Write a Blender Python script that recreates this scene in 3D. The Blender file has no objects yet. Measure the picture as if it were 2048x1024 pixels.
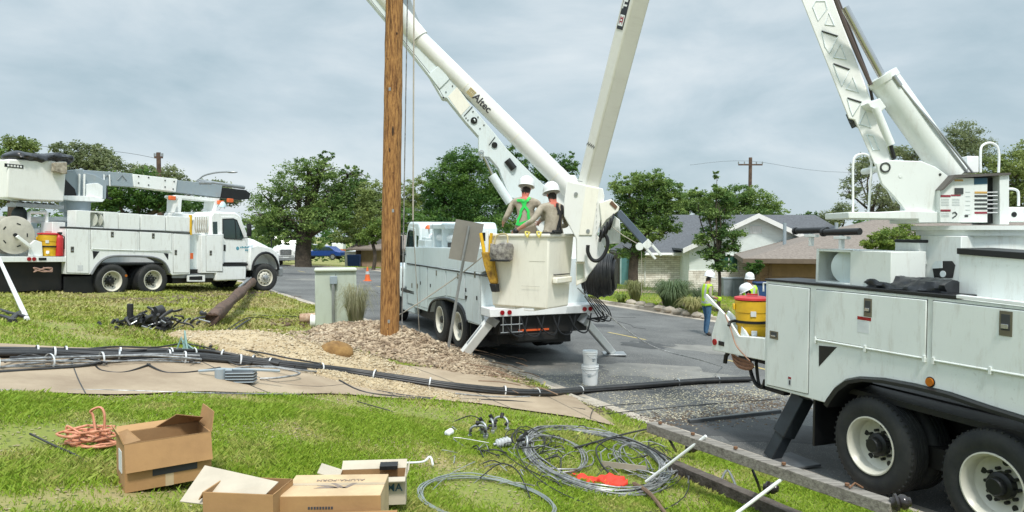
import bpy, bmesh, math, random
import numpy as np
from mathutils import Vector, Matrix
from mathutils.bvhtree import BVHTree
R = math.radians
rng = np.random.default_rng(7)
random.seed(7)
scene = bpy.context.scene
COL = scene.collection
# ------------------------------------------------------------ camera
EYE = 2.8
PITCH = math.atan(47/1480)
cd = bpy.data.cameras.new('camera'); cam = bpy.data.objects.new('camera', cd); COL.objects.link(cam)
cam.location = (0, 0, EYE); cam.rotation_euler = (R(90)-PITCH, 0, 0)
cd.sensor_width = 36; cd.lens = 1480/2048*36; cd.clip_end = 3000; cd.clip_start = 0.05
scene.camera = cam
# ------------------------------------------------------------ sky and sun
scene.view_settings.view_transform = 'Standard'; scene.view_settings.look = 'None'
scene.view_settings.exposure = 0.93; scene.view_settings.gamma = 1
world = bpy.data.worlds.new('World'); scene.world = world; world.use_nodes = True
wn = world.node_tree.nodes; wl = world.node_tree.links; wn.clear()
SUN_EL, SUN_AZ = R(58), R(172)
sky = wn.new('ShaderNodeTexSky'); sky.sky_type = 'NISHITA'; sky.sun_disc = False
sky.sun_elevation = SUN_EL; sky.sun_rotation = SUN_AZ
tc = wn.new('ShaderNodeTexCoord'); mp = wn.new('ShaderNodeMapping'); mp.inputs['Scale'].default_value = (1, 1, 2.7)
mp.inputs['Rotation'].default_value = (R(4), R(-5), 0)
n1 = wn.new('ShaderNodeTexNoise'); n1.inputs['Scale'].default_value = 2.7; n1.inputs['Detail'].default_value = 8; n1.inputs['Roughness'].default_value = .55
n1.inputs['Distortion'].default_value = .35
cr = wn.new('ShaderNodeValToRGB'); e = cr.color_ramp.elements
e[0].position = .36; e[0].color = (.235, .30, .335, 1); e[1].position = .66; e[1].color = (.395, .435, .455, 1)
x = cr.color_ramp.elements.new(.5); x.color = (.30, .357, .39, 1)
# a paler band towards the horizon
sx = wn.new('ShaderNodeSeparateXYZ')
sk = wn.new('ShaderNodeVectorMath'); sk.operation = 'SCALE'; sk.inputs['Scale'].default_value = .1
mx = wn.new('ShaderNodeMix'); mx.data_type = 'RGBA'; mx.inputs[0].default_value = .95
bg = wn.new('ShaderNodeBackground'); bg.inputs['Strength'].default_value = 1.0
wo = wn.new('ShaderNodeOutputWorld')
wl.new(tc.outputs['Generated'], mp.inputs[0]); wl.new(mp.outputs[0], n1.inputs['Vector']); wl.new(n1.outputs[0], cr.inputs[0])
wl.new(sky.outputs[0], sk.inputs[0]); wl.new(sk.outputs[0], mx.inputs[6]); wl.new(cr.outputs[0], mx.inputs[7])
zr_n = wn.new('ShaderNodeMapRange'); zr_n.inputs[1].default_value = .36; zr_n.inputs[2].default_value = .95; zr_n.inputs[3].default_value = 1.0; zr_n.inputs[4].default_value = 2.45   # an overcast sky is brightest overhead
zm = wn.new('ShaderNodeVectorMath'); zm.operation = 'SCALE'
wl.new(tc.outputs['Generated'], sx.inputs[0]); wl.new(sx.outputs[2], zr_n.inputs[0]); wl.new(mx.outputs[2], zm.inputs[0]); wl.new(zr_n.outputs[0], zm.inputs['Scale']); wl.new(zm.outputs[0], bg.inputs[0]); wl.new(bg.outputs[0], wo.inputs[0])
sd = bpy.data.lights.new('sun', 'SUN'); sd.energy = 1.75; sd.angle = R(8); sd.color = (1, .95, .87)
sun = bpy.data.objects.new('sun', sd); COL.objects.link(sun)
# sun stands high behind the camera, veiled by cloud
sdir = Vector((math.sin(SUN_AZ)*math.cos(SUN_EL), math.cos(SUN_AZ)*math.cos(SUN_EL), math.sin(SUN_EL)))
sun.rotation_euler = sdir.to_track_quat('Z', 'Y').to_euler()
# ------------------------------------------------------------ helpers
def tag(o, label=None, cat=None, group=None, kind=None):
    if label: o['label'] = label
    if cat: o['category'] = cat
    if group: o['group'] = group
    if kind: o['kind'] = kind
    return o
def empty(name, loc=(0,0,0), rot=(0,0,0), label=None, cat=None, group=None, mat=None):
    o = bpy.data.objects.new(name, None); COL.objects.link(o); o.empty_display_size = .2
    if mat is not None: o.matrix_world = mat
    else: o.location = loc; o.rotation_euler = rot
    return tag(o, label, cat, group)
def copy_tree(o, parent=None):
    c = o.copy(); COL.objects.link(c); c.parent = parent
    if parent: c.matrix_parent_inverse = Matrix()
    for ch in list(o.children): copy_tree(ch, c)
    return c
MATS = {}
def mat(name, col, rough=.6, metal=0, var=.12, scale=3., col2=None, bump=0, bscale=40., coord='Object', spec=None, stretch=None, detail=5, hi=.65, lo=.35, tint=None, alpha=None, trans=0, emit=None):
    if name in MATS: return MATS[name]
    m = bpy.data.materials.new(name); m.use_nodes = True; MATS[name] = m
    nt = m.node_tree; N = nt.nodes; L = nt.links; b = N['Principled BSDF']
    b.inputs['Roughness'].default_value = rough; b.inputs['Metallic'].default_value = metal
    if spec is not None: b.inputs['Specular IOR Level'].default_value = spec
    if trans: b.inputs['Transmission Weight'].default_value = trans
    t = N.new('ShaderNodeTexCoord'); mpp = N.new('ShaderNodeMapping'); L.new(t.outputs[coord], mpp.inputs[0])
    if stretch: mpp.inputs['Scale'].default_value = stretch
    if col2 is None: col2 = tuple(c*(1-var*2) for c in col)
    nz = N.new('ShaderNodeTexNoise'); nz.inputs['Scale'].default_value = scale; nz.inputs['Detail'].default_value = detail
    nz.inputs['Roughness'].default_value = .65
    L.new(mpp.outputs[0], nz.inputs['Vector'])
    r = N.new('ShaderNodeValToRGB'); r.color_ramp.elements[0].position = lo; r.color_ramp.elements[1].position = hi
    r.color_ramp.elements[0].color = (*col2, 1); r.color_ramp.elements[1].color = (*col, 1)
    L.new(nz.outputs[0], r.inputs[0]); out = r.outputs[0]
    if tint:
        a = N.new('ShaderNodeAttribute'); a.attribute_name = 'tint'
        mm = N.new('ShaderNodeMix'); mm.data_type = 'RGBA'; mm.inputs[7].default_value = (*tint, 1)
        L.new(a.outputs['Fac'], mm.inputs[0]); L.new(out, mm.inputs[6]); out = mm.outputs[2]
    L.new(out, b.inputs['Base Color'])
    if bump:
        n2 = N.new('ShaderNodeTexNoise'); n2.inputs['Scale'].default_value = bscale; n2.inputs['Detail'].default_value = 6
        L.new(mpp.outputs[0], n2.inputs['Vector'])
        bp = N.new('ShaderNodeBump'); bp.inputs['Strength'].default_value = bump; bp.inputs['Distance'].default_value = .02
        L.new(n2.outputs[0], bp.inputs['Height']); L.new(bp.outputs[0], b.inputs['Normal'])
    m['nodes'] = 1
    return m
def paint(name, col, grime=(.42,.38,.31), rough=.38, amount=.6):
    """enamel with faint streaky grime that belongs to the object"""
    m = mat(name, col, rough, 0, .03, 1.3)
    nt = m.node_tree; N = nt.nodes; L = nt.links; b = N['Principled BSDF']
    src = b.inputs['Base Color'].links[0].from_socket
    t = N.new('ShaderNodeTexCoord'); mpp = N.new('ShaderNodeMapping'); mpp.inputs['Scale'].default_value = (6, 6, 1.3)
    L.new(t.outputs['Object'], mpp.inputs[0])
    nz = N.new('ShaderNodeTexNoise'); nz.inputs['Scale'].default_value = 1.6; nz.inputs['Detail'].default_value = 9; nz.inputs['Roughness'].default_value = .72
    L.new(mpp.outputs[0], nz.inputs['Vector'])
    r = N.new('ShaderNodeValToRGB'); r.color_ramp.elements[0].position = .52; r.color_ramp.elements[1].position = .82
    r.color_ramp.elements[0].color = (0,0,0,1); r.color_ramp.elements[1].color = (amount,amount,amount,1)
    L.new(nz.outputs[0], r.inputs[0])
    mm = N.new('ShaderNodeMix'); mm.data_type = 'RGBA'; mm.inputs[7].default_value = (*grime, 1)
    L.new(r.outputs[0], mm.inputs[0]); L.new(src, mm.inputs[6]); L.new(mm.outputs[2], b.inputs['Base Color'])
    n2 = N.new('ShaderNodeTexNoise'); n2.inputs['Scale'].default_value = 26; n2.inputs['Detail'].default_value = 3; L.new(t.outputs['Object'], n2.inputs['Vector'])
    r2 = N.new('ShaderNodeValToRGB'); r2.color_ramp.elements[0].position = .66; r2.color_ramp.elements[1].position = .78; r2.color_ramp.elements[0].color = (0,0,0,1); r2.color_ramp.elements[1].color = (amount*.4,amount*.4,amount*.4,1); L.new(n2.outputs[0], r2.inputs[0])
    m2 = N.new('ShaderNodeMix'); m2.data_type = 'RGBA'; m2.inputs[7].default_value = (*[g_*.7 for g_ in grime], 1); L.new(r2.outputs[0], m2.inputs[0]); L.new(mm.outputs[2], m2.inputs[6]); L.new(m2.outputs[2], b.inputs['Base Color'])
    ml = N.new('ShaderNodeMath'); ml.operation = 'MULTIPLY_ADD'; ml.inputs[1].default_value = .5; ml.inputs[2].default_value = rough
    L.new(r.outputs[0], ml.inputs[0]); L.new(ml.outputs[0], b.inputs['Roughness'])
    return m

class MB:
    def __init__(s): s.v = []; s.f = []; s.m = []
    def add(s, vs, fs, m=0):
        n = len(s.v); s.v += [tuple(v) for v in vs]; s.f += [tuple(i+n for i in f) for f in fs]; s.m += [m]*len(fs); return s
    def box(s, x0, x1, y0, y1, z0, z1, m=0, T=None):
        vs = [Vector((x, y, z)) for x in (x0, x1) for y in (y0, y1) for z in (z0, z1)]
        if T is not None: vs = [T @ v for v in vs]
        return s.add(vs, [(0,1,3,2), (4,6,7,5), (0,4,5,1), (2,3,7,6), (0,2,6,4), (1,5,7,3)], m)
    def prism(s, poly, y0, y1, m=0, ax='y', T=None):
        """poly in the plane across ax, extruded along ax"""
        n = len(poly); vs = []
        for y in (y0, y1):
            for a, b in poly:
                v = Vector((a, y, b)) if ax == 'y' else (Vector((y, a, b)) if ax == 'x' else Vector((a, b, y)))
                vs.append(T @ v if T is not None else v)
        fs = [tuple(range(n)), tuple(range(2*n-1, n-1, -1))] + [(i, i+n, (i+1) % n+n, (i+1) % n) for i in range(n)]
        return s.add(vs, fs, m)
    def cyl(s, p0, p1, r0, r1=None, n=16, m=0, cap=True):
        if r1 is None: r1 = r0
        p0 = Vector(p0); p1 = Vector(p1); d = (p1-p0).normalized()
        a = d.orthogonal().normalized(); b = d.cross(a)
        vs = []
        for p, r in ((p0, r0), (p1, r1)):
            for i in range(n):
                t = 2*math.pi*i/n; vs.append(p + a*math.cos(t)*r + b*math.sin(t)*r)
        fs = [(i, (i+1) % n, (i+1) % n+n, i+n) for i in range(n)]
        if cap: fs += [tuple(range(n-1, -1, -1)), tuple(range(n, 2*n))]
        return s.add(vs, fs, m)
    def tube(s, pts, r, n=6, m=0, closed=False):
        pts = [Vector(p) for p in pts]; k = len(pts)
        rs = r if isinstance(r, (list, tuple)) else [r]*k
        vs = []; a = None
        for i, p in enumerate(pts):
            d = (pts[min(i+1, k-1)]-pts[max(i-1, 0)])
            if d.length < 1e-6: d = Vector((0,0,1))
            d.normalize()
            if a is None: a = d.orthogonal().normalized()
            a = (a - d*a.dot(d))
            a = d.orthogonal().normalized() if a.length < 1e-4 else a.normalized()
            b = d.cross(a)
            for j in range(n):
                t = 2*math.pi*j/n; vs.append(p + a*math.cos(t)*rs[i] + b*math.sin(t)*rs[i])
        fs = []
        for i in range(k-1):
            for j in range(n): fs.append((i*n+j, i*n+(j+1) % n, (i+1)*n+(j+1) % n, (i+1)*n+j))
        fs += [tuple(range(n-1, -1, -1)), tuple(range((k-1)*n, k*n))]
        return s.add(vs, fs, m)
    def lathe(s, prof, c=(0,0,0), ax=(0,0,1), n=24, m=0):
        """prof = [(r, h)] round the axis ax through c; open ends stay open unless r = 0"""
        c = Vector(c); d = Vector(ax).normalized(); a = d.orthogonal().normalized(); b = d.cross(a)
        vs = []
        for r, h in prof:
            for i in range(n):
                t = 2*math.pi*i/n; vs.append(c + d*h + (a*math.cos(t)+b*math.sin(t))*max(r, 1e-4))
        fs = []
        for k in range(len(prof)-1):
            for i in range(n): fs.append((k*n+i, k*n+(i+1) % n, (k+1)*n+(i+1) % n, (k+1)*n+i))
        return s.add(vs, fs, m)
    def ball(s, c, r, n=12, m=0, T=None):
        c = Vector(c); rx, ry, rz = r if isinstance(r, (tuple, list)) else (r, r, r)
        vs = []; k = max(n//2, 4)
        for j in range(k+1):
            ph = math.pi*j/k
            for i in range(n):
                t = 2*math.pi*i/n
                v = Vector((rx*math.sin(ph)*math.cos(t), ry*math.sin(ph)*math.sin(t), rz*math.cos(ph)))
                vs.append(c + (T @ v if T is not None else v))
        fs = [(j*n+i, (j+1)*n+i, (j+1)*n+(i+1) % n, j*n+(i+1) % n) for j in range(k) for i in range(n)]
        return s.add(vs, fs, m)
    def build(s, name, mats, parent=None, bevel=0, smooth=35, label=None, cat=None, group=None, kind=None, seg=2):
        me = bpy.data.meshes.new(name); me.from_pydata(s.v, [], s.f)
        if not isinstance(mats, (list, tuple)): mats = [mats]
        for m in mats: me.materials.append(m)
        if len(mats) > 1: me.polygons.foreach_set('material_index', s.m)
        bm = bmesh.new(); bm.from_mesh(me); bmesh.ops.remove_doubles(bm, verts=bm.verts, dist=1e-5); bmesh.ops.recalc_face_normals(bm, faces=bm.faces); bm.to_mesh(me); bm.free()
        if smooth:
            me.polygons.foreach_set('use_smooth', [True]*len(me.polygons)); me.set_sharp_from_angle(angle=R(smooth))
        me.update()
        o = bpy.data.objects.new(name, me); COL.objects.link(o)
        if parent: o.parent = parent
        if bevel:
            bv = o.modifiers.new('bevel', 'BEVEL'); bv.width = bevel; bv.segments = seg; bv.limit_method = 'ANGLE'; bv.angle_limit = R(40)
            bv.harden_normals = False
        return tag(o, label, cat, group, kind)
def npmesh(name, verts, faces, mats, tint=None, parent=None, smooth=False):
    """fast mesh from numpy arrays, faces (N,k)"""
    me = bpy.data.meshes.new(name); n, k = faces.shape
    me.vertices.add(len(verts)); me.vertices.foreach_set('co', verts.astype(np.float32).ravel())
    me.loops.add(n*k); me.loops.foreach_set('vertex_index', faces.astype(np.int32).ravel())
    me.polygons.add(n); me.polygons.foreach_set('loop_start', np.arange(0, n*k, k, dtype=np.int32))
    if smooth: me.polygons.foreach_set('use_smooth', np.ones(n, dtype=bool))
    me.update(calc_edges=True)
    if not isinstance(mats, (list, tuple)): mats = [mats]
    for m in mats: me.materials.append(m)
    if tint is not None:
        a = me.attributes.new('tint', 'FLOAT', 'FACE'); a.data.foreach_set('value', tint.astype(np.float32))
    o = bpy.data.objects.new(name, me); COL.objects.link(o)
    if parent: o.parent = parent
    return o
def smooth_pts(pts, k=8, closed=False):
    pts = [Vector(p) for p in pts]; n = len(pts); out = []
    g = (lambda i: pts[i % n]) if closed else (lambda i: pts[max(0, min(n-1, i))])
    for i in range(n if closed else n-1):
        p0, p1, p2, p3 = g(i-1), g(i), g(i+1), g(i+2)
        for j in range(k):
            t = j/k
            out.append(.5*((2*p1)+(p2-p0)*t+(2*p0-5*p1+4*p2-p3)*t*t+(3*p1-p0-3*p2+p3)*t**3))
    out.append(pts[0] if closed else pts[-1]); return out
# view rays (authoring aid: sizes up where things really stand)
def ray(u, v):
    a = (u-1024)/1480; b = (512-v)/1480
    return Vector((a, math.cos(PITCH)+b*math.sin(PITCH), -math.sin(PITCH)+b*math.cos(PITCH)))
CAM = Vector((0, 0, EYE))
def P(u, v, d):
    r = ray(u, v); return CAM + r*(d/r.y)
class Frame:
    def __init__(s, o, ang, pitch=0):
        s.M = Matrix.Translation(Vector(o)) @ Matrix.Rotation(R(ang), 4, 'Z') @ Matrix.Rotation(R(pitch), 4, 'Y'); s.I = s.M.inverted()
        s.c = s.I @ CAM; s.R3 = s.I.to_3x3()
    def px(s, u, v, y):
        r = s.R3 @ ray(u, v); t = (y-s.c.y)/r.y; p = s.c+r*t; return (p.x, p.z)
    def pxx(s, u, v, x):
        r = s.R3 @ ray(u, v); t = (x-s.c.x)/r.x; p = s.c+r*t; return (p.y, p.z)
    def poly(s, pts, y): return [s.px(u, v, y) for u, v in pts]
    def pt(s, u, v, y): p = s.px(u, v, y); return Vector((p[0], y, p[1]))
    def loc(s, w): return s.I @ Vector(w)
# ------------------------------------------------------------ terrain
SO = (1.36, 11.5); SD = (-.534, .845)
def sp(x, y):
    dx = x-SO[0]; dy = y-SO[1]; return dx*SD[0]+dy*SD[1], dx*SD[1]-dy*SD[0]
def xy(s, p): return SO[0]+s*SD[0]+p*SD[1], SO[1]+s*SD[1]-p*SD[0]
RW = 11.6
def smst(a, b, t):
    t = np.clip((t-a)/(b-a), 0, 1); return t*t*(3-2*t)
def road_z(s, p):
    return np.interp(s, [-60,-3,0,5,18,38,50,70,120], [-.35,-.06,.0,.25,.45,.70,.42,-.1,-.9]) - .038*np.clip(p, 0, RW)
def wob(x, y):
    return .025*np.sin(x*1.3+.7*y)+.02*np.sin(y*1.7-x*.6+1)+.012*np.sin(3.1*x+2.3*y)
def tz_sp(s, p):
    s = np.asarray(s, float); p = np.asarray(p, float)
    zr = road_z(s, p); k = .165-.085*smst(2, 14, s)
    q = np.clip(-p, 0, 12); lawn = zr+.10+k*np.minimum(q, 8.5)+np.where(p < -.15, 1, 0)*0
    far = zr+.10-.062*np.clip(p-RW, 0, 30)
    x, y = xy(s, p); w = wob(x, y)
    return np.where(p < 0, lawn+w*np.clip(q-.2, 0, 1), np.where(p > RW, far+w*np.clip(p-RW-.2, 0, 1), zr))
def tz(x, y):
    s, p = sp(np.asarray(x, float), np.asarray(y, float)); return tz_sp(s, p)
def G(u, v, up=0):
    r = ray(u, v); t = 2.; z = 9
    while t < 400:
        p = CAM+r*t
        if p.z <= float(tz(p.x, p.y))+up: break
        t += .25 if t < 40 else 1
    lo = t-1; hi = t
    for _ in range(30):
        m = (lo+hi)/2; p = CAM+r*m
        if p.z <= float(tz(p.x, p.y))+up: hi = m
        else: lo = m
    return CAM+r*hi
def drop(x, y, up=0): return Vector((x, y, float(tz(x, y))+up))
# ------------------------------------------------------------ materials
M_paint = paint('white_paint', (.78,.82,.795))
M_bright = paint('bright_white_paint', (.86,.885,.87))
M_paint2 = paint('blueish_white_paint', (.70,.78,.79))
M_cream = paint('cream_fibreglass', (.88,.86,.76), rough=.45, amount=.35)
M_boom = paint('boom_paint', (.82,.83,.80), rough=.4, amount=.25)
M_grey = paint('grey_steel_paint', (.30,.36,.40), rough=.45)
M_galv = mat('galvanised', (.42,.44,.45), .45, .7, .1, 6)
M_black = mat('black_plastic', (.012,.013,.015), .45, 0, .2, 5)
M_blackm = mat('black_chassis', (.007,.008,.009), .6, 0, .3, 3, (.016,.014,.012))
M_rubber = mat('tyre_rubber', (.014,.016,.018), .75, 0, .15, 3, (.036,.036,.034), bump=.1, bscale=60)
M_seam = mat('dark_seam', (.05,.055,.055), .7)
M_rim = paint('cream_rim', (.66,.64,.55), rough=.35)
M_glass = mat('tinted_glass', (.02,.045,.045), .08, 0, .1, spec=.8)
M_red = mat('red_lens', (.35,.01,.015), .25); M_amber = mat('amber_lens', (.55,.16,.01), .3)
M_redp = mat('red_plastic', (.62,.03,.035), .45); M_yel = mat('yellow_plastic', (.80,.50,.02), .5, 0, .1, 4, (.62,.36,.02))
M_orange = mat('orange_plastic', (.80,.16,.04), .5)
M_steel = mat('bright_steel', (.55,.56,.57), .25, .9, .05)
M_latch = mat('latch_bronze', (.22,.20,.15), .4, .6)
M_wood = mat('pole_wood', (.46,.235,.075), .8, 0, .3, 5, (.17,.07,.02), bump=.9, bscale=22, stretch=(7,7,.9), hi=.58, lo=.38)
M_oldwood = mat('weathered_wood', (.27,.25,.22), .9, 0, .3, 4, (.10,.088,.075), bump=.4, bscale=14, stretch=(.8,9,9), hi=.6, lo=.3)
M_bark = mat('bark', (.10,.08,.06), .95, 0, .3, 6, (.045,.036,.028), bump=.5)
M_darkpole = mat('old_pole_wood', (.16,.10,.07), .9, 0, .3, 5, (.07,.045,.035), bump=.5)
M_card = mat('cardboard', (.44,.255,.11), .85, 0, .1, 3, (.36,.205,.09), bump=.35, bscale=5)
M_card2 = mat('cardboard_pale', (.64,.47,.28), .85, 0, .12, 4, bump=.35, bscale=5)
M_card3 = mat('cardboard_whitish', (.54,.475,.375), .85, 0, .08, 4, bump=.1, bscale=10)
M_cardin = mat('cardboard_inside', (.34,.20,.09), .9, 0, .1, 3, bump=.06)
M_ink = mat('print_ink', (.06,.06,.07), .8); M_inkb = mat('blue_ink', (.03,.10,.16), .6)
M_white = mat('white_plastic', (.86,.88,.88), .4, 0, .05)
M_paper = mat('paper_label', (.72,.75,.76), .7)
M_cable = mat('black_cable', (.018,.019,.021), .45, 0, .2, 9, (.035,.034,.033))
M_wire = mat('grey_wire', (.46,.47,.47), .45, .5, .2, 12, (.16,.16,.16))
M_rope = mat('rope', (.50,.47,.40), .8)
M_tan = mat('tan_shirt', (.45,.40,.32), .9, 0, .12, 9, (.31,.27,.21), bump=1.0, bscale=9)
M_skin = mat('skin', (.50,.25,.17), .55, 0, .06); M_skinr = mat('sunburnt_skin', (.58,.16,.11), .55, 0, .06)
M_hair = mat('dark_hair', (.035,.025,.02), .8)
M_jeans = mat('blue_jeans', (.06,.15,.26), .9, 0, .2, 10, (.035,.085,.16), bump=.2)
M_khaki = mat('khaki_trousers', (.30,.26,.19), .9, 0, .15)
M_boot = mat('boot_leather', (.05,.035,.025), .6)
M_vest = mat('lime_vest', (.50,.78,.03), .7, 0, .1, 6); M_vest2 = mat('yellow_vest', (.72,.85,.02), .7, 0, .1, 6)
M_silver = mat('reflective_tape', (.55,.58,.58), .4)
M_harn = mat('green_webbing', (.03,.72,.12), .6); M_harnb = mat('black_webbing', (.02,.02,.022), .7)
M_helm = mat('white_helmet', (.82,.83,.84), .28, 0, .03)
M_tarp = mat('black_tarp', (.012,.014,.017), .32, 0, .3, 6, (.03,.033,.04), bump=.6, bscale=5)
M_greenbox = paint('green_cabinet_paint', (.50,.56,.48), grime=(.30,.32,.24), rough=.5)
M_canvas = mat('canvas_bag', (.38,.36,.32), .9, 0, .3, 14, (.10,.09,.085), bump=.4)
M_dirtpaint = mat('tool_pouch_yellow', (.55,.33,.03), .8, 0, .3, 8, (.18,.09,.015), bump=.5)
M_copper = mat('orange_insulated_wire', (.72,.33,.20), .5, 0, .1, 20, (.50,.20,.11))
M_conc = mat('concrete', (.42,.335,.235), .9, 0, .1, 1.1, (.29,.22,.15), bump=.25, bscale=50)
M_curb = mat('kerb_concrete', (.50,.45,.38), .9, 0, .1, 2.5, (.32,.28,.23), bump=.2, bscale=40)
# asphalt: speckled aggregate, tar lines
M_asph = mat('asphalt', (.16,.163,.158), .9, 0, .1, .5, (.085,.087,.086), bump=.5, bscale=90)
def specks(m, scale, thr, col, rough_col=True, dens=.5):
    nt = m.node_tree; N = nt.nodes; L = nt.links; b = N['Principled BSDF']; src = b.inputs['Base Color'].links[0].from_socket
    t = N.new('ShaderNodeTexCoord'); v = N.new('ShaderNodeTexVoronoi'); v.inputs['Scale'].default_value = scale
    L.new(t.outputs['Object'], v.inputs['Vector'])
    lt = N.new('ShaderNodeMath'); lt.operation = 'LESS_THAN'; lt.inputs[1].default_value = thr; L.new(v.outputs['Distance'], lt.inputs[0])
    nz = N.new('ShaderNodeTexNoise'); nz.inputs['Scale'].default_value = .55; nz.inputs['Detail'].default_value = 4; L.new(t.outputs['Object'], nz.inputs['Vector'])
    gt = N.new('ShaderNodeMapRange'); gt.inputs[1].default_value = dens; gt.inputs[2].default_value = dens+.1; L.new(nz.outputs[0], gt.inputs[0])
    mu = N.new('ShaderNodeMath'); mu.operation = 'MULTIPLY'; L.new(lt.outputs[0], mu.inputs[0]); L.new(gt.outputs[0], mu.inputs[1])
    mm = N.new('ShaderNodeMix'); mm.data_type = 'RGBA'; mm.inputs[7].default_value = (*col, 1)
    L.new(mu.outputs[0], mm.inputs[0]); L.new(src, mm.inputs[6]); L.new(mm.outputs[2], b.inputs['Base Color'])
specks(M_asph, 38, .22, (.28,.27,.25), dens=.2)
specks(M_asph, 7, .10, (.24,.22,.16), dens=.5)
# lawn soil with greener and drier patches
M_lawn = mat('lawn_ground', (.20,.23,.045), .95, 0, .2, .8, (.34,.27,.13), bump=.8, bscale=30, hi=.56, lo=.36)
specks(M_lawn, 16, .25, (.075,.10,.02), dens=.35)
M_farlawn = M_lawn
M_blade = mat('grass_blades', (.29,.39,.04), .6, 0, .2, 1.1, (.50,.45,.16), tint=(.17,.32,.015), hi=.50, lo=.37)
M_dirt = mat('excavated_soil', (.60,.50,.36), .95, 0, .2, 2.2, (.34,.25,.165), bump=1, bscale=14, tint=(.19,.135,.09))
M_lime = mat('crushed_limestone', (.47,.37,.22), .95, 0, .2, 3, (.34,.25,.14), bump=.8, bscale=30, tint=(.60,.52,.38))
M_clod = mat('clay_clod', (.34,.20,.07), .95, 0, .2, 5, (.16,.085,.03), bump=1, bscale=10)
# ------------------------------------------------------------ ground, road, kerbs
def grid(name, ss, ps, zf, m, kind='structure'):
    S, Pp = np.meshgrid(ss, ps, indexing='ij'); X, Y = xy(S, Pp); Z = zf(S, Pp)
    v = np.stack([X, Y, Z], -1).reshape(-1, 3); a, b = len(ss), len(ps)
    i = (np.arange(a-1)[:, None]*b+np.arange(b-1)).ravel()
    f = np.stack([i, i+1, i+b+1, i+b], 1)[:, ::1]
    f = f[:, ::-1]
    o = npmesh(name, v, f, m, smooth=True); return tag(o, kind=kind)
def gz(s, p):
    z = tz_sp(s, p); inroad = (p > -.14) & (p < RW+.14); return np.where(inroad, road_z(s, p)-.12, z)
ss = np.unique(np.concatenate([np.arange(-14, 30, .25), np.arange(-60, -14, 3), np.arange(30, 70, 1.5), [-900,-400,-200,-100, 80,100,130,200,300,500,900]]))
ps = np.unique(np.concatenate([np.arange(-12, -.2, .25), [-900,-400,-150,-60,-30,-20,-15,-.15,-.13,RW+.13,RW+.15, 60, 90,150,300,500,900], np.arange(0,RW,1.5), np.arange(RW+.5, 45, 1.5)]))
grid('ground', ss, ps, gz, M_lawn)
rs = np.unique(np.concatenate([np.arange(-60, 100, 1.), [130,200,400]]))
grid('road', rs, np.linspace(0, RW, 12), lambda s, p: road_z(s, p)+.004, M_asph)
# gutters and kerbs on both sides, joints every three metres
def kerb(name, p0, p1, inner, side):
    mb = MB()
    segs = np.arange(-60, 100, 3.)
    for a in segs:
        b = a+2.985; n = 4
        for k in range(n):
            s0 = a+(b-a)*k/n; s1 = a+(b-a)*(k+1)/n; vs = []
            for s in (s0, s1):
                for p, dz in ((inner, .008), (p0, .012), (p0-side*.0, .115), (p1, .12), (p1, -.2)):
                    X, Y = xy(s, p); vs.append((X, Y, float(road_z(s, p))+dz))
            fs = [(j, j+1, 5+j+1, 5+j) for j in range(4)]
            mb.add(vs, fs)
    return mb.build(name, M_curb, smooth=20, kind='structure')
kerb('near_kerb', -.0, -.15, .45, 1); kerb('far_kerb', RW, RW+.15, RW-.45, -1)
# painted yellow centre dashes
mb = MB()
for s in np.arange(-20, 90, 4.2):
    vs = []
    for a in (s, s+1.5):
        for p in (5.7, 5.8): X, Y = xy(a, p); vs.append((X, Y, float(road_z(a, p))+.009))
    mb.add(vs, [(0,1,3,2)])
mb.build('lane_marking', mat('worn_yellow_paint', (.55,.42,.14), .8, 0, .2, 12, (.3,.27,.16)), kind='structure')
# concrete footpath across the lawn, sunk flush, following the slope
near = [G(u, v) for u, v in ((-300,789),(0,788),(350,788),(700,792),(900,803),(1130,834),(1235,856))]
far = [G(u, v) for u, v in ((-300,688),(0,690),(250,697),(430,704),(700,722),(925,745),(1150,797),(1222,832))]
near = smooth_pts(near, 6); far = smooth_pts(far, 6)
def in_walk(x, y):
    """mask for points lying on the footpath"""
    poly = [(p.x, p.y) for p in near]+[(p.x, p.y) for p in far[::-1]]
    x = np.asarray(x); y = np.asarray(y); c = np.zeros(x.shape, bool)
    for i in range(len(poly)):
        x0, y0 = poly[i-1]; x1, y1 = poly[i]
        k = ((y0 > y) != (y1 > y)) & (x < (x1-x0)*(y-y0)/((y1-y0) or 1e-9)+x0); c ^= k
    return c
mb = MB(); n = len(near); K = 12; vs = []
for a, b in zip(near, far):
    for j in range(K+1):
        q = a.lerp(b, j/K); vs.append((q.x, q.y, float(tz(q.x, q.y))+.022))
mb.add(vs, [(i*(K+1)+j, (i+1)*(K+1)+j, (i+1)*(K+1)+j+1, i*(K+1)+j+1) for i in range(n-1) for j in range(K)])
mb.build('footpath', M_conc, smooth=60, kind='structure')
# dark joint lines in the slab
mb = MB()
for i in range(3, n-1, 6):
    a, b = near[i], far[i]; d = (near[i+1]-near[i]).normalized()*.006; vs = []
    for j in range(9):
        q = a.lerp(b, j/8)
        for e in (-1, 1): r_ = q+d*e; vs.append((r_.x, r_.y, float(tz(q.x, q.y))+.026))
    mb.add(vs, [(2*j, 2*j+1, 2*j+3, 2*j+2) for j in range(8)])
mb.build('footpath_joints', M_seam, kind='structure')
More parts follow.
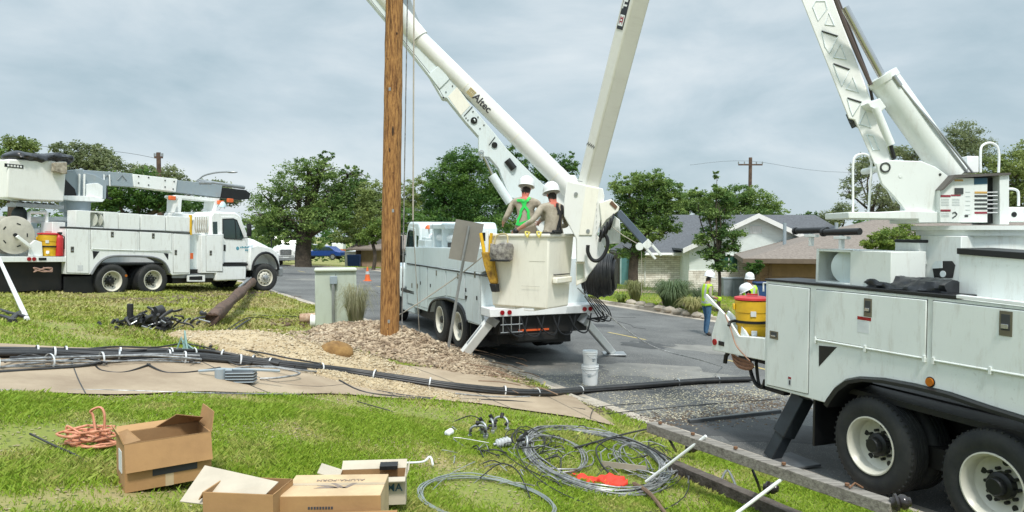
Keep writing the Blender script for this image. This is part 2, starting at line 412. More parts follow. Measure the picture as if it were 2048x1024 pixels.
# ------------------------------------------------------------ grass
M_blade2 = mat('dry_grass_blades', (.34,.38,.06), .6, 0, .2, .6, (.46,.37,.19), tint=(.20,.25,.04), hi=.58, lo=.40)
def blades(name, n, u0, u1, v0, v1, h, w, dens_pow, region=None, kind='stuff', label=None, seed=1, m_=None):
    g = np.random.default_rng(seed)
    # uniform over ground area between two distances
    d0, d1 = v0, v1
    d = np.sqrt(g.uniform(d0**2, d1**2, n)) if dens_pow == 0 else g.uniform(d0, d1, n)
    a = g.uniform(u0, u1, n); x = a*d; y = d
    s, p = sp(x, y); ok = (p < -.17) & ~in_walk(x, y)
    if region is not None: ok &= region(x, y, s, p)
    x = x[ok]; y = y[ok]; m = len(x); z = tz(x, y)
    # patchiness
    q = np.sin(x*2.1+1.3*np.sin(y*1.7))+np.sin(y*2.9+2*np.sin(x*1.1))+g.normal(0, .7, m)
    bare = np.sin(x*1.9+2.2*np.sin(y*.8)+1)*np.sin(y*1.6+1.7*np.sin(x*.9)+2)+g.normal(0,.16,m); hf = .45+.55*np.clip((1.0-np.abs(bare))*2.2,0,1); keep = (q > -1.35) & ((bare < (.70 if dens_pow == 0 else .55)) | (g.uniform(0,1,m) < .12)); h = h*hf[keep]; x = x[keep]; y = y[keep]; z = z[keep]; q = q[keep]; m = len(x)
    th = g.uniform(0, 2*np.pi, m); hh = h*g.uniform(.45, 1.25, m)*(1+.18*q); lean = g.normal(0, .55, (m, 2))*hh[:, None]
    ww = w*g.uniform(.6, 1.3, m)*(1 if dens_pow == 0 else np.clip(y/8, .7, 3))
    cx, cy = np.cos(th)*ww, np.sin(th)*ww
    V = np.empty((m, 4, 3)); 
    V[:, 0] = np.stack([x-cx, y-cy, z-.01], 1); V[:, 1] = np.stack([x+cx, y+cy, z-.01], 1)
    V[:, 2] = np.stack([x+cx*.7+lean[:,0]*.4, y+cy*.7+lean[:,1]*.4, z+hh*.6], 1)
    V[:, 3] = np.stack([x+lean[:,0]*1.1, y+lean[:,1]*1.1, z+hh], 1)
    F = np.arange(m*4).reshape(m, 4)
    t = np.clip(.35+.25*g.normal(0, 1, m), 0, 1)
    o = npmesh(name, V.reshape(-1, 3), F, m_ or M_blade, tint=t); tag(o, label, 'grass', kind=kind); return o
# ------------------------------------------------------------ vehicle pieces
WHEELS = {}
def wheel(parent, x, y, z, side, kind='rear', r=.52, steer=0, dirty=False):
    key = (kind, r)
    ax = (0, 1, 0)      # built with outer face towards +y at y=0
    if key not in WHEELS:
        k = r/.52
        def tyre(o): return [(.29,o-.03),(.315,o+.0),(.335,o-.004),(.37,o+.014),(.44,o+.012),(.485,o-.004),(.512,o-.03),(.52,o-.05),(.52,o-.085),(.507,o-.088),(.507,o-.098),(.52,o-.101),(.52,o-.138),(.507,o-.141),(.507,o-.151),(.52,o-.154),(.52,o-.19),(.507,o-.193),(.507,o-.203),(.52,o-.206),(.52,o-.24),(.49,o-.275),(.42,o-.285),(.30,o-.26)]
        t = MB(); t.lathe([(a*k, b) for a, b in tyre(0)], ax=ax, n=48)
        if kind == 'rear': t.lathe([(a*k, b) for a, b in tyre(-.33)], ax=ax, n=48)
        # shoulder lugs
        for i in range(48):
            a = 2*math.pi*i/48; T = Matrix.Rotation(a, 4, 'Y')
            t.box(.50*k, .5215*k, -.052, -.020, -.010, .010, T=T)
        to = t.build('tyre', M_rubber, smooth=40)
        m = MB()
        if kind == 'rear':
            m.lathe([(.313*k,-.02),(.312*k,.006),(.298*k,.008),(.288*k,-.01),(.272*k,-.03),(.262*k,-.13),(.235*k,-.155),(.15*k,-.17),(.0,-.17)], ax=ax, n=48)
            m.lathe([(.313*k,-.33),(.28*k,-.32),(.27*k,-.25),(.26*k,-.15)], ax=ax, n=32)
        else:
            m.lathe([(.313*k,-.02),(.312*k,.006),(.298*k,.008),(.288*k,-.01),(.275*k,-.06),(.255*k,-.09),(.235*k,-.05),(.19*k,-.005),(.16*k,0),(0,0)], ax=ax, n=48)
        ro = m.build('rim', M_rim, smooth=40)
        hb = MB()
        if kind == 'rear':
            hb.lathe([(.125,-.168),(.125,-.10),(.11,-.09),(.085,-.085),(.08,-.03),(.07,-.02),(0,-.02)], ax=ax, n=24)
            for i in range(10):
                a = 2*math.pi*i/10; c = Vector((math.cos(a)*.152, -.17, math.sin(a)*.152)); hb.cyl(c, c+Vector((0,.05,0)), .017, n=6)
            for i in range(5):
                a = 2*math.pi*(i+.3)/5; c = Vector((math.cos(a)*.212, -.168, math.sin(a)*.212)); hb.cyl(c, c+Vector((0,.012,0)), .034, .03, n=14)
        else:
            hb.lathe([(.1,0),(.1,.03),(.085,.04),(.08,.09),(.06,.1),(0,.1)], ax=ax, n=24, m=1)
            for i in range(10):
                a = 2*math.pi*i/10; c = Vector((math.cos(a)*.145, 0, math.sin(a)*.145)); hb.cyl(c, c+Vector((0,.035,0)), .017, n=6, m=1)
            for i in range(10):
                a = 2*math.pi*(i+.5)/10; c = Vector((math.cos(a)*.215, -.045, math.sin(a)*.215)); hb.cyl(c, c+Vector((0,.02,0)), .03, .027, n=12)
        ho = hb.build('wheel', [M_black, M_galv], smooth=40)
        WHEELS[key] = (ho.data, to.data, ro.data)
        for o in (ho, to, ro): bpy.data.objects.remove(o)
    hd, td, rd = WHEELS[key]
    w = bpy.data.objects.new('wheel', hd); COL.objects.link(w); w.parent = parent
    w.location = (x, y, z); w.rotation_euler = (0, 0, R(steer)+(math.pi if side < 0 else 0))
    for nm, d in (('tyre', td), ('rim', rd)):
        o = bpy.data.objects.new(nm, d); COL.objects.link(o); o.parent = w
    return w
def text(s, size, m, parent, M, name='lettering', align='CENTER', ext=.003, bold=0, wrap=None):
    c = bpy.data.curves.new('t', 'FONT'); c.body = s; c.size = size; c.align_x = align; c.align_y = 'CENTER'; c.extrude = ext; c.offset = bold
    o = bpy.data.objects.new('t', c); COL.objects.link(o)
    bpy.context.view_layer.update()
    me = bpy.data.meshes.new_from_object(o.evaluated_get(bpy.context.evaluated_depsgraph_get()))
    bpy.data.objects.remove(o)
    if wrap:                         # bend round a tube of radius wrap whose axis is text x
        bm = bmesh.new(); bm.from_mesh(me)
        bmesh.ops.subdivide_edges(bm, edges=bm.edges, cuts=1)
        for v in bm.verts:
            a = v.co.y/wrap; rr = wrap+v.co.z; v.co.y = math.sin(a)*rr; v.co.z = math.cos(a)*rr-wrap
        bm.to_mesh(me); bm.free()
    me.materials.clear(); me.materials.append(m)
    t = bpy.data.objects.new(name, me); COL.objects.link(t); t.parent = parent; t.matrix_local = M
    return t
def basis(o, x, y, z=None):
    x = Vector(x).normalized(); y = Vector(y); y = (y-x*y.dot(x)).normalized(); z = x.cross(y)
    M = Matrix((x, y, z)).transposed().to_4x4(); M.translation = Vector(o); return M
FM = lambda p, y: Matrix(((1,0,0,p[0]),(0,0,1,y),(0,1,0,p[1]),(0,0,0,1)))   # text lying on an xz side facing -y (needs flip)
def side_text(p, y, rot=0):       # readable from -y: text x -> +x, text y -> +z, normal -> -y
    return Matrix.Translation((p[0], y, p[1])) @ Matrix.Rotation(R(90), 4, 'X') @ Matrix.Rotation(R(rot), 4, 'Z')
def latch(parent, p, y, s=1., horiz=False):
    mb = MB(); w, h = (.075*s, .05*s) if horiz else (.045*s, .085*s)
    mb.box(p[0]-w, p[0]+w, y-.006, y+.004, p[1]-h, p[1]+h, 0)
    mb.box(p[0]-w*.7, p[0]+w*.7, y-.009, y-.005, p[1]-h*.55, p[1]+h*.75, 1)
    mb.box(p[0]-w*.55, p[0]+w*.55, y-.022, y-.008, p[1]-h*.4, p[1]-h*.05, 2)
    return mb.build('latch', [M_latch, M_seam, M_steel], parent, bevel=.003)
def door(root, poly, y, m, latchp=None, th=.014, horiz=False, ls=1., inset=.006, bev=.008):
    """a door panel proud of the body side; poly in local xz"""
    c = (sum(p[0] for p in poly)/len(poly), sum(p[1] for p in poly)/len(poly))
    q = []
    for a, b in poly:
        q.append((a+(inset if a < c[0] else -inset), b+(inset if b < c[1] else -inset)))
    s = MB(); s.prism(q, y-th, y+.004); d = s.build('door', m, root, bevel=bev)
    s = MB(); s.prism(poly, y-.003, y+.002); s.build('door_gap_shade', M_seam, d)  # dark backing plate, stands in for the shade in the gap round the door
    if latchp: latch(d, latchp, y-th, ls, horiz)
    return d
def hinge(root, a, b, y, r=.012, m=None):
    s = MB(); s.cyl((a[0], y, a[1]), (b[0], y, b[1]), r, n=8)
    for t in (.01, .5, .99):
        c = Vector((a[0]+(b[0]-a[0])*t, y, a[1]+(b[1]-a[1])*t)); s.box(c.x-.012, c.x+.012, y-.018, y+.02, c.z-.035, c.z+.03)
    return s.build('hinge_rod', m or M_paint, root)
# ============================================================ RIGHT BUCKET TRUCK
A3 = -68.95
F3 = Frame((5.214, 7.697, -.02), A3, .4)
T3 = empty('bucket_truck', mat=F3.M, label='nearest white utility truck at the right edge with its bucket boom raised high', cat='truck')
Y3 = -1.215
f = lambda *pts: F3.poly(pts, Y3)
body = f((1529,772),(1532,561),(1914,599),(2060,616),(2300,645),(2300,905),(2120,856),(2048,833),(1980,812),(1900,785),(1830,768),(1770,757),(1720,754),(1693,759),(1672,774),(1657,795),(1651,806))
b = MB(); b.prism(body, Y3, Y3+.5); b.build('service_body', M_paint, T3, bevel=.01)
xs = [p[0] for p in body]; X0 = min(xs); XF = 3.2
b = MB(); b.box(X0, XF, .715, 1.215, .82, 2.2); b.build('service_body', M_paint, T3, bevel=.01)
b = MB(); b.box(X0-1.15, XF, -.72, .72, .98, 1.08); b.build('deck', M_blackm, T3)
# doors
pA = F3.px
d1 = door(T3, f((1534,770),(1537,567),(1621,576),(1617,789)), Y3, M_paint, pA(1550,670,Y3), horiz=True)
d2 = door(T3, f((1629,677),(1633,578),(1856,599),(1853,716)), Y3, M_paint, pA(1738,615,Y3), ls=1.15)
d3 = door(T3, f((1863,718),(1866,600),(2120,628),(2120,764)), Y3, M_paint, pA(2014,647,Y3), ls=1.3)
hinge(T3, pA(1631,679,Y3), pA(1853,717,Y3), Y3-.012); hinge(T3, pA(1867,720,Y3), pA(2120,764,Y3), Y3-.012)
# triangular pocket
b = MB(); b.prism(f((1638,691),(1674,694),(1638,733)), Y3-.003, Y3+.01); b.build('pocket', M_black, T3)
b = MB()
b.box(*([pA(1717,633,Y3)[0], pA(1744,650,Y3)[0]]), Y3-.0165, Y3-.013, pA(1735,641,Y3)[1]-.0, pA(1735,641,Y3)[1]+.035, 1)
q = pA(1717,640,Y3); b.box(q[0], q[0]+.16, Y3-.0155, Y3-.0125, q[1]-.13, q[1], 0)
q2 = pA(1578,752,Y3); b.box(q2[0], q2[0]+.06, Y3-.0165, Y3-.0135, q2[1]-.11, q2[1], 0); b.box(q2[0]+.005, q2[0]+.055, Y3-.0185, Y3-.0155, q2[1]-.03, q2[1]-.005, 1); b.box(q2[0]+.02, q2[0]+.045, Y3-.0185, Y3-.0155, q2[1]-.1, q2[1]-.045, 2)
b.build('warning_decal', [M_paper, M_red, M_ink], T3)
q = pA(1861,764,Y3); b = MB(); b.cyl((q[0], Y3-.022, q[1]), (q[0], Y3+.01, q[1]), .042, n=20, m=0); b.cyl((q[0], Y3-.006, q[1]), (q[0], Y3+.01, q[1]), .052, n=20, m=1); b.build('marker_light', [M_amber, M_black], T3)
# rubber fender lip along the wheel arch
arch = [F3.pt(u, v, Y3-.02) for u, v in ((1651,806),(1657,795),(1672,774),(1693,759),(1720,754),(1770,757),(1830,768),(1900,785),(1980,812),(2048,833),(2120,856),(2300,905))]
b = MB()
n_ = len(arch)
vs = []
for i, p in enumerate(arch):
    dn = Vector((.01, 0, -.03)) if i > 4 else Vector((.045, 0, -.02))
    for q in (p+Vector((0,.0,0)), p+Vector((0,-.045,-.004))+dn*.3, p+Vector((0,-.045,0))+dn*1.6, p+Vector((0,.3,0))+dn*1.9): vs.append(q)
b.add(vs, [(i*4+j, i*4+j+1, i*4+4+j+1, i*4+4+j) for i in range(n_-1) for j in range(3)]); b.build('fender_flare', M_black, T3, smooth=60)
# chassis in shadow, mudguard
b = MB(); b.box(-1.9, 3.5, -.45, .45, .55, .95); b.box(-1.0, 1.1, -.9, .9, .4, .62); b.box(-1.5, 3, -1.1, 1.1, 1.0, 1.06); b.build('chassis', M_blackm, T3)
q0 = pA(1618,800,Y3); b = MB(); b.box(q0[0]+.02, q0[0]+.05, -1.17, -.55, .28, .95); b.build('mud_flap', M_black, T3)
for sx_, rr in ((-.68,0), (.68,0)):
    for sd_ in (-1, 1): wheel(T3, sx_, sd_*1.2, .52, sd_, 'rear')
# wooden/white chocks of ground light seen under the arch
# top deck rubber mat on the bins
top = f((1532,561),(1914,598)); zt = top[0][1]
b = MB(); b.prism([(top[0][0]-.01, top[0][1]+.0), (top[1][0], top[1][1]), (top[1][0], top[1][1]+.035), (top[0][0]-.01, top[0][1]+.025)], Y3-.015, Y3+.52); b.build('rubber_mat', M_black, T3, bevel=.006)
b = MB(); tt = f((1915,597),(2300,641)); b.prism([(tt[0][0], tt[0][1]+.003), (tt[1][0], tt[1][1]+.003), (tt[1][0], tt[1][1]+.035), (tt[0][0], tt[0][1]+.035)], Y3-.02, Y3+.05); b.build('trim_rail', M_white, T3, bevel=.004)
# tail deck, bumper and lights
b = MB()
xb = pA(1424,690,Y3)[0]
zb0 = pA(1424,700,Y3)[1]; zb1 = pA(1424,668,Y3)[1]
b.prism(f((1424,700),(1423,668),(1530,676),(1530,722)), Y3, Y3+.1)
b.box(xb, xb+.10, Y3+.1, 1.215, zb0, zb1); b.build('tail_bumper', M_paint, T3, bevel=.01)
b = MB(); b.box(xb+.02, X0, Y3+.1, 1.2, zb1-.06, zb1-.03); b.build('tail_deck', M_blackm, T3)
q = pA(1430,684,Y3); b = MB(); b.cyl((q[0],Y3-.015,q[1]), (q[0],Y3,q[1]), .045, n=16); b.build('tail_light', M_red, T3)
q = pA(1443,687,Y3); b = MB(); b.box(q[0]-.06,q[0]+.06,Y3-.008,Y3,q[1]-.03,q[1]+.03); b.build('light_socket', M_black, T3)
b = MB(); b.prism(f((1431,668),(1446,622),(1466,640),(1486,673)), Y3+.08, Y3+.11); b.prism(F3.poly(((1426,668),(1440,620),(1413,600),(1414,588),(1456,634),(1482,676)), Y3+.02), Y3, Y3+.03)
b.build('wheel_chute', M_paint, T3, bevel=.004)
b = MB(); b.tube([F3.pt(u,v,Y3+.05) for u,v in ((1527,583),(1527,566),(1536,566),(1536,583))], .012); b.build('grab_handle', M_white, T3)
# red hook and cable bits hanging under the tail
b = MB()
b.tube([F3.pt(u,v,Y3+.15) for u,v in ((1460,700),(1452,712),(1450,726))], .03); b.build('tow_hook', M_blackm, T3)
b = MB()
for k in range(9):
    o = k*2.2
    b.tube(smooth_pts([F3.pt(u,v,Y3+.12+.01*(k%3)) for u,v in ((1462+o*.3,706+o),(1478,716+o*1.1),(1496,722+o),(1507,730+o*.3),(1497,738-o*.1),(1474,728+o*.2))], 5), .009, n=5)
b.tube(smooth_pts([F3.pt(u,v,Y3-.02) for u,v in ((1450,628),(1462,660),(1472,690),(1490,712),(1500,722))], 6), .008, n=5)
b.build('ground_wire_coil', mat('copper_braid', (.42,.22,.14), .6, .2, .2, 20), T3)
b = MB(); b.tube(smooth_pts([F3.pt(u,v,Y3+.3) for u,v in ((1502,700),(1500,735),(1510,765),(1524,775),(1530,760))],6), .025); b.tube(smooth_pts([F3.pt(u,v,Y3+.35) for u,v in ((1512,700),(1513,730),(1518,768),(1529,775))],6), .022); b.build('hydraulic_hose', M_black, T3)
b = MB(); b.box(*[pA(1478,785,Y3)[0], pA(1529,785,Y3)[0]], -.9, -.8, pA(1500,786,Y3)[1], pA(1500,780,Y3)[1]); b.build('step_bar', M_blackm, T3)
# outrigger leg (black) and pad
yo = -1.0
a = F3.pt(1607,792,yo); c = F3.pt(1543,915,yo-.25)
b = MB(); d_ = (c-a).normalized(); M_ = basis(a, d_, (0,1,0)); L_ = (c-a).length
b.box(0, L_*.62, -.10, .10, -.10, .10, T=M_); b.box(L_*.55, L_, -.08, .08, -.08, .08, T=M_); b.build('outrigger_leg', mat('outrigger_blue_black', (.02,.028,.036), .4, 0, .2, 4), T3, bevel=.012)
g_ = G(1585,928); l_ = F3.loc((g_.x, g_.y, g_.z))
b = MB(); b.box(l_.x-.28, l_.x+.25, l_.y-.22, l_.y+.22, l_.z+.02, l_.z+.05); b.cyl((c.x,c.y,c.z), (c.x+.02, c.y, l_.z+.05), .05); b.build('outrigger_pad', mat('pad_steel', (.12,.13,.14), .5, .3, .2, 5), T3, bevel=.006)
# reel cabinet on the bin top
YR = Y3+.08
zt0 = pA(1650,566,YR)[1]
rc = lambda *pts: F3.poly(pts, YR)
def shell(name, poly, y0, y1, m, parent, bevel=.006):
    s = MB(); s.prism(poly, y0, y1); return s.build(name, m, parent, bevel=bevel)
P0 = rc((1632,563),(1633,498),(1705,501),(1704,567)); x0, x1 = P0[0][0], P0[2][0]; z0, z1 = zt0, P0[2][1]+.0
x2 = pA(1781,566,YR)[0]; z2 = z1
b = MB(); b.box(x0, x0+.02, YR, YR+.5, z0, z1); b.box(x1-.03, x1, YR, YR+.5, z0, z1); b.box(x0, x1, YR+.48, YR+.5, z0, z1); b.box(x0, x1, YR, YR+.5, z1-.025, z1); b.box(x0, x1, YR, YR+.5, z0, z0+.02)
b.box(x0, x0+.035, YR-.002, YR+.02, z0, z1+.002)
b.box(x1, x2, YR+.0, YR+.5, z0, z1+.0); b.build('reel_cabinet', M_paint, T3, bevel=.006)
b = MB()
xm = (x0+x1)/2+.06; zm = (z0+z1)/2
for yy, xo in ((YR+.10, .06), (YR+.34, -.10)): b.lathe([(0,0),(.04,0),(.19,.012),(.20,.018),(.19,.024),(.04,.03),(0,.03)], c=(xm+xo, yy, zm), ax=(-.45,.9,0), n=32)
b.cyl((xm-.08, YR+.10, zm), (xm+.12, YR+.40, zm), .035); b.cyl((xm-.1, YR+.09, zm), (xm-.07, YR+.13, zm), .02, m=1)
b.build('reel', [M_paint2, M_seam], T3, smooth=50)
# pedestal tower, boxes behind
def vbox(name, u0, u1, v0, v1, y, dep, m, parent=T3, F=F3, bevel=.008, build=True, mb=None):
    a = F.px(u0, v1, y); c = F.px(u1, v1, y); t0 = F.px(u0, v0, y)
    s = mb or MB(); s.box(min(a[0], c[0]), max(a[0], c[0]), y, y+dep, min(a[1], c[1]), t0[1])
    return s.build(name, m, parent, bevel=bevel) if build else s
vbox('tool_box', 1789, 1838, 484, 527, -.62, .4, M_paint); vbox('tool_box_lid', 1788, 1839, 479, 484.5, -.63, .42, M_black)
b = MB(); q = F3.pt(1780,541,-.6); w = F3.pt(1838,541,-.6); b.cyl(q, w, .085, n=20); b.build('roller_tube', M_white, T3)
vbox('boom_pedestal', 1838, 1920, 471, 590, -.50, 1.0, M_paint)
b = MB(); 
yc = -.505
b.prism(F3.poly(((1866,538),(1866,530),(1873,522),(1904,522),(1910,530),(1905,556),(1869,556)), yc), yc-.006, yc+.01, 0); b.prism(F3.poly(((1866,537),(1866,530),(1873,522),(1886,522),(1886,536)), yc), yc-.012, yc-.004, 1)
q = F3.px(1887,548,yc); b.cyl((q[0],yc-.012,q[1]), (q[0],yc,q[1]), .035, n=16, m=1); b.build('access_hole', [M_black, M_paint2], T3)
bx0 = F3.px(1916,590,-.95)[0]
bx = F3.poly(((1916,592),(1917,505),(2300,535),(2300,640)), -.95)
b = MB(); b.prism(bx, -.95, -.5); b.build('tool_chest', M_paint, T3, bevel=.01)
b = MB(); ll = F3.poly(((1913,508),(1913,496),(2300,522),(2300,540)), -.97); b.prism(ll, -.97, -.48); b.build('chest_lid', M_black, T3, bevel=.006)
# ---- turret: a frame that faces the photographer's side
cen = F3.M @ Vector((.55, 0, 0))
A_T = -3
FT = Frame((5.05, 8.2, 0), A_T)
tur = empty('turret'); tur.parent = T3; tur.matrix_parent_inverse = Matrix(); tur.matrix_local = F3.I @ FT.M
def tp(*pts, y=0): return FT.poly(pts, y)
def tpart(name, pts, y0, y1, m, bevel=.008): s = MB(); s.prism(tp(*pts, y=y0), y0, y1); return s.build(name, m, tur, bevel=bevel)
# the turret must be a mesh part: use its base ring as the mesh that carries the rest
bpy.data.objects.remove(tur)
b = MB(); c_ = FT.px(1945,462,0)
b.lathe([(0,-.18),(.50,-.18),(.50,-.03),(.55,-.03),(.55,.03),(.60,.03),(.60,.075),(0,.075)], c=(c_[0], .0, c_[1]-.02), n=48)
tur = b.build('turret', M_paint, T3, smooth=30); tur.matrix_local = F3.I @ FT.M
def ring(v): return FT.px(1945, v, 0)[1]
b = MB(); b.lathe([(.0,-.32),(.55,-.32),(.55,-.195),(0,-.195)], c=(c_[0],0,c_[1]-.02), n=40); b.build('slew_ring', M_galv, tur)
tpart('turret_deck', ((1697,437),(1697,424),(1758,424),(1815,421),(1884,424),(1884,446),(1837,446),(1837,438)), -.38, .3, M_paint)
side = ((1753,326),(1782,320),(1806,321),(1843,322),(1872,334),(1897,352),(1884,369),(1881,380),(1881,444),(1820,436),(1812,422),(1790,395),(1764,368),(1758,350))
tpart('turret_plate', side, -.34, -.30, M_paint); tpart('turret_plate', side, .16, .20, M_paint)
tpart('turret_web', ((1840,345),(1880,360),(1881,442),(1840,430)), -.30, .16, M_paint)
q = FT.px(1770,335,-.34)
b = MB(); b.lathe([(.055,-.002),(.055,.012),(.042,.014),(.042,.003)], c=(q[0],-.34,q[1]), ax=(0,-1,0), n=28); b.cyl((q[0],-.345,q[1]), (q[0],.2,q[1]), .035, n=20, m=1); q2_ = FT.px(1801,352,-.34); b.cyl((q2_[0],-.345,q2_[1]), (q2_[0],-.33,q2_[1]), .02, m=1); q2_ = FT.px(1880,349,-.34); b.cyl((q2_[0],-.345,q2_[1]), (q2_[0],-.33,q2_[1]), .014, m=0)
b.build('pivot_pin', [M_seam, M_paint], tur)
# hoop rails
def hoop(pts, y, r=.0135, m=M_white, name='grab_rail', par=None, FF=None):
    s = MB(); s.tube(smooth_pts([(FF or FT).pt(u, v, y) for u, v in pts], 6), r, n=8); return s.build(name, m, par or tur)
hoop(((1706,425),(1706,380),(1706,330),(1711,313),(1725,308),(1738,313),(1743,330),(1740,380),(1737,425)), -.1)
hoop(((1961,345),(1961,310),(1963,294),(1972,287),(1983,286),(1994,293),(1998,310),(1997,345)), .1)
hoop(((2012,378),(2026,378),(2035,382),(2037,392),(2037,412)), -.2)
# control station
YC = -.42
cp = lambda *p: FT.poly(p, YC)
s = MB(); s.prism(cp((1880,445),(1880,379),(1907,356),(1975,356),(1975,445)), YC, YC+.5); con = s.build('control_station', M_paint, tur, bevel=.004)
s = MB(); s.prism(cp((1878,380),(1905,350),(2016,346),(2016,350),(1907,356.5),(1881,381)), YC-.05, YC+.55); s.build('hood', mat('dark_hood', (.11,.10,.09), .6), con)
s = MB(); s.prism(cp((1975,446),(1975,354),(1998,354),(1998,446)), YC+.1, YC+.5); s.build('control_recess', M_black, con)
s = MB(); s.prism(cp((1997,449),(1997,350),(2016,350),(2016,449)), YC-.02, YC+.5); s.build('post', M_paint, con, bevel=.004)
s = MB()
for vv, mm in ((385,3),(392,1),(400.5,1),(408.5,1),(417,1),(425.5,2)):
    pl = cp((1949,vv+2),(1949,vv-2),(1974,vv-2),(1974,vv+2)); s.prism(pl, YC-.004, YC+.001, mm)
    q = FT.px(1980, vv, YC); lv = MB(); lv.cyl((q[0]-.05, YC+.02, q[1]), (q[0]+.06, YC-.03, q[1]), .008, n=8); lv.build('lever', M_galv, con)
s.prism(cp((1948,369),(1948,356.5),(1974,355.5),(1974,368)), YC-.004, YC+.001, 4)
s.prism(cp((1909,388),(1909,376),(1926,376),(1926,388)), YC-.01, YC+.001, 1)
s.prism(cp((1881,394),(1881,390),(1901,390),(1901,394)), YC-.004, YC+.001, 2); s.prism(cp((1902,392),(1902,389),(1921,389),(1921,392)), YC-.004, YC+.001, 2); s.prism(cp((1881,423),(1881,419),(1901,419),(1901,423)), YC-.004, YC+.001, 2)
s.prism(cp((1909,362.5),(1909,359),(1926,359),(1926,362.5)), YC-.004, YC+.001, 3); s.prism(cp((1929,434),(1929,430),(1936,430),(1936,434)), YC-.004, YC+.001, 1)
for i in range(6):
    vv = 384+i*9; s.prism(cp((1931,vv+.5),(1931,vv-.5),(1940,vv-.5),(1940,vv+.5)), YC-.003, YC+.001, 5)
for i in range(5):
    vv = 398+i*3.2; s.prism(cp((1882,vv+.4),(1882,vv-.4),(1898,vv-.4),(1898,vv+.4)), YC-.003, YC+.001, 5); s.prism(cp((1904,vv+.4),(1904,vv-.4),(1919,vv-.4),(1919,vv+.4)), YC-.003, YC+.001, 5)
for i in range(3): vv = 427+i*3; s.prism(cp((1882,vv+.4),(1882,vv-.4),(1898,vv-.4),(1898,vv+.4)), YC-.003, YC+.001, 5)
lv = MB(); lv.tube([FT.pt(u,v,YC-.004) for u,v in ((1905,426),(1910,424),(1914,428),(1911,432),(1905,436))], .006, n=4); lv.build('painted_mark', M_seam, con)
s.build('control_panel', [M_galv, M_seam, mat('dark_red_ink', (.28,.03,.05), .6), mat('amber_ink', (.60,.36,.10), .6), M_inkb, mat('pale_ink', (.45,.50,.50), .8)], con, smooth=0)
tpart('valve_block', ((2010,444),(2010,414),(2060,414),(2075,444)), -.3, .3, M_paint)
q = FT.px(2028,429,-.3); s = MB(); s.cyl((q[0],-.305,q[1]), (q[0],-.28,q[1]), .028); s.build('port', M_black, tur)
tpart('motor_box', ((1935,345),(1935,312),(1958,312),(1958,345)), -.05, .25, M_white)
# ---- lower boom, in its own plane leaning away as it rises to the elbow above the picture
pv = FT.M @ FT.pt(1768,335,-.07)                 # pivot (world)
elb = P(1408,-530,10.0)                          # elbow (world), where the two booms meet
bd = (elb-pv).normalized()
vz = Vector((0,1,0)).cross(bd).normalized()      # across the boom, to its right side in view
vy = bd.cross(vz).normalized()
vh = (pv-CAM).normalized()
wz = bd.cross(vh).normalized()                   # in the picture plane, across the boom
wy = wz.cross(bd).normalized()
BM = Matrix((bd, wy, wz)).transposed().to_4x4(); BM.translation = pv
FB = Frame((0,0,0), 0); FB.M = BM; FB.I = BM.inverted(); FB.c = FB.I @ CAM; FB.R3 = FB.I.to_3x3()
by = -.15
sgn = 1 if FB.px(1740,300,by)[0] > FB.px(1770,330,by)[0] else -1
L0 = FB.px(1814,425,by)
bp = FB.poly(((1603,0),(1697,237),(1709,240),(1758,350),(1782,395),(1800,372),(1783,320),(1744,206),(1667,0)), by)
xe = (FB.I @ elb).x
# carry the two long edges on to the elbow
eL = bp[0]; eR = bp[8]
slL = (bp[1][1]-bp[0][1])/(bp[1][0]-bp[0][0]); slR = (bp[7][1]-bp[8][1])/(bp[7][0]-bp[8][0])
mid = (eL[1]+eR[1])/2
tipL = (xe, eL[1]*.9); tipR = (xe, eR[1]*.9)
b = MB(); b.prism([tipL]+bp+[tipR], by, by+.36)
boom = b.build('lower_boom', M_boom, T3, bevel=.01); boom.matrix_local = F3.I @ BM
# pressed recess marks: raised outlines of triangles and rounded panels
def outl(pts, close=True, m=0, s=None, r=.006):
    q = [FB.pt(u, v, by-.002) for u, v in pts]
    s.tube(q+([q[0]] if close else []), r*1.15, n=6, m=m)
s = MB()
o2 = lambda x, y: (1580+x/2.132, y/2.132)
for tri in (((150,105),(165,55),(190,110)), ((185,245),(215,190),(240,255)), ((240,380),(268,330),(292,395)), ((295,530),(322,475),(345,545))): outl([o2(*p) for p in tri], s=s)
for pn in (((97,30),(110,5),(150,5),(158,40),(120,90)), ((135,135),(205,155),(168,228),(150,200)), ((185,272),(255,297),(220,368),(205,330)), ((245,420),(305,437),(268,495),(258,470)), ((328,575),(355,580),(380,640),(355,640))): outl([o2(*p) for p in pn], s=s)
for y0, y1 in (((135,133),(205,155)), ((185,272),(255,297)), ((245,418),(305,437))): outl([o2(*y0), o2(*y1)], False, 1, s, .009)
s.build('stiffener_pressing', [M_paint2, M_seam], boom, smooth=60)
s = MB(); q = [FB.pt(u, v, by+.0) for u, v in ((1697,233),(1703,242),(1699,232))]; s.box(q[0].x-.06, q[0].x+.04, by+.02, by+.3, q[0].z-.03, q[0].z+.02); s.build('boom_stop', M_seam, boom)
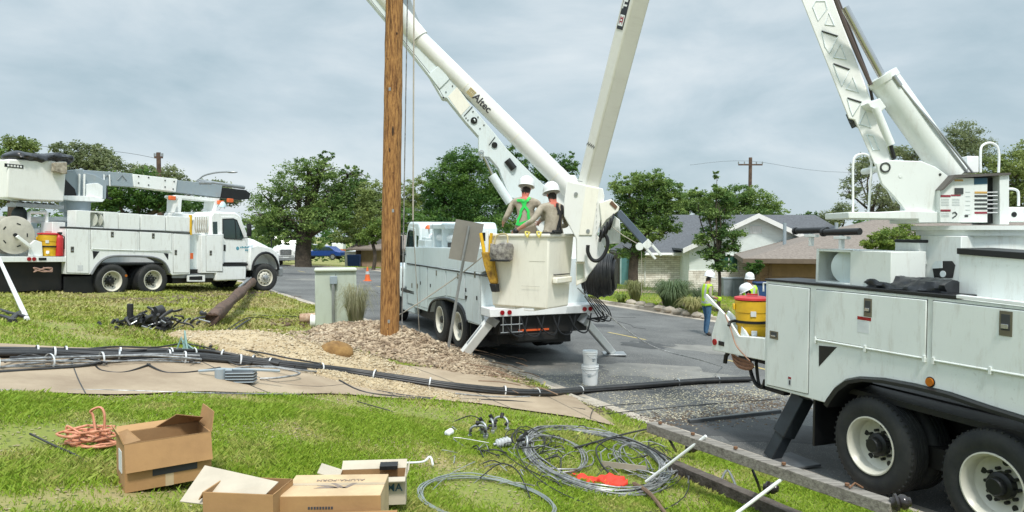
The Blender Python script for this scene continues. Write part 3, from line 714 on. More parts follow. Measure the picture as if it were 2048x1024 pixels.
# main lift cylinder
def axial(name, u0, v0, u1, v1, y, r, m, F=FT, par=None, n=28, r1=None):
    s = MB(); s.cyl(F.pt(u0,v0,y), F.pt(u1,v1,y), r, r1, n=n); return s.build(name, m, par or tur, smooth=40)
axial('lift_cylinder', 1768,160, 1905,352, -.05, .158, M_paint)
axial('cylinder_rod', 1690,15, 1770,164, -.05, .042, M_steel)
axial('cylinder_head', 1763,152, 1770,163, -.05, .166, M_paint)
axial('levelling_cylinder', 1751,216, 1782,290, -.25, .042, M_paint); axial('levelling_rod', 1780,286, 1789,318, -.25, .02, M_black)
s = MB()
for k, (a_, b_) in enumerate((((1800,170),(1935,345)), ((1808,182),(1945,345)))): s.tube([FT.pt(a_[0],a_[1],-.2), FT.pt((a_[0]+b_[0])/2+3,(a_[1]+b_[1])/2,-.22), FT.pt(b_[0],b_[1],-.2)], .012, n=8)
s.cyl(FT.pt(1786,152,-.2), FT.pt(1800,172,-.2), .03); s.build('hydraulic_line', M_galv, tur)
tpart('cylinder_lug', ((1735,206),(1760,196),(1773,214),(1762,224),(1740,214)), -.2, .1, M_paint)
s = MB(); s.tube([FT.pt(u,v,-.1) for u,v in ((1664,-20),(1690,50),(1715,110),(1742,170))], .022); s.tube([FT.pt(u,v,.05) for u,v in ((1668,-20),(1700,60),(1735,150),(1745,200))], .016); s.build('boom_hose', mat('hose_brown', (.10,.075,.07), .5), tur)
# elbow, then upper boom coming down to the bucket
b = MB(); b.cyl(elb-wy*.45, elb+wy*.45, .33, n=32); el = b.build('elbow', M_boom, T3, bevel=.01); el.matrix_local = F3.I
tip = P(1176,372,12.0)
ud = (tip-elb).normalized(); uv = ud.cross((tip-CAM).normalized()).normalized(); ux = uv.cross(ud).normalized()
# rotated about its own axis so that two faces show
ca, sa = math.cos(R(32)), math.sin(R(32)); w1 = uv*ca+ux*sa; w2 = -uv*sa+ux*ca
UM = Matrix((ud, w2, w1)).transposed().to_4x4(); UM.translation = elb
Lu = (tip-elb).length
b = MB(); h0, h1 = .15, .135
vs = []
for xx, h in ((0, h0*1.1), (Lu, h1)):
    for a_, c2 in ((-h,-h), (h,-h), (h,h), (-h,h)): vs.append((xx, a_, c2))
b.add(vs, [(0,1,2,3), (7,6,5,4), (0,4,5,1), (1,5,6,2), (2,6,7,3), (3,7,4,0)])
ub = b.build('upper_boom', paint('boom_fibreglass', (.74,.73,.67), rough=.35, amount=.3), T3, bevel=.03, seg=3); ub.matrix_local = F3.I @ UM
def proj(w):
    v = Vector(w)-CAM; c, s_ = math.cos(PITCH), math.sin(PITCH)
    yy = v.y*c - v.z*s_; zz = v.y*s_ + v.z*c
    return 1024+1480*v.x/yy, 512-1480*zz/yy
def axis_at_v(M, v, x0, x1):
    for _ in range(40):
        m = (x0+x1)/2
        if proj(M @ Vector((m,0,0)))[1] < v: x0 = m
        else: x1 = m
    return m
# decal on the face of the upper boom that looks left towards the viewer
best = None
toc = (CAM-tip).normalized()
for nn, aa, sg in ((w1,'w1',1), (-w1,'w1',-1), (w2,'w2',1), (-w2,'w2',-1)):
    if nn.dot(toc) > .1 and nn.x < (best[0].x if best else 9): best = (nn, aa, sg)
nrm = best[0]
up = -ud                      # reading direction runs up the boom
xt = axis_at_v(UM, 62, 0, Lu)
side_dir = nrm.cross(up) # text +y for text x=up, z=nrm -> y = z cross x
def on_face(x, y, lift=.004):
    hh = h0*1.1+(h1-h0*1.1)*x/Lu
    return elb+ud*x+nrm*(hh+lift)+side_dir*y
M0 = basis(on_face(xt, 0), up, side_dir)
b = MB(); b.box(0, 1.75, -.085, .085, -.002, .003); dc = b.build('decal', M_ink if False else M_black, ub, bevel=0); dc.matrix_local = UM.inverted() @ M0
text('TEREX', .15, M_white, dc, Matrix.Translation((.30, 0, .005)), align='LEFT', bold=.006)
b = MB(); b.box(.05,.21,-.065,.065,.003,.006,0)
b.box(.075,.19,-.045,-.03,.006,.008,1); b.box(.075,.19,.03,.045,.006,.008,1); b.box(.10,.165,-.03,.03,.006,.008,1); b.box(.12,.145,-.02,.02,.008,.010,0); b.box(.165,.18,-.012,.012,.006,.008,1)
em = b.build('emblem', [M_white, M_red], dc)
# small scuffs and stencilled marks near the foot of the boom
for vv, w_ in ((292, .20),):
    xx = axis_at_v(UM, vv, 0, Lu); b = MB()
    for k in range(14):
        y_ = -.12+.24*k/13; 
        M1 = basis(on_face(xx+.02*math.sin(k*2.1), y_, .002), up, side_dir); b.box(-.012-.01*(k%3), .012, -.006, .005, -.001, .001, T=M1)
    o = b.build('stencil_marks', M_seam, ub); o.matrix_local = UM.inverted()
# ---- boom tip housing in a frame facing the viewer's side
FK = Frame((0, 0, 0), -4)
kp = lambda y, *p: FK.poly(p, y)
YK = 12.0
tipb = MB()
def kpart(name, pts, y0, y1, m, par=T3, bevel=.012):
    s = MB(); s.prism(kp(y0, *pts), y0, y1); o = s.build(name, m, par, bevel=bevel); o.matrix_local = (F3.I @ FK.M) if par is T3 else Matrix(); return o
hsg = kpart('boom_tip_housing', ((1134,361),(1148,365),(1206,377),(1209,392),(1202,440),(1192,478),(1200,520),(1170,560),(1169,524),(1153,524),(1153,478),(1128,432),(1128,404)), YK-.2, YK+.25, M_boom)
kpart('seam_plate', ((1172,372),(1198,377),(1184,470),(1158,470)), YK-.22, YK-.2, M_cream, hsg, .004)
kpart('jib_head', ((1203,442),(1199,405),(1222,398),(1239,414),(1237,422),(1213,440),(1203,455)), YK-.25, YK+.15, M_cream, hsg)
b = MB(); b.prism(kp(YK-.26, (1219,407),(1224,401),(1235,413),(1231,419)), YK-.262, YK-.24); b.build('jib_socket', mat('socket_brown', (.16,.09,.05), .7), hsg)
kpart('winch_cover', ((1200,500),(1200,440),(1224,428),(1240,440),(1241,487),(1215,488)), YK+.16, YK+.5, M_paint, hsg)
kpart('lower_fork', ((1170,560),(1200,520),(1212,500),(1195,470),(1180,480),(1168,530)), YK-.15, YK-.02, M_boom, hsg)
kpart('bucket_bracket', ((1152,572),(1152,524),(1170,524),(1192,478),(1198,500),(1172,562)), YK-.05, YK+.12, M_cream, hsg)
kpart('bracket_plate', ((1154,560),(1154,528),(1167,528),(1167,556)), YK-.055, YK-.045, M_greenbox, hsg, 0)
b = MB()
for i in range(8):
    q = [FK.pt(1192+i*.2+dx, 470-i*12+dy, YK-.215) for dx, dy in ((0,0),(1,-5))]; b.tube(q, .004, n=4)
b.tube([FK.pt(1155,361,YK-.21), FK.pt(1165,363,YK-.21)], .008); b.cyl(FK.pt(1152,388,YK-.205), FK.pt(1152,388,YK-.225), .03, n=12); b.cyl(FK.pt(1176,462,YK-.225), FK.pt(1176,462,YK-.235), .03, n=12); b.build('bolt', M_galv, hsg)
b = MB()
loop = [(1176,490),(1176,505),(1184,519),(1196,521),(1208,510),(1215,492),(1214,476),(1208,468)]
b.tube(smooth_pts([FK.pt(u,v,YK-.32) for u,v in loop], 6), .03, n=10); b.build('hose_loop', M_black, hsg)
b = MB(); pts = []
a0, a1 = FK.pt(1199,474,YK-.3), FK.pt(1226,440,YK-.3)
for i in range(60):
    t = i/59; th = t*2*math.pi*4.2; c = a0.lerp(a1, t); pts.append(c+Vector((math.cos(th)*.02, math.sin(th)*.09, math.cos(th)*.10)))
b.tube(pts, .017, n=7); b.build('coiled_hose', M_black, hsg)
# jib arm with sheave
j0 = FK.pt(1236,424,YK-.05); j1 = FK.pt(1294,489,YK-.05)
b = MB(); T_ = basis(j0, j1-j0, (0,1,0)); L_ = (j1-j0).length; b.box(0, L_, -.05, .05, -.055, .055, T=T_); jib = b.build('jib_arm', mat('jib_fibreglass', (.10,.13,.18), .35, 0, .1), hsg, bevel=.01)
b = MB()
for yy in (-.055, .045): b.box(L_-.06, L_+.06, yy, yy+.012, -.07, .07, T=T_); b.box(L_+.02, L_+.26, yy, yy+.012, -.07, -.035, T=T_); b.box(L_+.02, L_+.28, yy, yy+.012, .035, .07, T=T_)
b.build('jib_fork', M_paint, jib, bevel=.004)
cs = FK.pt(1282,492,YK-.1); cs = FK.pt(1279,493,YK-.1)
b = MB(); b.lathe([(0,-.03),(.06,-.03),(.062,-.01),(.05,0),(.062,.01),(.06,.03),(0,.03)], c=cs, ax=(0,1,0), n=20); b.build('sheave', M_paint, jib, smooth=30)
b = MB(); b.tube([FK.pt(1222,452,YK-.2), FK.pt(1245,470,YK-.2), FK.pt(1277,489,YK-.12)], .007); b.tube([FK.pt(1283,495,YK-.1), FK.pt(1283,590,YK-.1)], .003); b.build('winch_rope', M_rope, jib)
# ---- bucket
BC = P(1096,619,11.6); FU = Frame(BC, -35)
BW, BD, BH = 1.15, .72, 1.17
b = MB()
vs = []
for z, g in ((0,-.035),(BH,.03)):
    for x_, y_ in ((-BW-g, -g), (g, -g), (g, BD+g), (-BW-g, BD+g)): vs.append((x_, y_, z))
for z, g in ((.05,-.075),(BH,-.02)):
    for x_, y_ in ((-BW-g, -g), (g, -g), (g, BD+g), (-BW-g, BD+g)): vs.append((x_, y_, z))
fs = [(0,3,2,1)]+[(i,(i+1)%4,4+(i+1)%4,4+i) for i in range(4)]+[(8,9,10,11)]+[(8+i,12+i,12+(i+1)%4,8+(i+1)%4) for i in range(4)]+[(4+i,4+(i+1)%4,12+(i+1)%4,12+i) for i in range(4)]
b.add(vs, fs); bk = b.build('bucket', M_cream, T3, bevel=.03, seg=3); bk.matrix_local = F3.I @ FU.M
def rr(z0, z1, g, t): 
    s = MB(); s.box(-BW-g, g, -g, -g+t, z0, z1); s.box(-BW-g, g, BD+g-t, BD+g, z0, z1); s.box(-BW-g, -BW-g+t, -g+t, BD+g-t, z0, z1); s.box(g-t, g, -g+t, BD+g-t, z0, z1); return s
rr(BH-.03, BH+.02, .055, .05).build('bucket_rim', M_cream, bk, bevel=.012)
s = MB(); s.box(-.1, .075, -.03, BD*.4, BH+.021, BH+.045); s.cyl((.06,.05,BH+.05),(.06,.3,BH+.05),.03); s.build('rim_pad', M_black, bk, bevel=.01)
# step moulded on the short side and ribs
s = MB(); s.box(.0,.09,.12,BD-.12,.40,.50); s.build('foot_step', M_cream, bk, bevel=.02, seg=3)
s = MB(); s.box(.012,.055,.14,BD-.14,.53,.545); s.build('step_slot', M_black, bk)
s = MB(); s.box(-BW+.1,-.1,.1,BD-.1,.05,.30); s.build('inner_step', M_cream, bk, bevel=.02)
s = MB()
for xx, zz, l_ in ((-.35,.75,.3),(-.7,.95,.2),(-.5,.35,.35)): s = MB(); s.box(xx,xx+l_,-.010,-.0075,zz,zz+.004); s.build('scuff_mark', mat('scuff', (.42,.40,.34), .8), bk)
s = MB(); 
for xx in (-.36,-.14): s.tube(smooth_pts([(xx,-.07,BH-.02),(xx-.03,-.06,BH+.05),(xx,.02,BH+.04),(xx+.04,-.06,BH+.03),(xx+.02,-.08,BH-.04)],4), .012, n=6)
s.build('yellow_tie', mat('yellow_strap', (.75,.65,.15), .7), bk)
# bottom mount
s = MB(); s.box(-.5,-.3,.05,.4,-.05,.0); s.box(-1.12,-.7,.1,.5,-.045,.0); s.build('bucket_base', M_white, bk, bevel=.01)
# tool holster, saw scabbard and canvas bag hang on the rim: things of their own
hol = empty('tool_holster', mat=FU.M @ Matrix.Translation((-BW+.02,-.08,0)), label='worn yellow leather tool holster hanging on the left corner of the bucket', cat='holster')
s = MB(); vs = []
for z, w_, o_ in ((BH-.28,.10,0),(BH-.5,.095,.05),(BH-.72,.075,.12),(BH-.80,.06,.14)):
    for a_, c2 in ((-w_,-.05),(w_,-.05),(w_,.045),(-w_,.045)): vs.append((a_+o_, c2, z))
s.add(vs, [(0,1,2,3),(15,14,13,12)]+[(k*4+i,k*4+(i+1)%4,k*4+4+(i+1)%4,k*4+4+i) for k in range(3) for i in range(4)]); s.build('pouch', M_dirtpaint, hol, bevel=.02)
s = MB(); vs=[]
for z, w_, o_ in ((BH-.80,.065,.14),(BH-.93,.05,.17)):
    for a_, c2 in ((-w_,-.055),(w_,-.055),(w_,.05),(-w_,.05)): vs.append((a_+o_, c2, z))
s.add(vs, [(0,1,2,3),(7,6,5,4)]+[(i,(i+1)%4,4+(i+1)%4,4+i) for i in range(4)]); s.build('pouch_tip', M_black, hol, bevel=.01)
s = MB(); s.box(-.02,.03,-.03,.0,BH-.4,BH+.08); s.build('tool_blade', M_white, hol, bevel=.005)
s = MB(); s.tube([(-.12,-.02,BH+.03),(-.09,-.02,BH-.1),(-.05,-.01,BH-.32)], .03, n=8); s.tube([(.10,-.02,BH+.03),(.08,-.02,BH-.1),(.06,-.01,BH-.32)], .026, n=8); s.build('tool_handle', M_yel, hol)
s = MB(); s.box(-.09,-.03,-.02,.06,BH-.1,BH+.04); s.build('hanger', M_black, hol)
bag = empty('canvas_bag', mat=FU.M @ Matrix.Translation((-BW+.36,-.15,BH-.27)), label='grubby grey canvas bag slung over the bucket rim beside the yellow holster', cat='bag')
s = MB(); s.ball((0,0,0), (.20,.10,.18), n=20)
s.v = [(math.copysign(min(abs(x_)*1.35,.20),x_)+.012*math.sin(31*z_), y_+.012*math.sin(23*x_+17*z_), min(max(z_*1.25,-.14),.13+.02*math.sin(20*x_))) for x_, y_, z_ in s.v]
s.build('bag_body', M_canvas, bag)
s = MB(); s.box(-.17,.17,-.1,.02,-.155,-.125); s.build('bag_base', M_black, bag, bevel=.01)
s = MB(); s.tube(smooth_pts([(-.13,-.02,.12),(-.12,.02,.25),(0,.06,.29),(.1,.02,.25),(.13,-.02,.12)],5), .014); s.build('strap', mat('tan_strap',(.5,.42,.22),.8), bag)
# ============================================================ people
PC = {}
def person(label, M, pose=None, top='tan', bottom='khaki', group=None, scale=1., hand=True, skin=None, height=1.8):
    root = empty('person', mat=M @ Matrix.Scale(scale, 4), label=label, cat='person', group=group)
    J = dict(pelvis=(0,0,.95), belly=(0,0,1.08), chest=(.0,0,1.27), upper=(0,0,1.40), neck=(.01,0,1.50), head=(.03,0,1.60), crown=(.025,0,1.69),
             shL=(0,.17,1.41), elL=(-.02,.25,1.13), wrL=(.08,.26,.90), shR=(0,-.17,1.41), elR=(-.02,-.25,1.13), wrR=(.08,-.26,.90),
             hipL=(0,.10,.90), knL=(.03,.115,.50), anL=(-.01,.12,.09), hipR=(0,-.10,.90), knR=(.03,-.115,.50), anR=(-.01,-.12,.09))
    J.update(pose or {}); J = {k: Vector(v) for k, v in J.items()}
    V = []; E = []; Rr = []; K = []
    def add(p, r, k, par=None):
        V.append(Vector(p)); Rr.append(r); K.append(k)
        if par is not None: E.append((par, len(V)-1))
        return len(V)-1
    pe = add(J['pelvis'], .145, 'b'); be = add(J['belly'], .14, 't', pe); ch = add(J['chest'], .15, 't', be); upn = add(J['upper'], .115, 't', ch)
    nk = add(J['neck'], .052, 's', upn); hd = add(J['head'], .078, 's', nk); cr_ = add(J['crown'], .088, 'h', hd)
    fw = (J['head']-J['neck']).cross(Vector((0,1,0))); fw = Vector((1,0,0)) if fw.length < .001 else fw.normalized()
    if fw.x*1 < 0 and not pose: fw = -fw
    no = add(J['head']+fw*.095+Vector((0,0,-.0)), .014, 's', hd)
    for s_ in 'LR':
        sg = 1 if s_ == 'L' else -1
        sh = add(J['sh'+s_], .075, 't', upn); m1 = add(J['sh'+s_].lerp(J['el'+s_], .5), .058, 't', sh); el_ = add(J['el'+s_], .047, 't', m1)
        m2 = add(J['el'+s_].lerp(J['wr'+s_], .45), .044, 't', el_); wr = add(J['wr'+s_], .029, 'g', m2)
        d = (J['wr'+s_]-J['el'+s_]).normalized(); a_ = d.cross(Vector((0,1,0)) if abs(d.y) < .8 else Vector((1,0,0))).normalized(); c2 = d.cross(a_).normalized()
        pl = add(J['wr'+s_]+d*.06, .032, 'g', wr)
        if hand:
            for q, (o_, ln) in enumerate(((-.03,.075),(-.01,.085),(.01,.08),(.03,.065))):
                k1 = add(J['wr'+s_]+d*.095+a_*o_, .010, 'g', pl); k2 = add(J['wr'+s_]+d*(.095+ln*.5)+a_*o_*1.1+c2*.008*sg, .009, 'g', k1); add(J['wr'+s_]+d*(.09+ln)+a_*o_*1.1+c2*.03*sg, .008, 'g', k2)
            k1 = add(J['wr'+s_]+d*.045-a_*.04, .012, 'g', pl); add(J['wr'+s_]+d*.085-a_*.06, .010, 'g', k1)
        hp = add(J['hip'+s_], .098, 'b', pe); m1 = add(J['hip'+s_].lerp(J['kn'+s_], .5), .085, 'b', hp); kn = add(J['kn'+s_], .062, 'b', m1)
        m2 = add(J['kn'+s_].lerp(J['an'+s_], .4), .062, 'b', kn); an = add(J['an'+s_], .048, 'b', m2)
        ft = add(J['an'+s_]+Vector((.07,0,-.04)), .045, 'o', an); add(J['an'+s_]+Vector((.17,0,-.055)), .034, 'o', ft)
    me = bpy.data.meshes.new('p'); me.from_pydata(V, E, []); 
    bm = bmesh.new(); bm.from_mesh(me); L = bm.verts.layers.skin.verify(); bm.verts.ensure_lookup_table()
    for i, v in enumerate(bm.verts): v[L].radius = (Rr[i], Rr[i]); v[L].use_root = (i == 0)
    bm.to_mesh(me); bm.free()
    o = bpy.data.objects.new('body_tmp', me); COL.objects.link(o)
    sk_ = o.modifiers.new('skin', 'SKIN'); sk_.use_smooth_shade = True; sb = o.modifiers.new('sub', 'SUBSURF'); sb.levels = 2; sb.render_levels = 2
    bpy.context.view_layer.update()
    nm = bpy.data.meshes.new_from_object(o.evaluated_get(bpy.context.evaluated_depsgraph_get())); bpy.data.objects.remove(o)
    # broaden the torso a little and keep it flatter front to back
    mats = {'t': dict(tan=M_tan, yellow=M_vest2, white=M_white)[top], 'b': dict(khaki=M_khaki, jeans=M_jeans)[bottom], 's': skin or M_skin, 'h': M_hair, 'g': M_skin, 'o': M_boot}
    keys = list(mats); nm.materials.clear()
    for k in keys: nm.materials.append(mats[k])
    segs = [(V[a], V[b_], K[b_]) for a, b_ in E]
    co = np.array([p.center[:] for p in nm.polygons]); bestd = np.full(len(co), 9.); idx = np.zeros(len(co), int)
    for a, b_, k in segs:
        a = np.array(a); b_ = np.array(b_); ab = b_-a; t = np.clip(((co-a)@ab)/max(ab@ab, 1e-9), 0, 1); dd = np.linalg.norm(co-(a+t[:,None]*ab), axis=1)
        mk = dd < bestd; bestd[mk] = dd[mk]; idx[mk] = keys.index(k)
    hc_ = np.array(J['head']); back = (idx == keys.index('s')) & (co[:,2] > hc_[2]-.035) & (co[:,0] < hc_[0]+.0) & (np.linalg.norm(co-hc_, axis=1) < .16)
    idx[back] = keys.index('h')
    nm.polygons.foreach_set('material_index', idx); nm.polygons.foreach_set('use_smooth', [True]*len(nm.polygons))
    pel = J['pelvis']; chn = J['upper']
    for v in nm.vertices:
        z_ = v.co.z
        near_t = abs(v.co.y-chn.y) < .2 and pel.z-.05 < z_ < chn.z+.02
        if near_t and abs(v.co.x - (pel.x+(chn.x-pel.x)*(z_-pel.z)/max(chn.z-pel.z, .01))) < .2:
            cx = pel.x+(chn.x-pel.x)*(z_-pel.z)/max(chn.z-pel.z, .01); v.co.x = cx+(v.co.x-cx)*.86; v.co.y = chn.y+(v.co.y-chn.y)*1.12
    nm.name = 'body'; bo = bpy.data.objects.new('body', nm); COL.objects.link(bo); bo.parent = root
    # helmet
    ax = (J['crown']-J['neck']).normalized(); hc = J['crown']+ax*.005
    fx = (Vector((1,0,0))-ax*ax.x).normalized(); HM = basis(hc, fx, ax.cross(fx)); HM = Matrix((fx, ax.cross(fx), ax)).transposed().to_4x4(); HM.translation = hc-ax*.005; HM = HM @ Matrix.Scale(1.13, 4)
    h = MB(); n = 24
    prof = [(1.0,0),(1.0,.03),(.96,.07),(.84,.105),(.62,.132),(.3,.148),(.0,.152)]
    vs = []
    for r_, z_ in prof:
        for i in range(n): t = 2*math.pi*i/n; vs.append((math.cos(t)*.140*r_, math.sin(t)*.115*r_, z_+(.006 if abs(math.sin(t)) < .2 and r_ < 1 else 0)))
    h.add(vs, [(k*n+i, k*n+(i+1)%n, (k+1)*n+(i+1)%n, (k+1)*n+i) for k in range(len(prof)-1) for i in range(n)])
    vs = []
    for r1, r2, z_ in ((.140,.115,.004),(.154,.125,-.006),(.152,.123,-.012),(.130,.108,-.004)):
        for i in range(n): t = 2*math.pi*i/n; k = 1+.12*max(0, math.cos(t)); vs.append((math.cos(t)*r1*k, math.sin(t)*r2, z_))
    h.add(vs, [(k*n+i, k*n+(i+1)%n, (k+1)*n+(i+1)%n, (k+1)*n+i) for k in range(3) for i in range(n)])
    ho = h.build('helmet', M_helm, root, smooth=60); ho.matrix_local = HM
    for sg in (-1, 1):
        h = MB(); h.ball(J['head']+fx*-.005+Vector((0, sg*.078, .025)), (.014,.008,.03), n=8); h.build('ear', skin or M_skin, root)
        h = MB(); h.ball(J['head']+fx*.078+Vector((0, sg*.03, .035)), (.008,.013,.008), n=8); h.build('eye', M_seam, root)
    h = MB(); h.ball(J['head']+fx*.077+Vector((0,0,-.035)), (.008,.024,.006), n=8); h.build('mouth', mat('lips', (.35,.12,.09), .5), root)
    return root, bo, J
def shell_from(bo, root, name, m, z0, z1, off, ymax=.24, cond=None, tape=True):
    """garment worn over the body: the body's own surface pushed out, closed at the edges"""
    bm = bmesh.new(); bm.from_mesh(bo.data); bm.normal_update()
    kill = [f_ for f_ in bm.faces if not (z0 < f_.calc_center_median().z < z1 and abs(f_.calc_center_median().y) < ymax and (cond is None or cond(f_.calc_center_median())))]
    bmesh.ops.delete(bm, geom=kill, context='FACES')
    for v in bm.verts: v.co += v.normal*off
    me = bpy.data.meshes.new(name); bm.to_mesh(me); bm.free(); me.materials.clear(); me.materials.append(m); me.materials.append(M_silver)
    if tape:
        for p in me.polygons:
            z_ = p.center.z; p.material_index = 1 if (abs(z_-(z0+.09)) < .022 or (abs(abs(p.center.y)-.10) < .02 and z_ > z0+.09)) else 0
    else:
        for p in me.polygons: p.material_index = 0
    o = bpy.data.objects.new(name, me); COL.objects.link(o); o.parent = root
    s_ = o.modifiers.new('solid', 'SOLIDIFY'); s_.thickness = .008; s_.offset = 1
    return o
def strap_on(bo, root, name, paths, w, m, off=.012):
    """webbing laid on the body's surface"""
    bvh = BVHTree.FromPolygons([v.co for v in bo.data.vertices], [p.vertices[:] for p in bo.data.polygons]); s = MB()
    for pts in paths:
        q = smooth_pts(pts, 6); rows = []
        sn = []
        for p in q: l_, n_, _, _ = bvh.find_nearest(p); sn.append((l_, n_))
        for i, (l_, n_) in enumerate(sn):
            d = (sn[min(i+1, len(sn)-1)][0]-sn[max(i-1,0)][0]).normalized(); c = n_.cross(d).normalized()
            for e_ in (-1, 1):
                for k in (off-.004, off+.004): rows.append(l_+n_*k+c*e_*w)
        k = len(sn)
        for i in range(k-1):
            a = i*4; s_ = (i+1)*4
            s.add([rows[j] for j in (a,a+1,a+2,a+3,s_,s_+1,s_+2,s_+3)], [(1,3,7,5),(0,4,6,2),(0,1,5,4),(2,6,7,3)])
    return s.build(name, m, root, smooth=60)
grp = None
# worker on the left of the bucket, back to us, green harness
zf = BC.z
W1 = Matrix.Translation(P(1051,465,12.32)*1.0) ; l_ = P(1051,465,12.32)
r1, b1, J1 = person('lineman with a bright green harness, back turned, standing left in the raised bucket', Matrix.Translation((l_.x, l_.y, zf+.30)) @ Matrix.Rotation(R(80), 4, 'Z'),
    dict(wrL=(.16,.40,1.09), elL=(-.02,.33,1.15), shL=(0,.19,1.42), elR=(.12,-.30,1.16), wrR=(.30,-.20,1.10), shR=(.02,-.19,1.40), neck=(.0,0,1.50), head=(.035,-.0,1.60), crown=(.04,-.01,1.685)), skin=M_skinr)
strap_on(b1, r1, 'harness', [[(-.2,.15,1.50),(-.2,.06,1.42),(-.2,-.02,1.34),(-.2,-.10,1.22),(-.2,-.12,1.10)], [(-.1,-.10,1.52),(-.2,-.04,1.42),(-.2,.05,1.3),(-.2,.12,1.18),(-.2,.17,1.06)], [(-.2,.20,1.06),(-.2,.1,1.05),(-.2,-.02,1.08),(-.2,-.13,1.10)], [(-.2,.0,1.44),(-.2,.03,1.46),(-.2,.06,1.44)]], .022, M_harn)
l_ = P(1106,465,11.98)
r2, b2, J2 = person('lineman with a black harness standing at the right end of the raised bucket', Matrix.Translation((l_.x, l_.y, zf+.20)) @ Matrix.Rotation(R(112), 4, 'Z'),
    dict(elL=(.0,.36,1.20), wrL=(.22,.52,1.06), shL=(.01,.19,1.41), shR=(0,-.18,1.39), elR=(.05,-.27,1.13), wrR=(.25,-.22,1.10), neck=(.02,0,1.49), head=(.055,.0,1.585), crown=(.065,.0,1.665)), skin=M_skinr)
strap_on(b2, r2, 'harness', [[(-.1,-.14,1.48),(-.2,-.12,1.38),(-.2,-.09,1.28),(-.2,-.12,1.12),(-.2,-.13,1.0)], [(-.1,-.04,1.50),(-.2,-.05,1.40),(-.2,-.09,1.30),(-.2,-.06,1.16),(-.2,-.02,1.0)], [(-.2,-.15,1.34),(-.22,-.09,1.33),(-.2,-.03,1.34)]], .022, M_harnb)
s = MB(); s.ball(J2['wrL']+Vector((.03,.03,-.03)), (.06,.05,.05), n=12); s.build('glove', M_black, r2)
# standing worker on the road, facing right
g_ = G(1413,671)
r3, b3, J3 = person('worker in lime vest and blue jeans standing on the road in profile', Matrix.Translation(g_) @ Matrix.Rotation(R(15), 4, 'Z'),
    dict(elR=(-.02,-.22,1.14), wrR=(.22,-.18,1.08), elL=(-.02,.22,1.14), wrL=(.22,.16,1.06), knL=(.05,.10,.50), knR=(0,-.1,.5), anR=(-.08,-.12,.09), anL=(.02,.12,.09), head=(.07,0,1.60), crown=(.08,0,1.685), neck=(.03,0,1.5)), bottom='jeans', scale=.97)
shell_from(b3, r3, 'safety_vest', M_vest, .86, 1.47, .012, .20)
g_ = drop(6.55, 20.5)
r4, b4, J4 = person('worker in pale shirt and lime vest, farther of the pair behind the yellow cooler', Matrix.Translation((6.62, 20.6, g_.z)) @ Matrix.Rotation(R(-95), 4, 'Z'), dict(), top='tan', bottom='jeans', scale=.97)
shell_from(b4, r4, 'safety_vest', M_vest, .86, 1.47, .012, .20)
r5, b5, J5 = person('stooping worker in bright yellow vest seen just above the yellow cooler', Matrix.Translation((5.74, 17.2, float(tz(5.74, 17.2))+.0)) @ Matrix.Rotation(R(165), 4, 'Z'),
    dict(pelvis=(-.1,0,.93), belly=(-.05,0,1.07), chest=(.04,0,1.25), upper=(.12,0,1.38), neck=(.18,0,1.47), head=(.24,0,1.55), crown=(.27,0,1.635), shL=(.12,.18,1.38), shR=(.12,-.18,1.38), elL=(.30,.24,1.08), wrL=(.46,.20,.90), elR=(.30,-.24,1.08), wrR=(.46,-.20,.90), hipL=(-.1,.1,.90), hipR=(-.1,-.1,.90), knL=(.0,.12,.50), knR=(.02,-.12,.50)), top='yellow', bottom='khaki', scale=.97)
shell_from(b5, r5, 'safety_vest', M_vest2, .90, 1.36, .012, .22, tape=True)
# yellow drinks cooler strapped on the tail deck of the right truck
cz0 = F3.px(1500,675,-.95)
def cooler(M, label, group, scale=1, tilt=0):
    root = empty('drinks_cooler', mat=M @ Matrix.Scale(scale, 4), label=label, cat='cooler', group=group)
    s = MB(); s.lathe([(0,0),(.165,0),(.175,.02),(.178,.15),(.185,.16),(.186,.30),(.193,.31),(.194,.44),(0,.44)], n=36); s.build('cooler_body', M_yel, root, smooth=30)
    s = MB(); s.lathe([(0,.49),(.10,.49),(.15,.485),(.20,.475),(.205,.452),(.19,.445),(0,.445)], n=36); s.box(-.06,.06,-.02,.02,.50,.515); s.build('lid', M_redp, root, smooth=30)
    s = MB(); s.box(-.03,.03,-.215,-.19,.05,.11); s.cyl((0,-.23,.06),(0,-.18,.06),.02); s.build('tap', M_white, root, bevel=.004)
    s = MB(); s.lathe([(.187,.185),(.196,.185),(.196,.215),(.187,.215)], n=36); s.tube([(-.2,-.02,.20),(-.25,-.06,.19),(-.27,-.1,.15)], .018); s.build('strap', M_black, root)
    s = MB(); s.box(-.04,.02,-.198,-.19,.27,.33); s.build('paper_label', M_paper, root); s = MB(); s.box(-.215,-.19,-.05,.05,.33,.40); s.box(.19,.215,-.05,.05,.33,.40); s.build('handle', M_yel, root, bevel=.008)
    return root
ctop = F3.pt(1503,590,-.93); cbot = F3.pt(1503,676,-.93); hh = (ctop.z-cbot.z)/.50
cooler(F3.M @ Matrix.Translation(cbot) @ Matrix.Rotation(R(A3*-1-10), 4, 'Z'), 'large yellow drinks cooler with a red lid on the tail of the nearest truck', 'yellow drinks coolers on truck tails', hh)
s = MB(); s.box(-.16, .24, -.16, .3, -.05, 0); o = s.build('cooler_shelf', M_blackm, T3); o.location = cbot
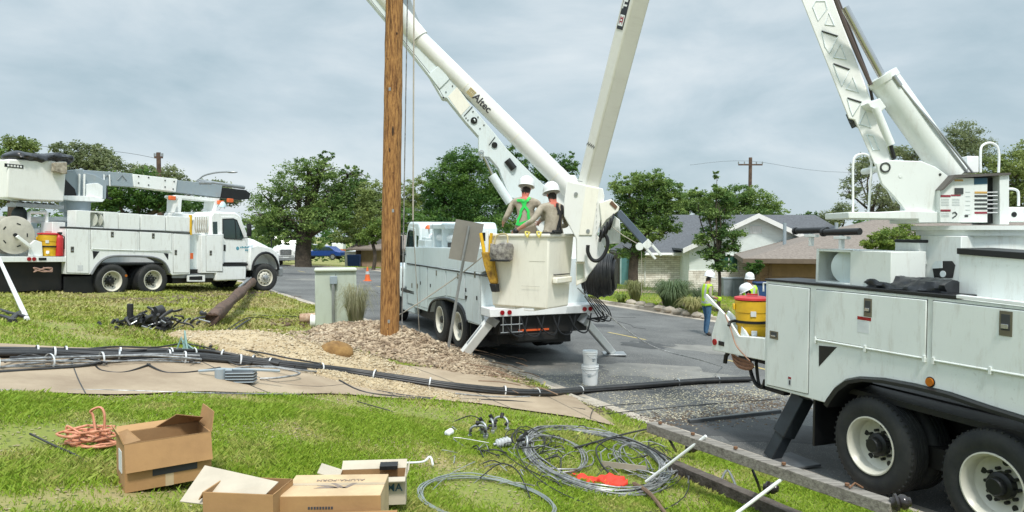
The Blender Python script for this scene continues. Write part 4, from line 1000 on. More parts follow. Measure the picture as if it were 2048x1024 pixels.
# black tarp bundle on the bin top
q0, q1 = F3.pt(1722,572,Y3+.22), F3.pt(1912,582,Y3+.22)
s = MB(); nU, nV = 70, 26; vs = []
gg = np.random.default_rng(3)
for i in range(nU+1):
    t = i/nU; c = q0.lerp(q1, t); rx = .19*(math.sin(math.pi*min(1,t*3)*.5)**.6)*(1-.25*t)+.01; rz = .115*(math.sin(math.pi*min(1,t*3.5)*.5)**.5)*(1-.15*t)+.01
    for j in range(nV):
        a = 2*math.pi*j/nV; k = 1+.10*math.sin(a*3+t*7)+.08*math.sin(a*6-t*9+1)+.05*math.sin(a*9+t*21)+.03*math.sin(t*43+a*4)+gg.normal(0,.010)
        vs.append((c.x, c.y+math.cos(a)*rx*k, max(c.z+math.sin(a)*rz*k, c.z-.045)))
s.add(vs, [(i*nV+j,(i+1)*nV+j,(i+1)*nV+(j+1)%nV,i*nV+(j+1)%nV) for i in range(nU) for j in range(nV)]+[tuple(range(nV)), tuple(range(nU*nV, nU*nV+nV))])
o = s.build('tarp_bundle', M_tarp, None, smooth=50, label='crumpled black plastic tarp bundle lying on the bins of the nearest truck', cat='tarp'); o.matrix_world = F3.M
# black tubes resting beyond the reel cabinet (insulating line hoses)
for k, (a, c, yy) in enumerate((((1590,462),(1655,460),.35), ((1646,465),(1720,463),-.1))):
    s = MB(); s.cyl(F3.pt(*a, yy), F3.pt(*c, yy), .045, n=16); s.cyl(F3.pt(*a, yy)+Vector((-.01,0,0)), F3.pt(*a, yy)+Vector((.03,0,0)), .055, n=16)
    s.build('boom_rest_tube', M_black, T3, smooth=40)
    s = MB(); m_ = F3.pt((a[0]+c[0])/2, a[1], yy); s.box(m_.x-.02, m_.x+.03, yy-.03, yy+.03, m_.z-.22, m_.z-.04); s.box(m_.x-.1, m_.x+.12, yy-.04, yy+.04, m_.z-.09, m_.z-.05); s.build('rest_post', M_paint, T3, bevel=.006)
# ============================================================ CENTRE TRUCK (digger derrick) seen from behind
A2 = 112.3
F2 = Frame((-.304, 16.875, .27), A2)
T2 = empty('derrick_truck', mat=F2.M, label='white derrick truck seen from behind with splayed rear outriggers, just right of the wooden pole', cat='truck')
YL = 1.2
g2 = lambda *p: F2.poly(p, YL)
XR = -2.07
bod = g2((814,609),(812,527),(812,494),(977,497),(977,540),(962,545),(962,652),(934,644),(930,628),(922,612),(908,602),(890,597),(873,599),(862,607),(857,624))
b = MB(); b.prism(bod, YL-.5, YL); b.build('service_body', M_paint2, T2, bevel=.01)
bm_ = [(x_, z_) for x_, z_ in bod]
b = MB(); b.box(XR, bod[0][0], -1.2, -.7, .85, 2.0); b.build('service_body', M_paint2, T2, bevel=.01)
b = MB(); b.box(XR-.3, bod[0][0]+.3, -.7, .7, .95, 1.05); b.box(-2.2, 5.2, -.4, .4, .55, .95); b.box(-1, 1, -.8, .8, .4, .6); b.build('chassis', M_blackm, T2)
sd2 = []
for poly, lp in ((((816,606),(816,530),(840,532),(840,613)), (825,571)), (((842,613),(842,532),(855,533),(855,617)), (836,572)), (((857,598),(857,533),(892,536),(892,592)), (874,546)), (((894,592),(894,536),(930,540),(930,600)), (917,552)), (((932,640),(932,541),(960,544),(960,650)), (951,549))):
    q = g2(*poly); d = MB(); qq = []
    c = (sum(p[0] for p in q)/4, sum(p[1] for p in q)/4)
    for a_, b_ in q: qq.append((a_+(.008 if a_ < c[0] else -.008), b_+(.006 if b_ < c[1] else -.006)))
    d.prism(qq, YL-.004, YL+.012); dd = d.build('door', M_paint2, T2, bevel=.006); d = MB(); d.prism(q, YL-.002, YL+.003); d.build('door_gap_shade', M_seam, dd)  # dark plate behind each door paints its gap as shaded
    l_ = F2.px(*lp, YL); s = MB(); s.box(l_[0]-.035, l_[0]+.035, YL+.01, YL+.022, l_[1]-.06, l_[1]+.06); s.build('latch', M_latch, dd, bevel=.003)
s = MB()
for u_, v_ in ((842,566),(862,571),(933,580),(955,596)): q = F2.px(u_, v_, YL); s.box(q[0]-.03, q[0]+.03, YL+.01, YL+.02, q[1]-.04, q[1]+.04)
s.build('latch', M_seam, T2)
q = F2.px(933,596,YL); s = MB(); s.prism([(q[0]-.1,q[1]+.05),(q[0]+.08,q[1]+.05),(q[0],q[1]-.08)], YL, YL+.015); s.build('pocket', M_black, T2)
s = MB(); a_, b_ = F2.pt(814,527,YL+.01), F2.pt(977,541,YL+.01); s.box(b_.x, a_.x, YL-.3, YL+.02, min(a_.z,b_.z)-.015, min(a_.z,b_.z)+.015); s.build('drip_rail', M_seam, T2)
s = MB(); al = [F2.pt(u,v,YL+.01) for u,v in ((934,644),(930,628),(922,612),(908,602),(890,597),(873,599),(862,607),(857,624))]
s.tube(smooth_pts(al,4), .03, n=6); s.build('fender_flare', M_black, T2)
s = MB(); s.box(-1.2,1.2, .35, 1.12, .98, 1.04); s.box(XR+.02, XR+.06, -1.18, 1.18, .5, .9); s.build('inner_fender', M_black, T2)
for x_ in (-.67, .67):
    for s_ in (-1, 1): wheel(T2, x_, s_*1.2, .52, s_, 'rear')
for s_ in (-1, 1): wheel(T2, 5.1, s_*1.18, .52, s_, 'front')
# cab
def cabin(root, x0, zb, m, F=None, w=1.2, L=1.75, lettering=False):
    """conventional cab, x0 = rear wall of the cab, nose towards +x; floor height zb"""
    prof = [(x0,zb),(x0,zb+1.62),(x0+.12,zb+1.78),(x0+1.05,zb+1.80),(x0+1.25,zb+1.70),(x0+1.62,zb+.98),(x0+1.62,zb)]
    s = MB(); s.prism(prof, -w*.90, w*.90); cab = s.build('cab', m, root, bevel=.06, seg=3)
    hood = [(x0+1.6,zb-.15),(x0+1.6,zb+.98),(x0+2.2,zb+.86),(x0+2.85,zb+.62),(x0+3.0,zb+.45),(x0+3.02,zb-.15)]
    s = MB(); s.prism(hood, -w*.62, w*.62); s.build('hood', m, root, bevel=.09, seg=3)
    xa = x0+2.32
    for sd_ in (-1, 1):
        fp = []
        for i in range(13):
            t = math.pi*i/12; fp.append((xa+math.cos(t)*.62, zb-.28+math.sin(t)*.66))
        outer = [(xa-.62,zb-.28),(xa-.72,zb-.28),(xa-.72,zb+.55),(xa-.4,zb+.66),(xa+.3,zb+.56),(xa+.62,zb+.35),(xa+.70,zb-.1),(xa+.62,zb-.28)]
        s = MB(); s.prism(outer+fp[1:-1], sd_*w*.60, sd_*w); s.build('fender', m, root, bevel=.05, seg=3)
        s = MB(); s.tube([(a_, sd_*w*1.0, b_) for a_, b_ in fp], .045, n=8); s.build('fender_flare', M_black, root)
        y_ = sd_*w*.90; o_ = sd_*.012
        dr = [(x0+.42,zb+.02),(x0+.42,zb+1.62),(x0+.95,zb+1.66),(x0+1.14,zb+1.60),(x0+1.50,zb+.92),(x0+1.52,zb+.02)]
        s = MB(); s.prism(dr, min(y_-o_*.5,y_+o_), max(y_-o_*.5,y_+o_)); d = s.build('door', m, root, bevel=.006)
        wn_ = [(x0+.50,zb+.92),(x0+.48,zb+1.54),(x0+.93,zb+1.57),(x0+1.08,zb+1.52),(x0+1.38,zb+.92),(x0+1.30,zb+.84),(x0+.6,zb+.86)]
        s = MB(); s.prism(wn_, min(y_+o_*.9,y_+o_*1.6), max(y_+o_*.9,y_+o_*1.6)); s.build('window', M_glass, d)
        s = MB(); s.tube([(a_,y_+o_*1.5,b_) for a_, b_ in wn_+[wn_[0]]], .018, n=6); s.tube([(x0+1.0,y_+o_*1.7,zb+1.54),(x0+1.06,y_+o_*1.7,zb+.85)], .015, n=6); s.build('window_seal', M_black, d)
        s = MB(); s.box(x0+.46,x0+.62,min(y_,y_+o_*2.4),max(y_,y_+o_*2.4),zb+.42,zb+.64); s.build('handle', M_black, d, bevel=.01)
        s = MB(); s.prism([(x0+.10,zb+1.0),(x0+.08,zb+1.42),(x0+.26,zb+1.44),(x0+.28,zb+1.0)], min(y_+o_*.3,y_+o_), max(y_+o_*.3,y_+o_)); s.build('rear_quarter_window', M_glass, root)
        s = MB(); ym = sd_*(w*.9+.3); s.box(x0+1.45,x0+1.50,min(ym,ym-sd_*.2),max(ym,ym-sd_*.2),zb+.95,zb+1.42); s.tube([(x0+1.4,y_,zb+1.5),(x0+1.46,ym,zb+1.45)], .014); s.tube([(x0+1.4,y_,zb+.9),(x0+1.46,ym,zb+.92)], .014); s.build('side_mirror', M_black, root, bevel=.01)
        s = MB(); s.box(x0+2.55,x0+2.6,min(sd_*w,sd_*(w+.02))-.0,max(sd_*w,sd_*(w+.12)),zb+.60,zb+.86); s.tube([(x0+2.55,sd_*w*.9,zb+.5),(x0+2.57,sd_*(w+.05),zb+.7)], .015); s.build('hood_mirror', M_black, root, bevel=.02)
        s = MB(); s.box(x0+.15,x0+1.45,min(sd_*w*.85,sd_*w*1.0),max(sd_*w*.85,sd_*w*1.0),zb-.62,zb-.10); s.build('fuel_tank', M_galv if False else m, root, bevel=.05, seg=3)
        s = MB(); s.box(x0+.1,x0+1.5,min(sd_*w*.8,sd_*w*1.01),max(sd_*w*.8,sd_*w*1.01),zb-.10,zb-.02); s.build('step', M_black, root)
        s = MB(); s.box(x0+2.95,x0+3.03,min(sd_*w*.62,sd_*w*.95),max(sd_*w*.62,sd_*w*.95),zb+.12,zb+.36); s.build('headlight', M_white, root, bevel=.03)
    s = MB()
    off = .035; s.add([(x0+1.27+off,-w*.78,zb+1.62+off),(x0+1.27+off,w*.78,zb+1.62+off),(x0+1.60+off,w*.82,zb+1.0+off),(x0+1.60+off,-w*.82,zb+1.0+off),(x0+1.25,-w*.78,zb+1.6),(x0+1.25,w*.78,zb+1.6),(x0+1.58,w*.82,zb+.98),(x0+1.58,-w*.82,zb+.98)],[(0,1,2,3),(7,6,5,4),(0,4,5,1),(1,5,6,2),(2,6,7,3),(3,7,4,0)]); s.build('windscreen', M_glass, root)
    s = MB(); s.box(x0+3.0,x0+3.04,-w*.42,w*.42,zb-.02,zb+.48,0)
    for k in range(7): s.box(x0+3.035,x0+3.05,-w*.40,w*.40,zb+.02+k*.065,zb+.05+k*.065,1)
    s.build('grille', [M_black, M_galv], root, bevel=.004)
    s = MB(); s.box(x0+2.98,x0+3.2,-w*.98,w*.98,zb-.52,zb-.18); s.build('front_bumper', M_white if False else M_galv, root, bevel=.04, seg=3)
    s = MB(); s.box(x0+.3,x0+3.0,-.45,.45,zb-.55,zb-.0); s.build('front_frame', M_blackm, root)
    return cab
cabin(T2, 2.85, 1.02, M_paint2)
cabin(T3, 3.55, 1.05, M_paint)
for s_ in (-1,1): wheel(T3, 5.87, s_*1.18, .52, s_, 'front')
# roof-high gear ahead of the bins: rack, beacon, reels
s = MB(); s.box(2.1,2.75,-.9,1.15,1.9,2.35); s.box(2.2,2.6,-1,1.1,2.35,2.42); s.build('cross_box', M_paint2, T2, bevel=.02)
s = MB()
for x_ in (1.1, 1.9): s.box(x_,x_+.07,.55,1.0,2.0,2.75)
s.box(.9,2.2,.55,1.0,2.62,2.72); s.build('boom_rest', M_paint2, T2, bevel=.01)
s = MB(); s.cyl((-.8,.75,2.35),(2.5,.85,2.42),.09,n=16); s.cyl((.3,.5,2.2),(1.0,.5,2.2),.14,n=16); s.build('stowed_auger_tube', M_white, T2)
s = MB(); s.box(0.1,.7,.75,1.0,2.02,2.3); s.cyl((-.3,.9,2.05),(-.3,.9,2.28),.12); s.build('hose_reel', M_black, T2, bevel=.01)
for x_, z_ in ((2.6,2.62), (-1.4,2.42)):
    s = MB(); s.lathe([(0,.1),(.05,.1),(.09,.06),(.10,0)], c=(x_,.9,z_), n=14); s.build('beacon', M_orange, T2, smooth=50)
    s = MB(); s.box(x_-.02,x_+.02,.88,.92,2.0,z_); s.build('beacon_post', M_paint2, T2)
s = MB()
for z_ in (2.05,2.42): s.tube([(-1.9,1.1,z_),(-.6,1.1,z_)], .018)
for x_ in (-1.9,-1.2,-.6): s.tube([(x_,1.1,1.95),(x_,1.1,2.42)], .018)
s.build('guard_rail', M_paint2, T2)
# tail: platform, bumper, lights
s = MB(); s.box(XR-.55, XR, -1.2, 1.2, .92, 1.08); s.build('tail_platform', M_white, T2, bevel=.01)
s = MB(); s.box(XR-.40, XR-.02, -.95, .95, .55, .91); s.box(XR-.5,XR-.1,-.25,.6,.42,.56); s.build('tow_frame', M_blackm, T2, bevel=.01)
for s_ in (-1,1): s = MB(); s.box(-1.36,-1.33,min(s_*.5,s_*1.15),max(s_*.5,s_*1.15),.16,.95); s.build('mud_flap', M_black, T2)  # flaps added to blacken the shaded space behind the rear wheels
s = MB(); s.box(-1.9,1.4,-.75,.75,.28,.6); s.box(1.8,3.2,-1.0,1.0,.35,.85); s.build('underbody_shade_block', M_blackm, T2)  # black filler boxes added to deepen the shade beneath the truck
s = MB(); s.box(XR-.42,XR-.40,-.1,.55,.60,.635); s.build('warning_strip', mat('orange_strip',(.80,.13,.03),.5), T2)
for y_ in (.95,.80,-.95,-.82):
    s = MB(); s.cyl((XR-.57,y_,1.0),(XR-.54,y_,1.0),.045,n=14); s.build('tail_light', M_red, T2)
s = MB(); s.box(XR-.56,XR-.55,-.72,-.42,.93,1.06); s.build('number_plate', M_paper, T2)
s = MB()
for k in range(5):
    y0_ = .9-.35*k; s.tube(smooth_pts([(XR-.5,y0_,.9),(XR-.62,y0_-.1,.62-.05*(k%2)),(XR-.6,y0_-.35,.55),(XR-.5,y0_-.5,.9)],5), .016)
for k in range(7):
    y0_ = -.95-.04*k; s.tube(smooth_pts([(XR-.5,y0_+.1,1.25),(XR-.7-.03*k,y0_,1.0),(XR-.66,y0_-.15,.75+.05*(k%3)),(XR-.5,y0_+.05,.8)],5), .012)
s.build('hose', M_black, T2)
s = MB()
for k in range(3): s.tube([(XR-.6,.95-.17*k,.62),(XR-.6,.95-.17*k,.92)], .010)
s.tube([(XR-.6,1.0,.62),(XR-.6,.55,.62)], .010); s.tube([(XR-.6,1.0,.77),(XR-.6,.55,.77)], .010); s.build('step_cage', M_galv, T2)
def outrig(a, c, m, pad=None, w=.085):
    s = MB(); T_ = basis(a, c-a, (F2.M.to_3x3() @ Vector((1,0,0)))); L_ = (c-a).length
    s.box(0, L_, -w, w, -w, w, T=T_); o = s.build('outrigger_leg', m, T2, bevel=.012); o.matrix_local = F2.I
    s = MB(); s.box(L_*.25, L_*.75, -w*.35, w*.35, -w-.006, w+.006, T=T_); s.box(-.05,.1,-w-.03,w+.03,-w-.03,w+.03,T=T_); o2_ = s.build('leg_ram', M_galv, o)
    return o
gl = G(927,716); a = P(985,636,14.2); outrig(a, Vector((gl.x, gl.y, gl.z+.06)), M_boom)
gr_ = G(1228,710); a = P(1165,636,14.9); outrig(a, Vector((gr_.x-.05, gr_.y, gr_.z+.06)), M_boom, w=.075)
s = MB(); s.box(gr_.x-.25,gr_.x+.25,gr_.y-.22,gr_.y+.22,gr_.z+.01,gr_.z+.05); o = s.build('outrigger_pad', M_galv, T2, bevel=.01); o.matrix_local = F2.I
s = MB(); s.box(gl.x-.2,gl.x+.2,gl.y-.2,gl.y+.2,gl.z+.01,gl.z+.05); o = s.build('outrigger_pad', M_galv, T2, bevel=.01); o.matrix_local = F2.I
# ---- derrick: pedestal at the tail, boom rising up to the left out of the picture
DT = 15.6
FD = Frame((0, 0, 0), 4)
dpt = lambda u, v, y: FD.pt(u, v, y)
def dpart(name, pts, y0, y1, m, bevel=.01, par=None):
    s = MB(); s.prism(FD.poly(pts, y0), y0, y1); o = s.build(name, m, par or T2, bevel=bevel); o.matrix_local = (F2.I @ FD.M) if par is None else Matrix(); return o
ped = dpart('derrick_pedestal', ((1085,600),(1085,470),(1060,440),(1075,385),(1110,352),(1150,350),(1180,400),(1170,470),(1165,600)), DT, DT+.6, M_boom)
steel = dpart('derrick_boom', ((700,-45),(752,-45),(827,40),(878,127),(911,168),(944,213),(989,266),(1014,298),(1062,346),(1105,385),(1130,430),(1095,440),(1040,400),(1022,395),(1012,376),(997,336),(978,314),(962,313),(957,302),(957,272),(930,242),(893,196),(883,194),(856,148),(770,38)), DT-.1, DT+.35, M_paint2)
s = MB()
def dbox(pts, y0, y1, mi): s.prism(FD.poly(pts, y0), y0, y1, mi)
dpart('wear_pad', ((857,149),(878,130),(899,158),(879,178)), DT-.125, DT-.1, M_paint2, par=steel)
dpart('boom_sleeve', ((896,193),(914,174),(940,211),(922,231)), DT-.106, DT-.099, M_cream, par=steel)
def one(name, m, f_): q_ = MB(); f_(q_); return q_.build(name, m, steel)
for (u, v, r_) in ((948,241,.07),(989,290,.062)): one('lightening_hole', M_black, lambda q: q.cyl(dpt(u,v,DT-.13), dpt(u,v,DT-.09), r_, n=20))
one('pin_cap', M_paint2, lambda q: q.cyl(dpt(948,241,DT-.134), dpt(950,240,DT-.13), .03, n=14))
for (u, v) in ((874,162),(888,151)): one('slot', M_black, lambda q: q.box(dpt(u,v,0).x-.035, dpt(u,v,0).x+.035, DT-.135, DT-.12, FD.px(u,v,DT-.12)[1]-.04, FD.px(u,v,DT-.12)[1]+.04))
one('slot', M_black, lambda q: q.tube([dpt(1014,320,DT-.11), dpt(1028,338,DT-.11)], .075, n=14))
for (u, v) in ((905,172),(892,184),(946,223),(956,234),(968,250),(960,257),(936,240),(932,236)): one('bolt', M_black, lambda q: q.cyl(dpt(u,v,DT-.115), dpt(u,v,DT-.09), .014, n=8))
for pp in (((978,290),(990,274)), ((928,232),(945,213))): one('weld_seam', M_black, lambda q: q.tube([dpt(u,v,DT-.11) for u,v in pp], .008))
one('hydraulic_line', M_black, lambda q: q.tube([dpt(u,v,DT-.08) for u,v in ((705,-45),(772,38),(864,152),(888,196))], .022, n=8))
s = MB(); q = dpt(963,305,DT-.12); s.lathe([(.05,0),(.05,.02),(.035,.022),(.035,0)], c=q, ax=(0,-1,0), n=16); s.build('pin', M_galv, steel)
s = MB(); s.cyl(dpt(984,350,DT-.05), dpt(1020,405,DT-.05), .095, n=20); o = s.build('lift_cylinder', M_paint2, steel)
s = MB(); s.cyl(dpt(966,308,DT-.05), dpt(988,355,DT-.05), .035, n=12); o = s.build('cylinder_rod', M_steel, steel)
s = MB(); s.prism(FD.poly(((735,-30),(810,-30),(845,60),(800,45)), DT+.02), DT+.02, DT+.3); o = s.build('boom_extension', M_grey, steel, bevel=.01)
ta, tb = dpt(755,-25,DT+.0), dpt(1150,387,DT+.0)
tm_ = dpt(838,78,DT+0)
s = MB(); s.cyl(tm_, tb, .185, .205, n=40); s.cyl(tm_, ta, .215, .215, n=40); tube_ = s.build('upper_tube', M_boom, steel, smooth=40)
for t_ in (.30, .62, .875):
    s = MB(); c_ = tm_.lerp(tb, t_); d_ = (tb-tm_).normalized(); s.cyl(c_, c_+d_*.02, .189+.02*t_, n=40); s.build('tube_band', M_cream, tube_, smooth=40)
# lettering on the tube
dt_ = (tb-tm_).normalized(); L_t = (tb-tm_).length
def tube_pt(v):
    lo_, hi_ = 0, 1
    for _ in range(30):
        m_ = (lo_+hi_)/2
        if proj(FD.M @ tm_.lerp(tb, m_))[1] < v: lo_ = m_
        else: hi_ = m_
    return tm_.lerp(tb, m_)
vw = ((FD.I @ CAM)-tube_pt(200)).normalized(); nn = (vw-dt_*vw.dot(dt_)).normalized()
yy = nn.cross(dt_)
nn2 = (nn*math.cos(.12)-yy*math.sin(.12)); yy2 = nn2.cross(dt_)
c_ = tube_pt(206)+nn2*.1955
text('Altec', .215, M_ink, tube_, basis(c_, dt_, yy2), bold=.004, wrap=.195)
c_ = tube_pt(186)+nn2*.187; s = MB()
for i in range(4):
    for j in range(4): s.box(-.10+i*.042, -.066+i*.042, -.075+j*.038, -.045+j*.038, -.01, .007)
o = s.build('emblem', mat('faded_gold', (.62,.50,.24), .6), tube_); o.matrix_local = basis(c_, dt_, yy2)
# coil of line hung on the tail
cr_c = P(1199,549,14.7)
s = MB(); axr = Vector((.97, -.25, 0)).normalized()
o = empty('cable_coil', mat=Matrix.Translation(cr_c), label='fat coil of black overhead cable hanging at the right rear of the middle truck', cat='cable coil')
s = MB(); gg = np.random.default_rng(5); a_ = Vector((0,0,1)); c2 = axr.cross(a_)
pts = []
for k in range(30):
    off = (k/29-.5)*.50; rr_ = .42*math.sqrt(max(.2, 1-(off/.40)**2*.55))+gg.normal(0,.010)
    for i in range(30):
        t = 2*math.pi*i/30; pts.append(axr*(off+.016*i/30+gg.normal(0,.002))+(a_*math.sin(t)*1.02+c2*math.cos(t))*rr_)
s.tube(pts, .021, n=6)
for k in range(22):
    off = (gg.uniform()-.5)*.44; rr_ = .38; sh_ = gg.normal(0,.05)
    s.tube([axr*(off+sh_*math.sin(2*math.pi*i/24))+(a_*math.sin(2*math.pi*i/24)+c2*math.cos(2*math.pi*i/24))*rr_ for i in range(25)], .016, n=5)
s.build('coil', M_cable, o)
s = MB(); s.cyl(axr*-.33, axr*.33, .30, n=24); s.build('drum', M_black, o)
# ============================================================ LEFT TRUCK
F1 = Frame((-12.785, 23.48, .79), 60, 1.8)
T1 = empty('bucket_truck', mat=F1.M, label='white utility truck on the left grass with its boom stowed flat over the cab', cat='truck')
Y1 = -1.2
h1 = lambda *p: F1.poly(p, Y1)
bod = h1((131,548),(132,456),(380,467),(380,548),(344,550),(339,545),(334,533),(326,523),(312,516),(290,513),(240,512),(218,514),(204,521),(193,532),(185,545),(182,549))
b = MB(); b.prism(bod, Y1, Y1+.5); b.build('service_body', M_bright, T1, bevel=.01)
XA, XB = bod[0][0], bod[2][0]
b = MB(); b.box(XA, XB, .7, 1.2, .85, 2.1); b.build('service_body', M_bright, T1, bevel=.01)
b = MB(); b.box(XA-1.6, XB+.5, -.7, .7, .95, 1.05); b.box(-2.8, 5.4, -.4, .4, .5, .95); b.box(-1,1.1,-.85,.85,.35,.6); b.box(-1.3,1.3,-1.1,-.4,1.0,1.05); b.build('chassis', M_blackm, T1)
def d1_(poly, lp, m=M_bright, ls=1):
    door(T1, h1(*poly), Y1, m, F1.px(*lp, Y1), th=.014, ls=ls, inset=.009)
d1_(((133,546),(133,457),(178,459),(178,547)), (144,499)); d1_(((181,498),(181,459),(276,463),(276,502)), (224,469)); d1_(((279,501),(279,463),(343,466),(343,502)), (306,472)); d1_(((346,546),(346,467),(378,469),(378,546)), (351,505))
hinge(T1, F1.px(182,498,Y1), F1.px(343,503,Y1), Y1-.012)
s = MB(); s.prism(h1((185,502),(199,503),(187,519)), Y1-.003, Y1+.01); s.prism(h1((327,506),(337,507),(336,520)), Y1-.003, Y1+.01); s.build('pocket', M_black, T1)
s = MB(); al = [F1.pt(u,v,Y1-.02) for u,v in ((182,549),(185,545),(193,532),(204,521),(218,514),(240,512),(290,513),(312,516),(326,523),(334,533),(339,545))]; s.tube(smooth_pts(al,4), .035, n=6); s.build('fender_flare', mat('grey_flare', (.20,.21,.22), .5), T1)
q = F1.pt(160,536,Y1); s = MB(); s.box(q.x-.08,q.x+.08,Y1-.017,Y1-.013,q.z-.08,q.z+.08); s.build('warning_decal', M_paper, T1)
s = MB(); s.cyl((q.x+1.4,Y1-.02,q.z-.25),(q.x+1.4,Y1,q.z-.25),.04,n=12); s.build('marker_light', M_amber, T1)
for x_ in (-.67,.67):
    for s_ in (-1,1): wheel(T1, x_, s_*1.2, .52, s_, 'rear')
# front axle where the photograph has it
fx_ = F1.px(530,557,-1.18)[0]
for s_ in (-1,1): wheel(T1, fx_, s_*1.18, .50, s_, 'front', steer=-12 if s_<0 else -12)
cabin(T1, fx_-2.32, 1.05, M_bright)
q = F1.px(492,497,-1.08)
Mt = side_text((q[0]-.02, q[1]+.08), -1.095); text('UTILITY', .14, M_inkb, T1, Mt); Mt = side_text((q[0]+.08, q[1]-.07), -1.095); 
for o in [o for o in T1.children if o.name.startswith('lettering')]: bpy.data.objects.remove(o)
s = MB(); s.ball((q[0]-.38,-1.094,q[1]), (.07,.004,.07), n=12)
for k in range(11): s.box(q[0]-.27+k*.07, q[0]-.22+k*.07, -1.098,-1.092, q[1]+.01, q[1]+.06+.02*(k%2))
for k in range(5): s.box(q[0]-.05+k*.07, q[0]+k*.07, -1.098,-1.092, q[1]-.09, q[1]-.03)
s.build('door_lettering', mat('teal_ink', (.10,.33,.42), .6), T1)
# bins above the body
z_t = F1.px(200,457,Y1+.03)[1]
def ub1(u0,u1,vt,y,dep,name='upper_bin',m=M_bright):
    a_ = F1.px(u0,457,y); c_ = F1.px(u1,457,y); t_ = F1.px((u0+u1)/2,vt,y); s = MB(); s.box(a_[0]+.006,c_[0]-.006,y,y+dep,z_t,t_[1]); return s.build(name,m,T1,bevel=.012)
ub1(151,181,421,Y1+.03,.45); ub1(207,237,424,Y1+.03,.45); ub1(237,280,427,Y1+.03,.45); ub1(281,331,430,Y1+.03,.45); ub1(332,380,433,Y1+.03,.45)
a_ = ub1(182,206,423,Y1+.30,.18); s = MB(); p0,p1 = F1.px(182,457,Y1+.03),F1.px(206,423,Y1+.03)
s.box(p0[0],p1[0],Y1+.03,Y1+.3,p1[1]-.04,p1[1]); s.box(p0[0],p1[0],Y1+.03,Y1+.3,z_t,z_t+.04); s.build('reel_cabinet', M_bright, T1)
s = MB(); c_ = ((p0[0]+p1[0])/2, Y1+.16, (z_t+p1[1])/2)
for o_ in (-.08,.08): s.lathe([(0,0),(.2,.0),(.2,.02),(0,.02)], c=(c_[0]+o_, c_[1], c_[2]), ax=(1,.3,0), n=20)
s.build('reel', mat('reel_cream', (.60,.62,.55), .5), T1)
s = MB(); s.prism(h1((131,456),(131,453),(380,465),(380,468)), Y1-.01, Y1+.3); s.build('top_rail', M_seam, T1)
# cabinet behind the cab, gap with hanging hand-line
s = MB(); s.prism(F1.poly(((403,546),(403,470),(447,468),(447,546)), Y1), Y1, Y1+.7); s.build('front_cabinet', M_bright, T1, bevel=.01)
d1_(((412,543),(412,471),(445,470),(445,543)), (421,506))
s = MB(); s.prism(F1.poly(((380,548),(380,468),(403,468),(403,546)), Y1+.25), Y1+.25, Y1+.6); s.build('ladder_well', M_paint2, T1)
s = MB(); s.tube([F1.pt(381,v,Y1+.05) for v in (430,450,470)], .05, n=8); s.build('hand_line_bag', M_yel, T1)
s = MB()
for k in range(7): s.tube(smooth_pts([F1.pt(u,v,Y1+.1+.03*k) for u,v in ((391+k*4.4,434),(390+k*4.4,452),(393+k*4.4,466),(396+k*4.4,440))],4), .02)
s.build('hand_line', M_rope, T1)
s = MB(); s.box(*sorted((F1.px(381,520,Y1)[0], F1.px(386,520,Y1)[0])), Y1-.01, Y1+.02, F1.px(383,518,Y1)[1], F1.px(383,506,Y1)[1]); s.build('side_reflector', M_orange, T1)
s = MB(); p = F1.poly(((375,551),(375,563),(410,563),(410,550)), Y1); s.prism(p, Y1, Y1+.04); p = F1.poly(((379,553),(379,560),(405,560),(405,552)), Y1-.01); s.prism(p, Y1-.005, Y1+.0, 1); s.build('step', [M_bright, M_black], T1)
s = MB(); s.prism(F1.poly(((344,549),(344,556),(445,556),(445,546)), Y1+.1), Y1+.1, Y1+.15); s.build('side_skirt', M_galv, T1)
s = MB(); s.box(-1.6,1.2,-.8,.8,.25,.6); s.box(1.5,3.4,-1.0,.9,.38,.84); s.build('underbody_shade_block', M_blackm, T1)  # added low blocks, black so the space under the body looks shaded
# tail deck
XT = XA-1.75
s = MB(); zt_ = F1.px(100,512,Y1)[1]; zd_ = F1.px(100,524,Y1)[1]
s.box(XT, XA+.01, Y1, 1.2, zd_-.0, zt_-.02); s.build('tail_deck', M_bright, T1, bevel=.01)
for u_ in (58,68):
    q = F1.pt(u_,518,Y1); s = MB(); s.cyl((q.x,Y1-.02,q.z),(q.x,Y1,q.z),.055,n=14); s.build('tail_light', M_red, T1)
q = F1.pt(85,518,Y1); s = MB(); s.box(q.x-.1,q.x+.1,Y1-.012,Y1,q.z-.035,q.z+.035); s.build('light_socket', M_black, T1)
s = MB(); s.box(XT+.0,XA,-1.0,1.0,.30,zd_-.01); s.build('rear_frame', M_blackm, T1)
s = MB(); q = F1.pt(100,535,Y1); s.tube(smooth_pts([(q.x-.2+.5*math.sin(k*.9)*.5, Y1-.03, q.z-.06+.06*math.cos(k*1.3)) for k in range(14)],4), .018); s.build('wire_coil', mat('pinkish_wire',(.45,.28,.22),.6), T1)
s = MB(); q = F1.px(160,553,Y1+.1); s.box(q[0]-.45,q[0]+.45,Y1+.12,Y1+.16,.18,q[1]); s.build('mud_flap', M_black, T1)
s = MB(); p = F1.poly(((57,512),(60,488),(70,480),(84,484),(86,512)), Y1+.1); s.prism(p, Y1+.1, Y1+.14); s.prism(F1.poly(((31,474),(36,470),(62,490),(62,498)), Y1+.02), Y1, Y1+.05); s.build('reel_stand', M_bright, T1, bevel=.01)
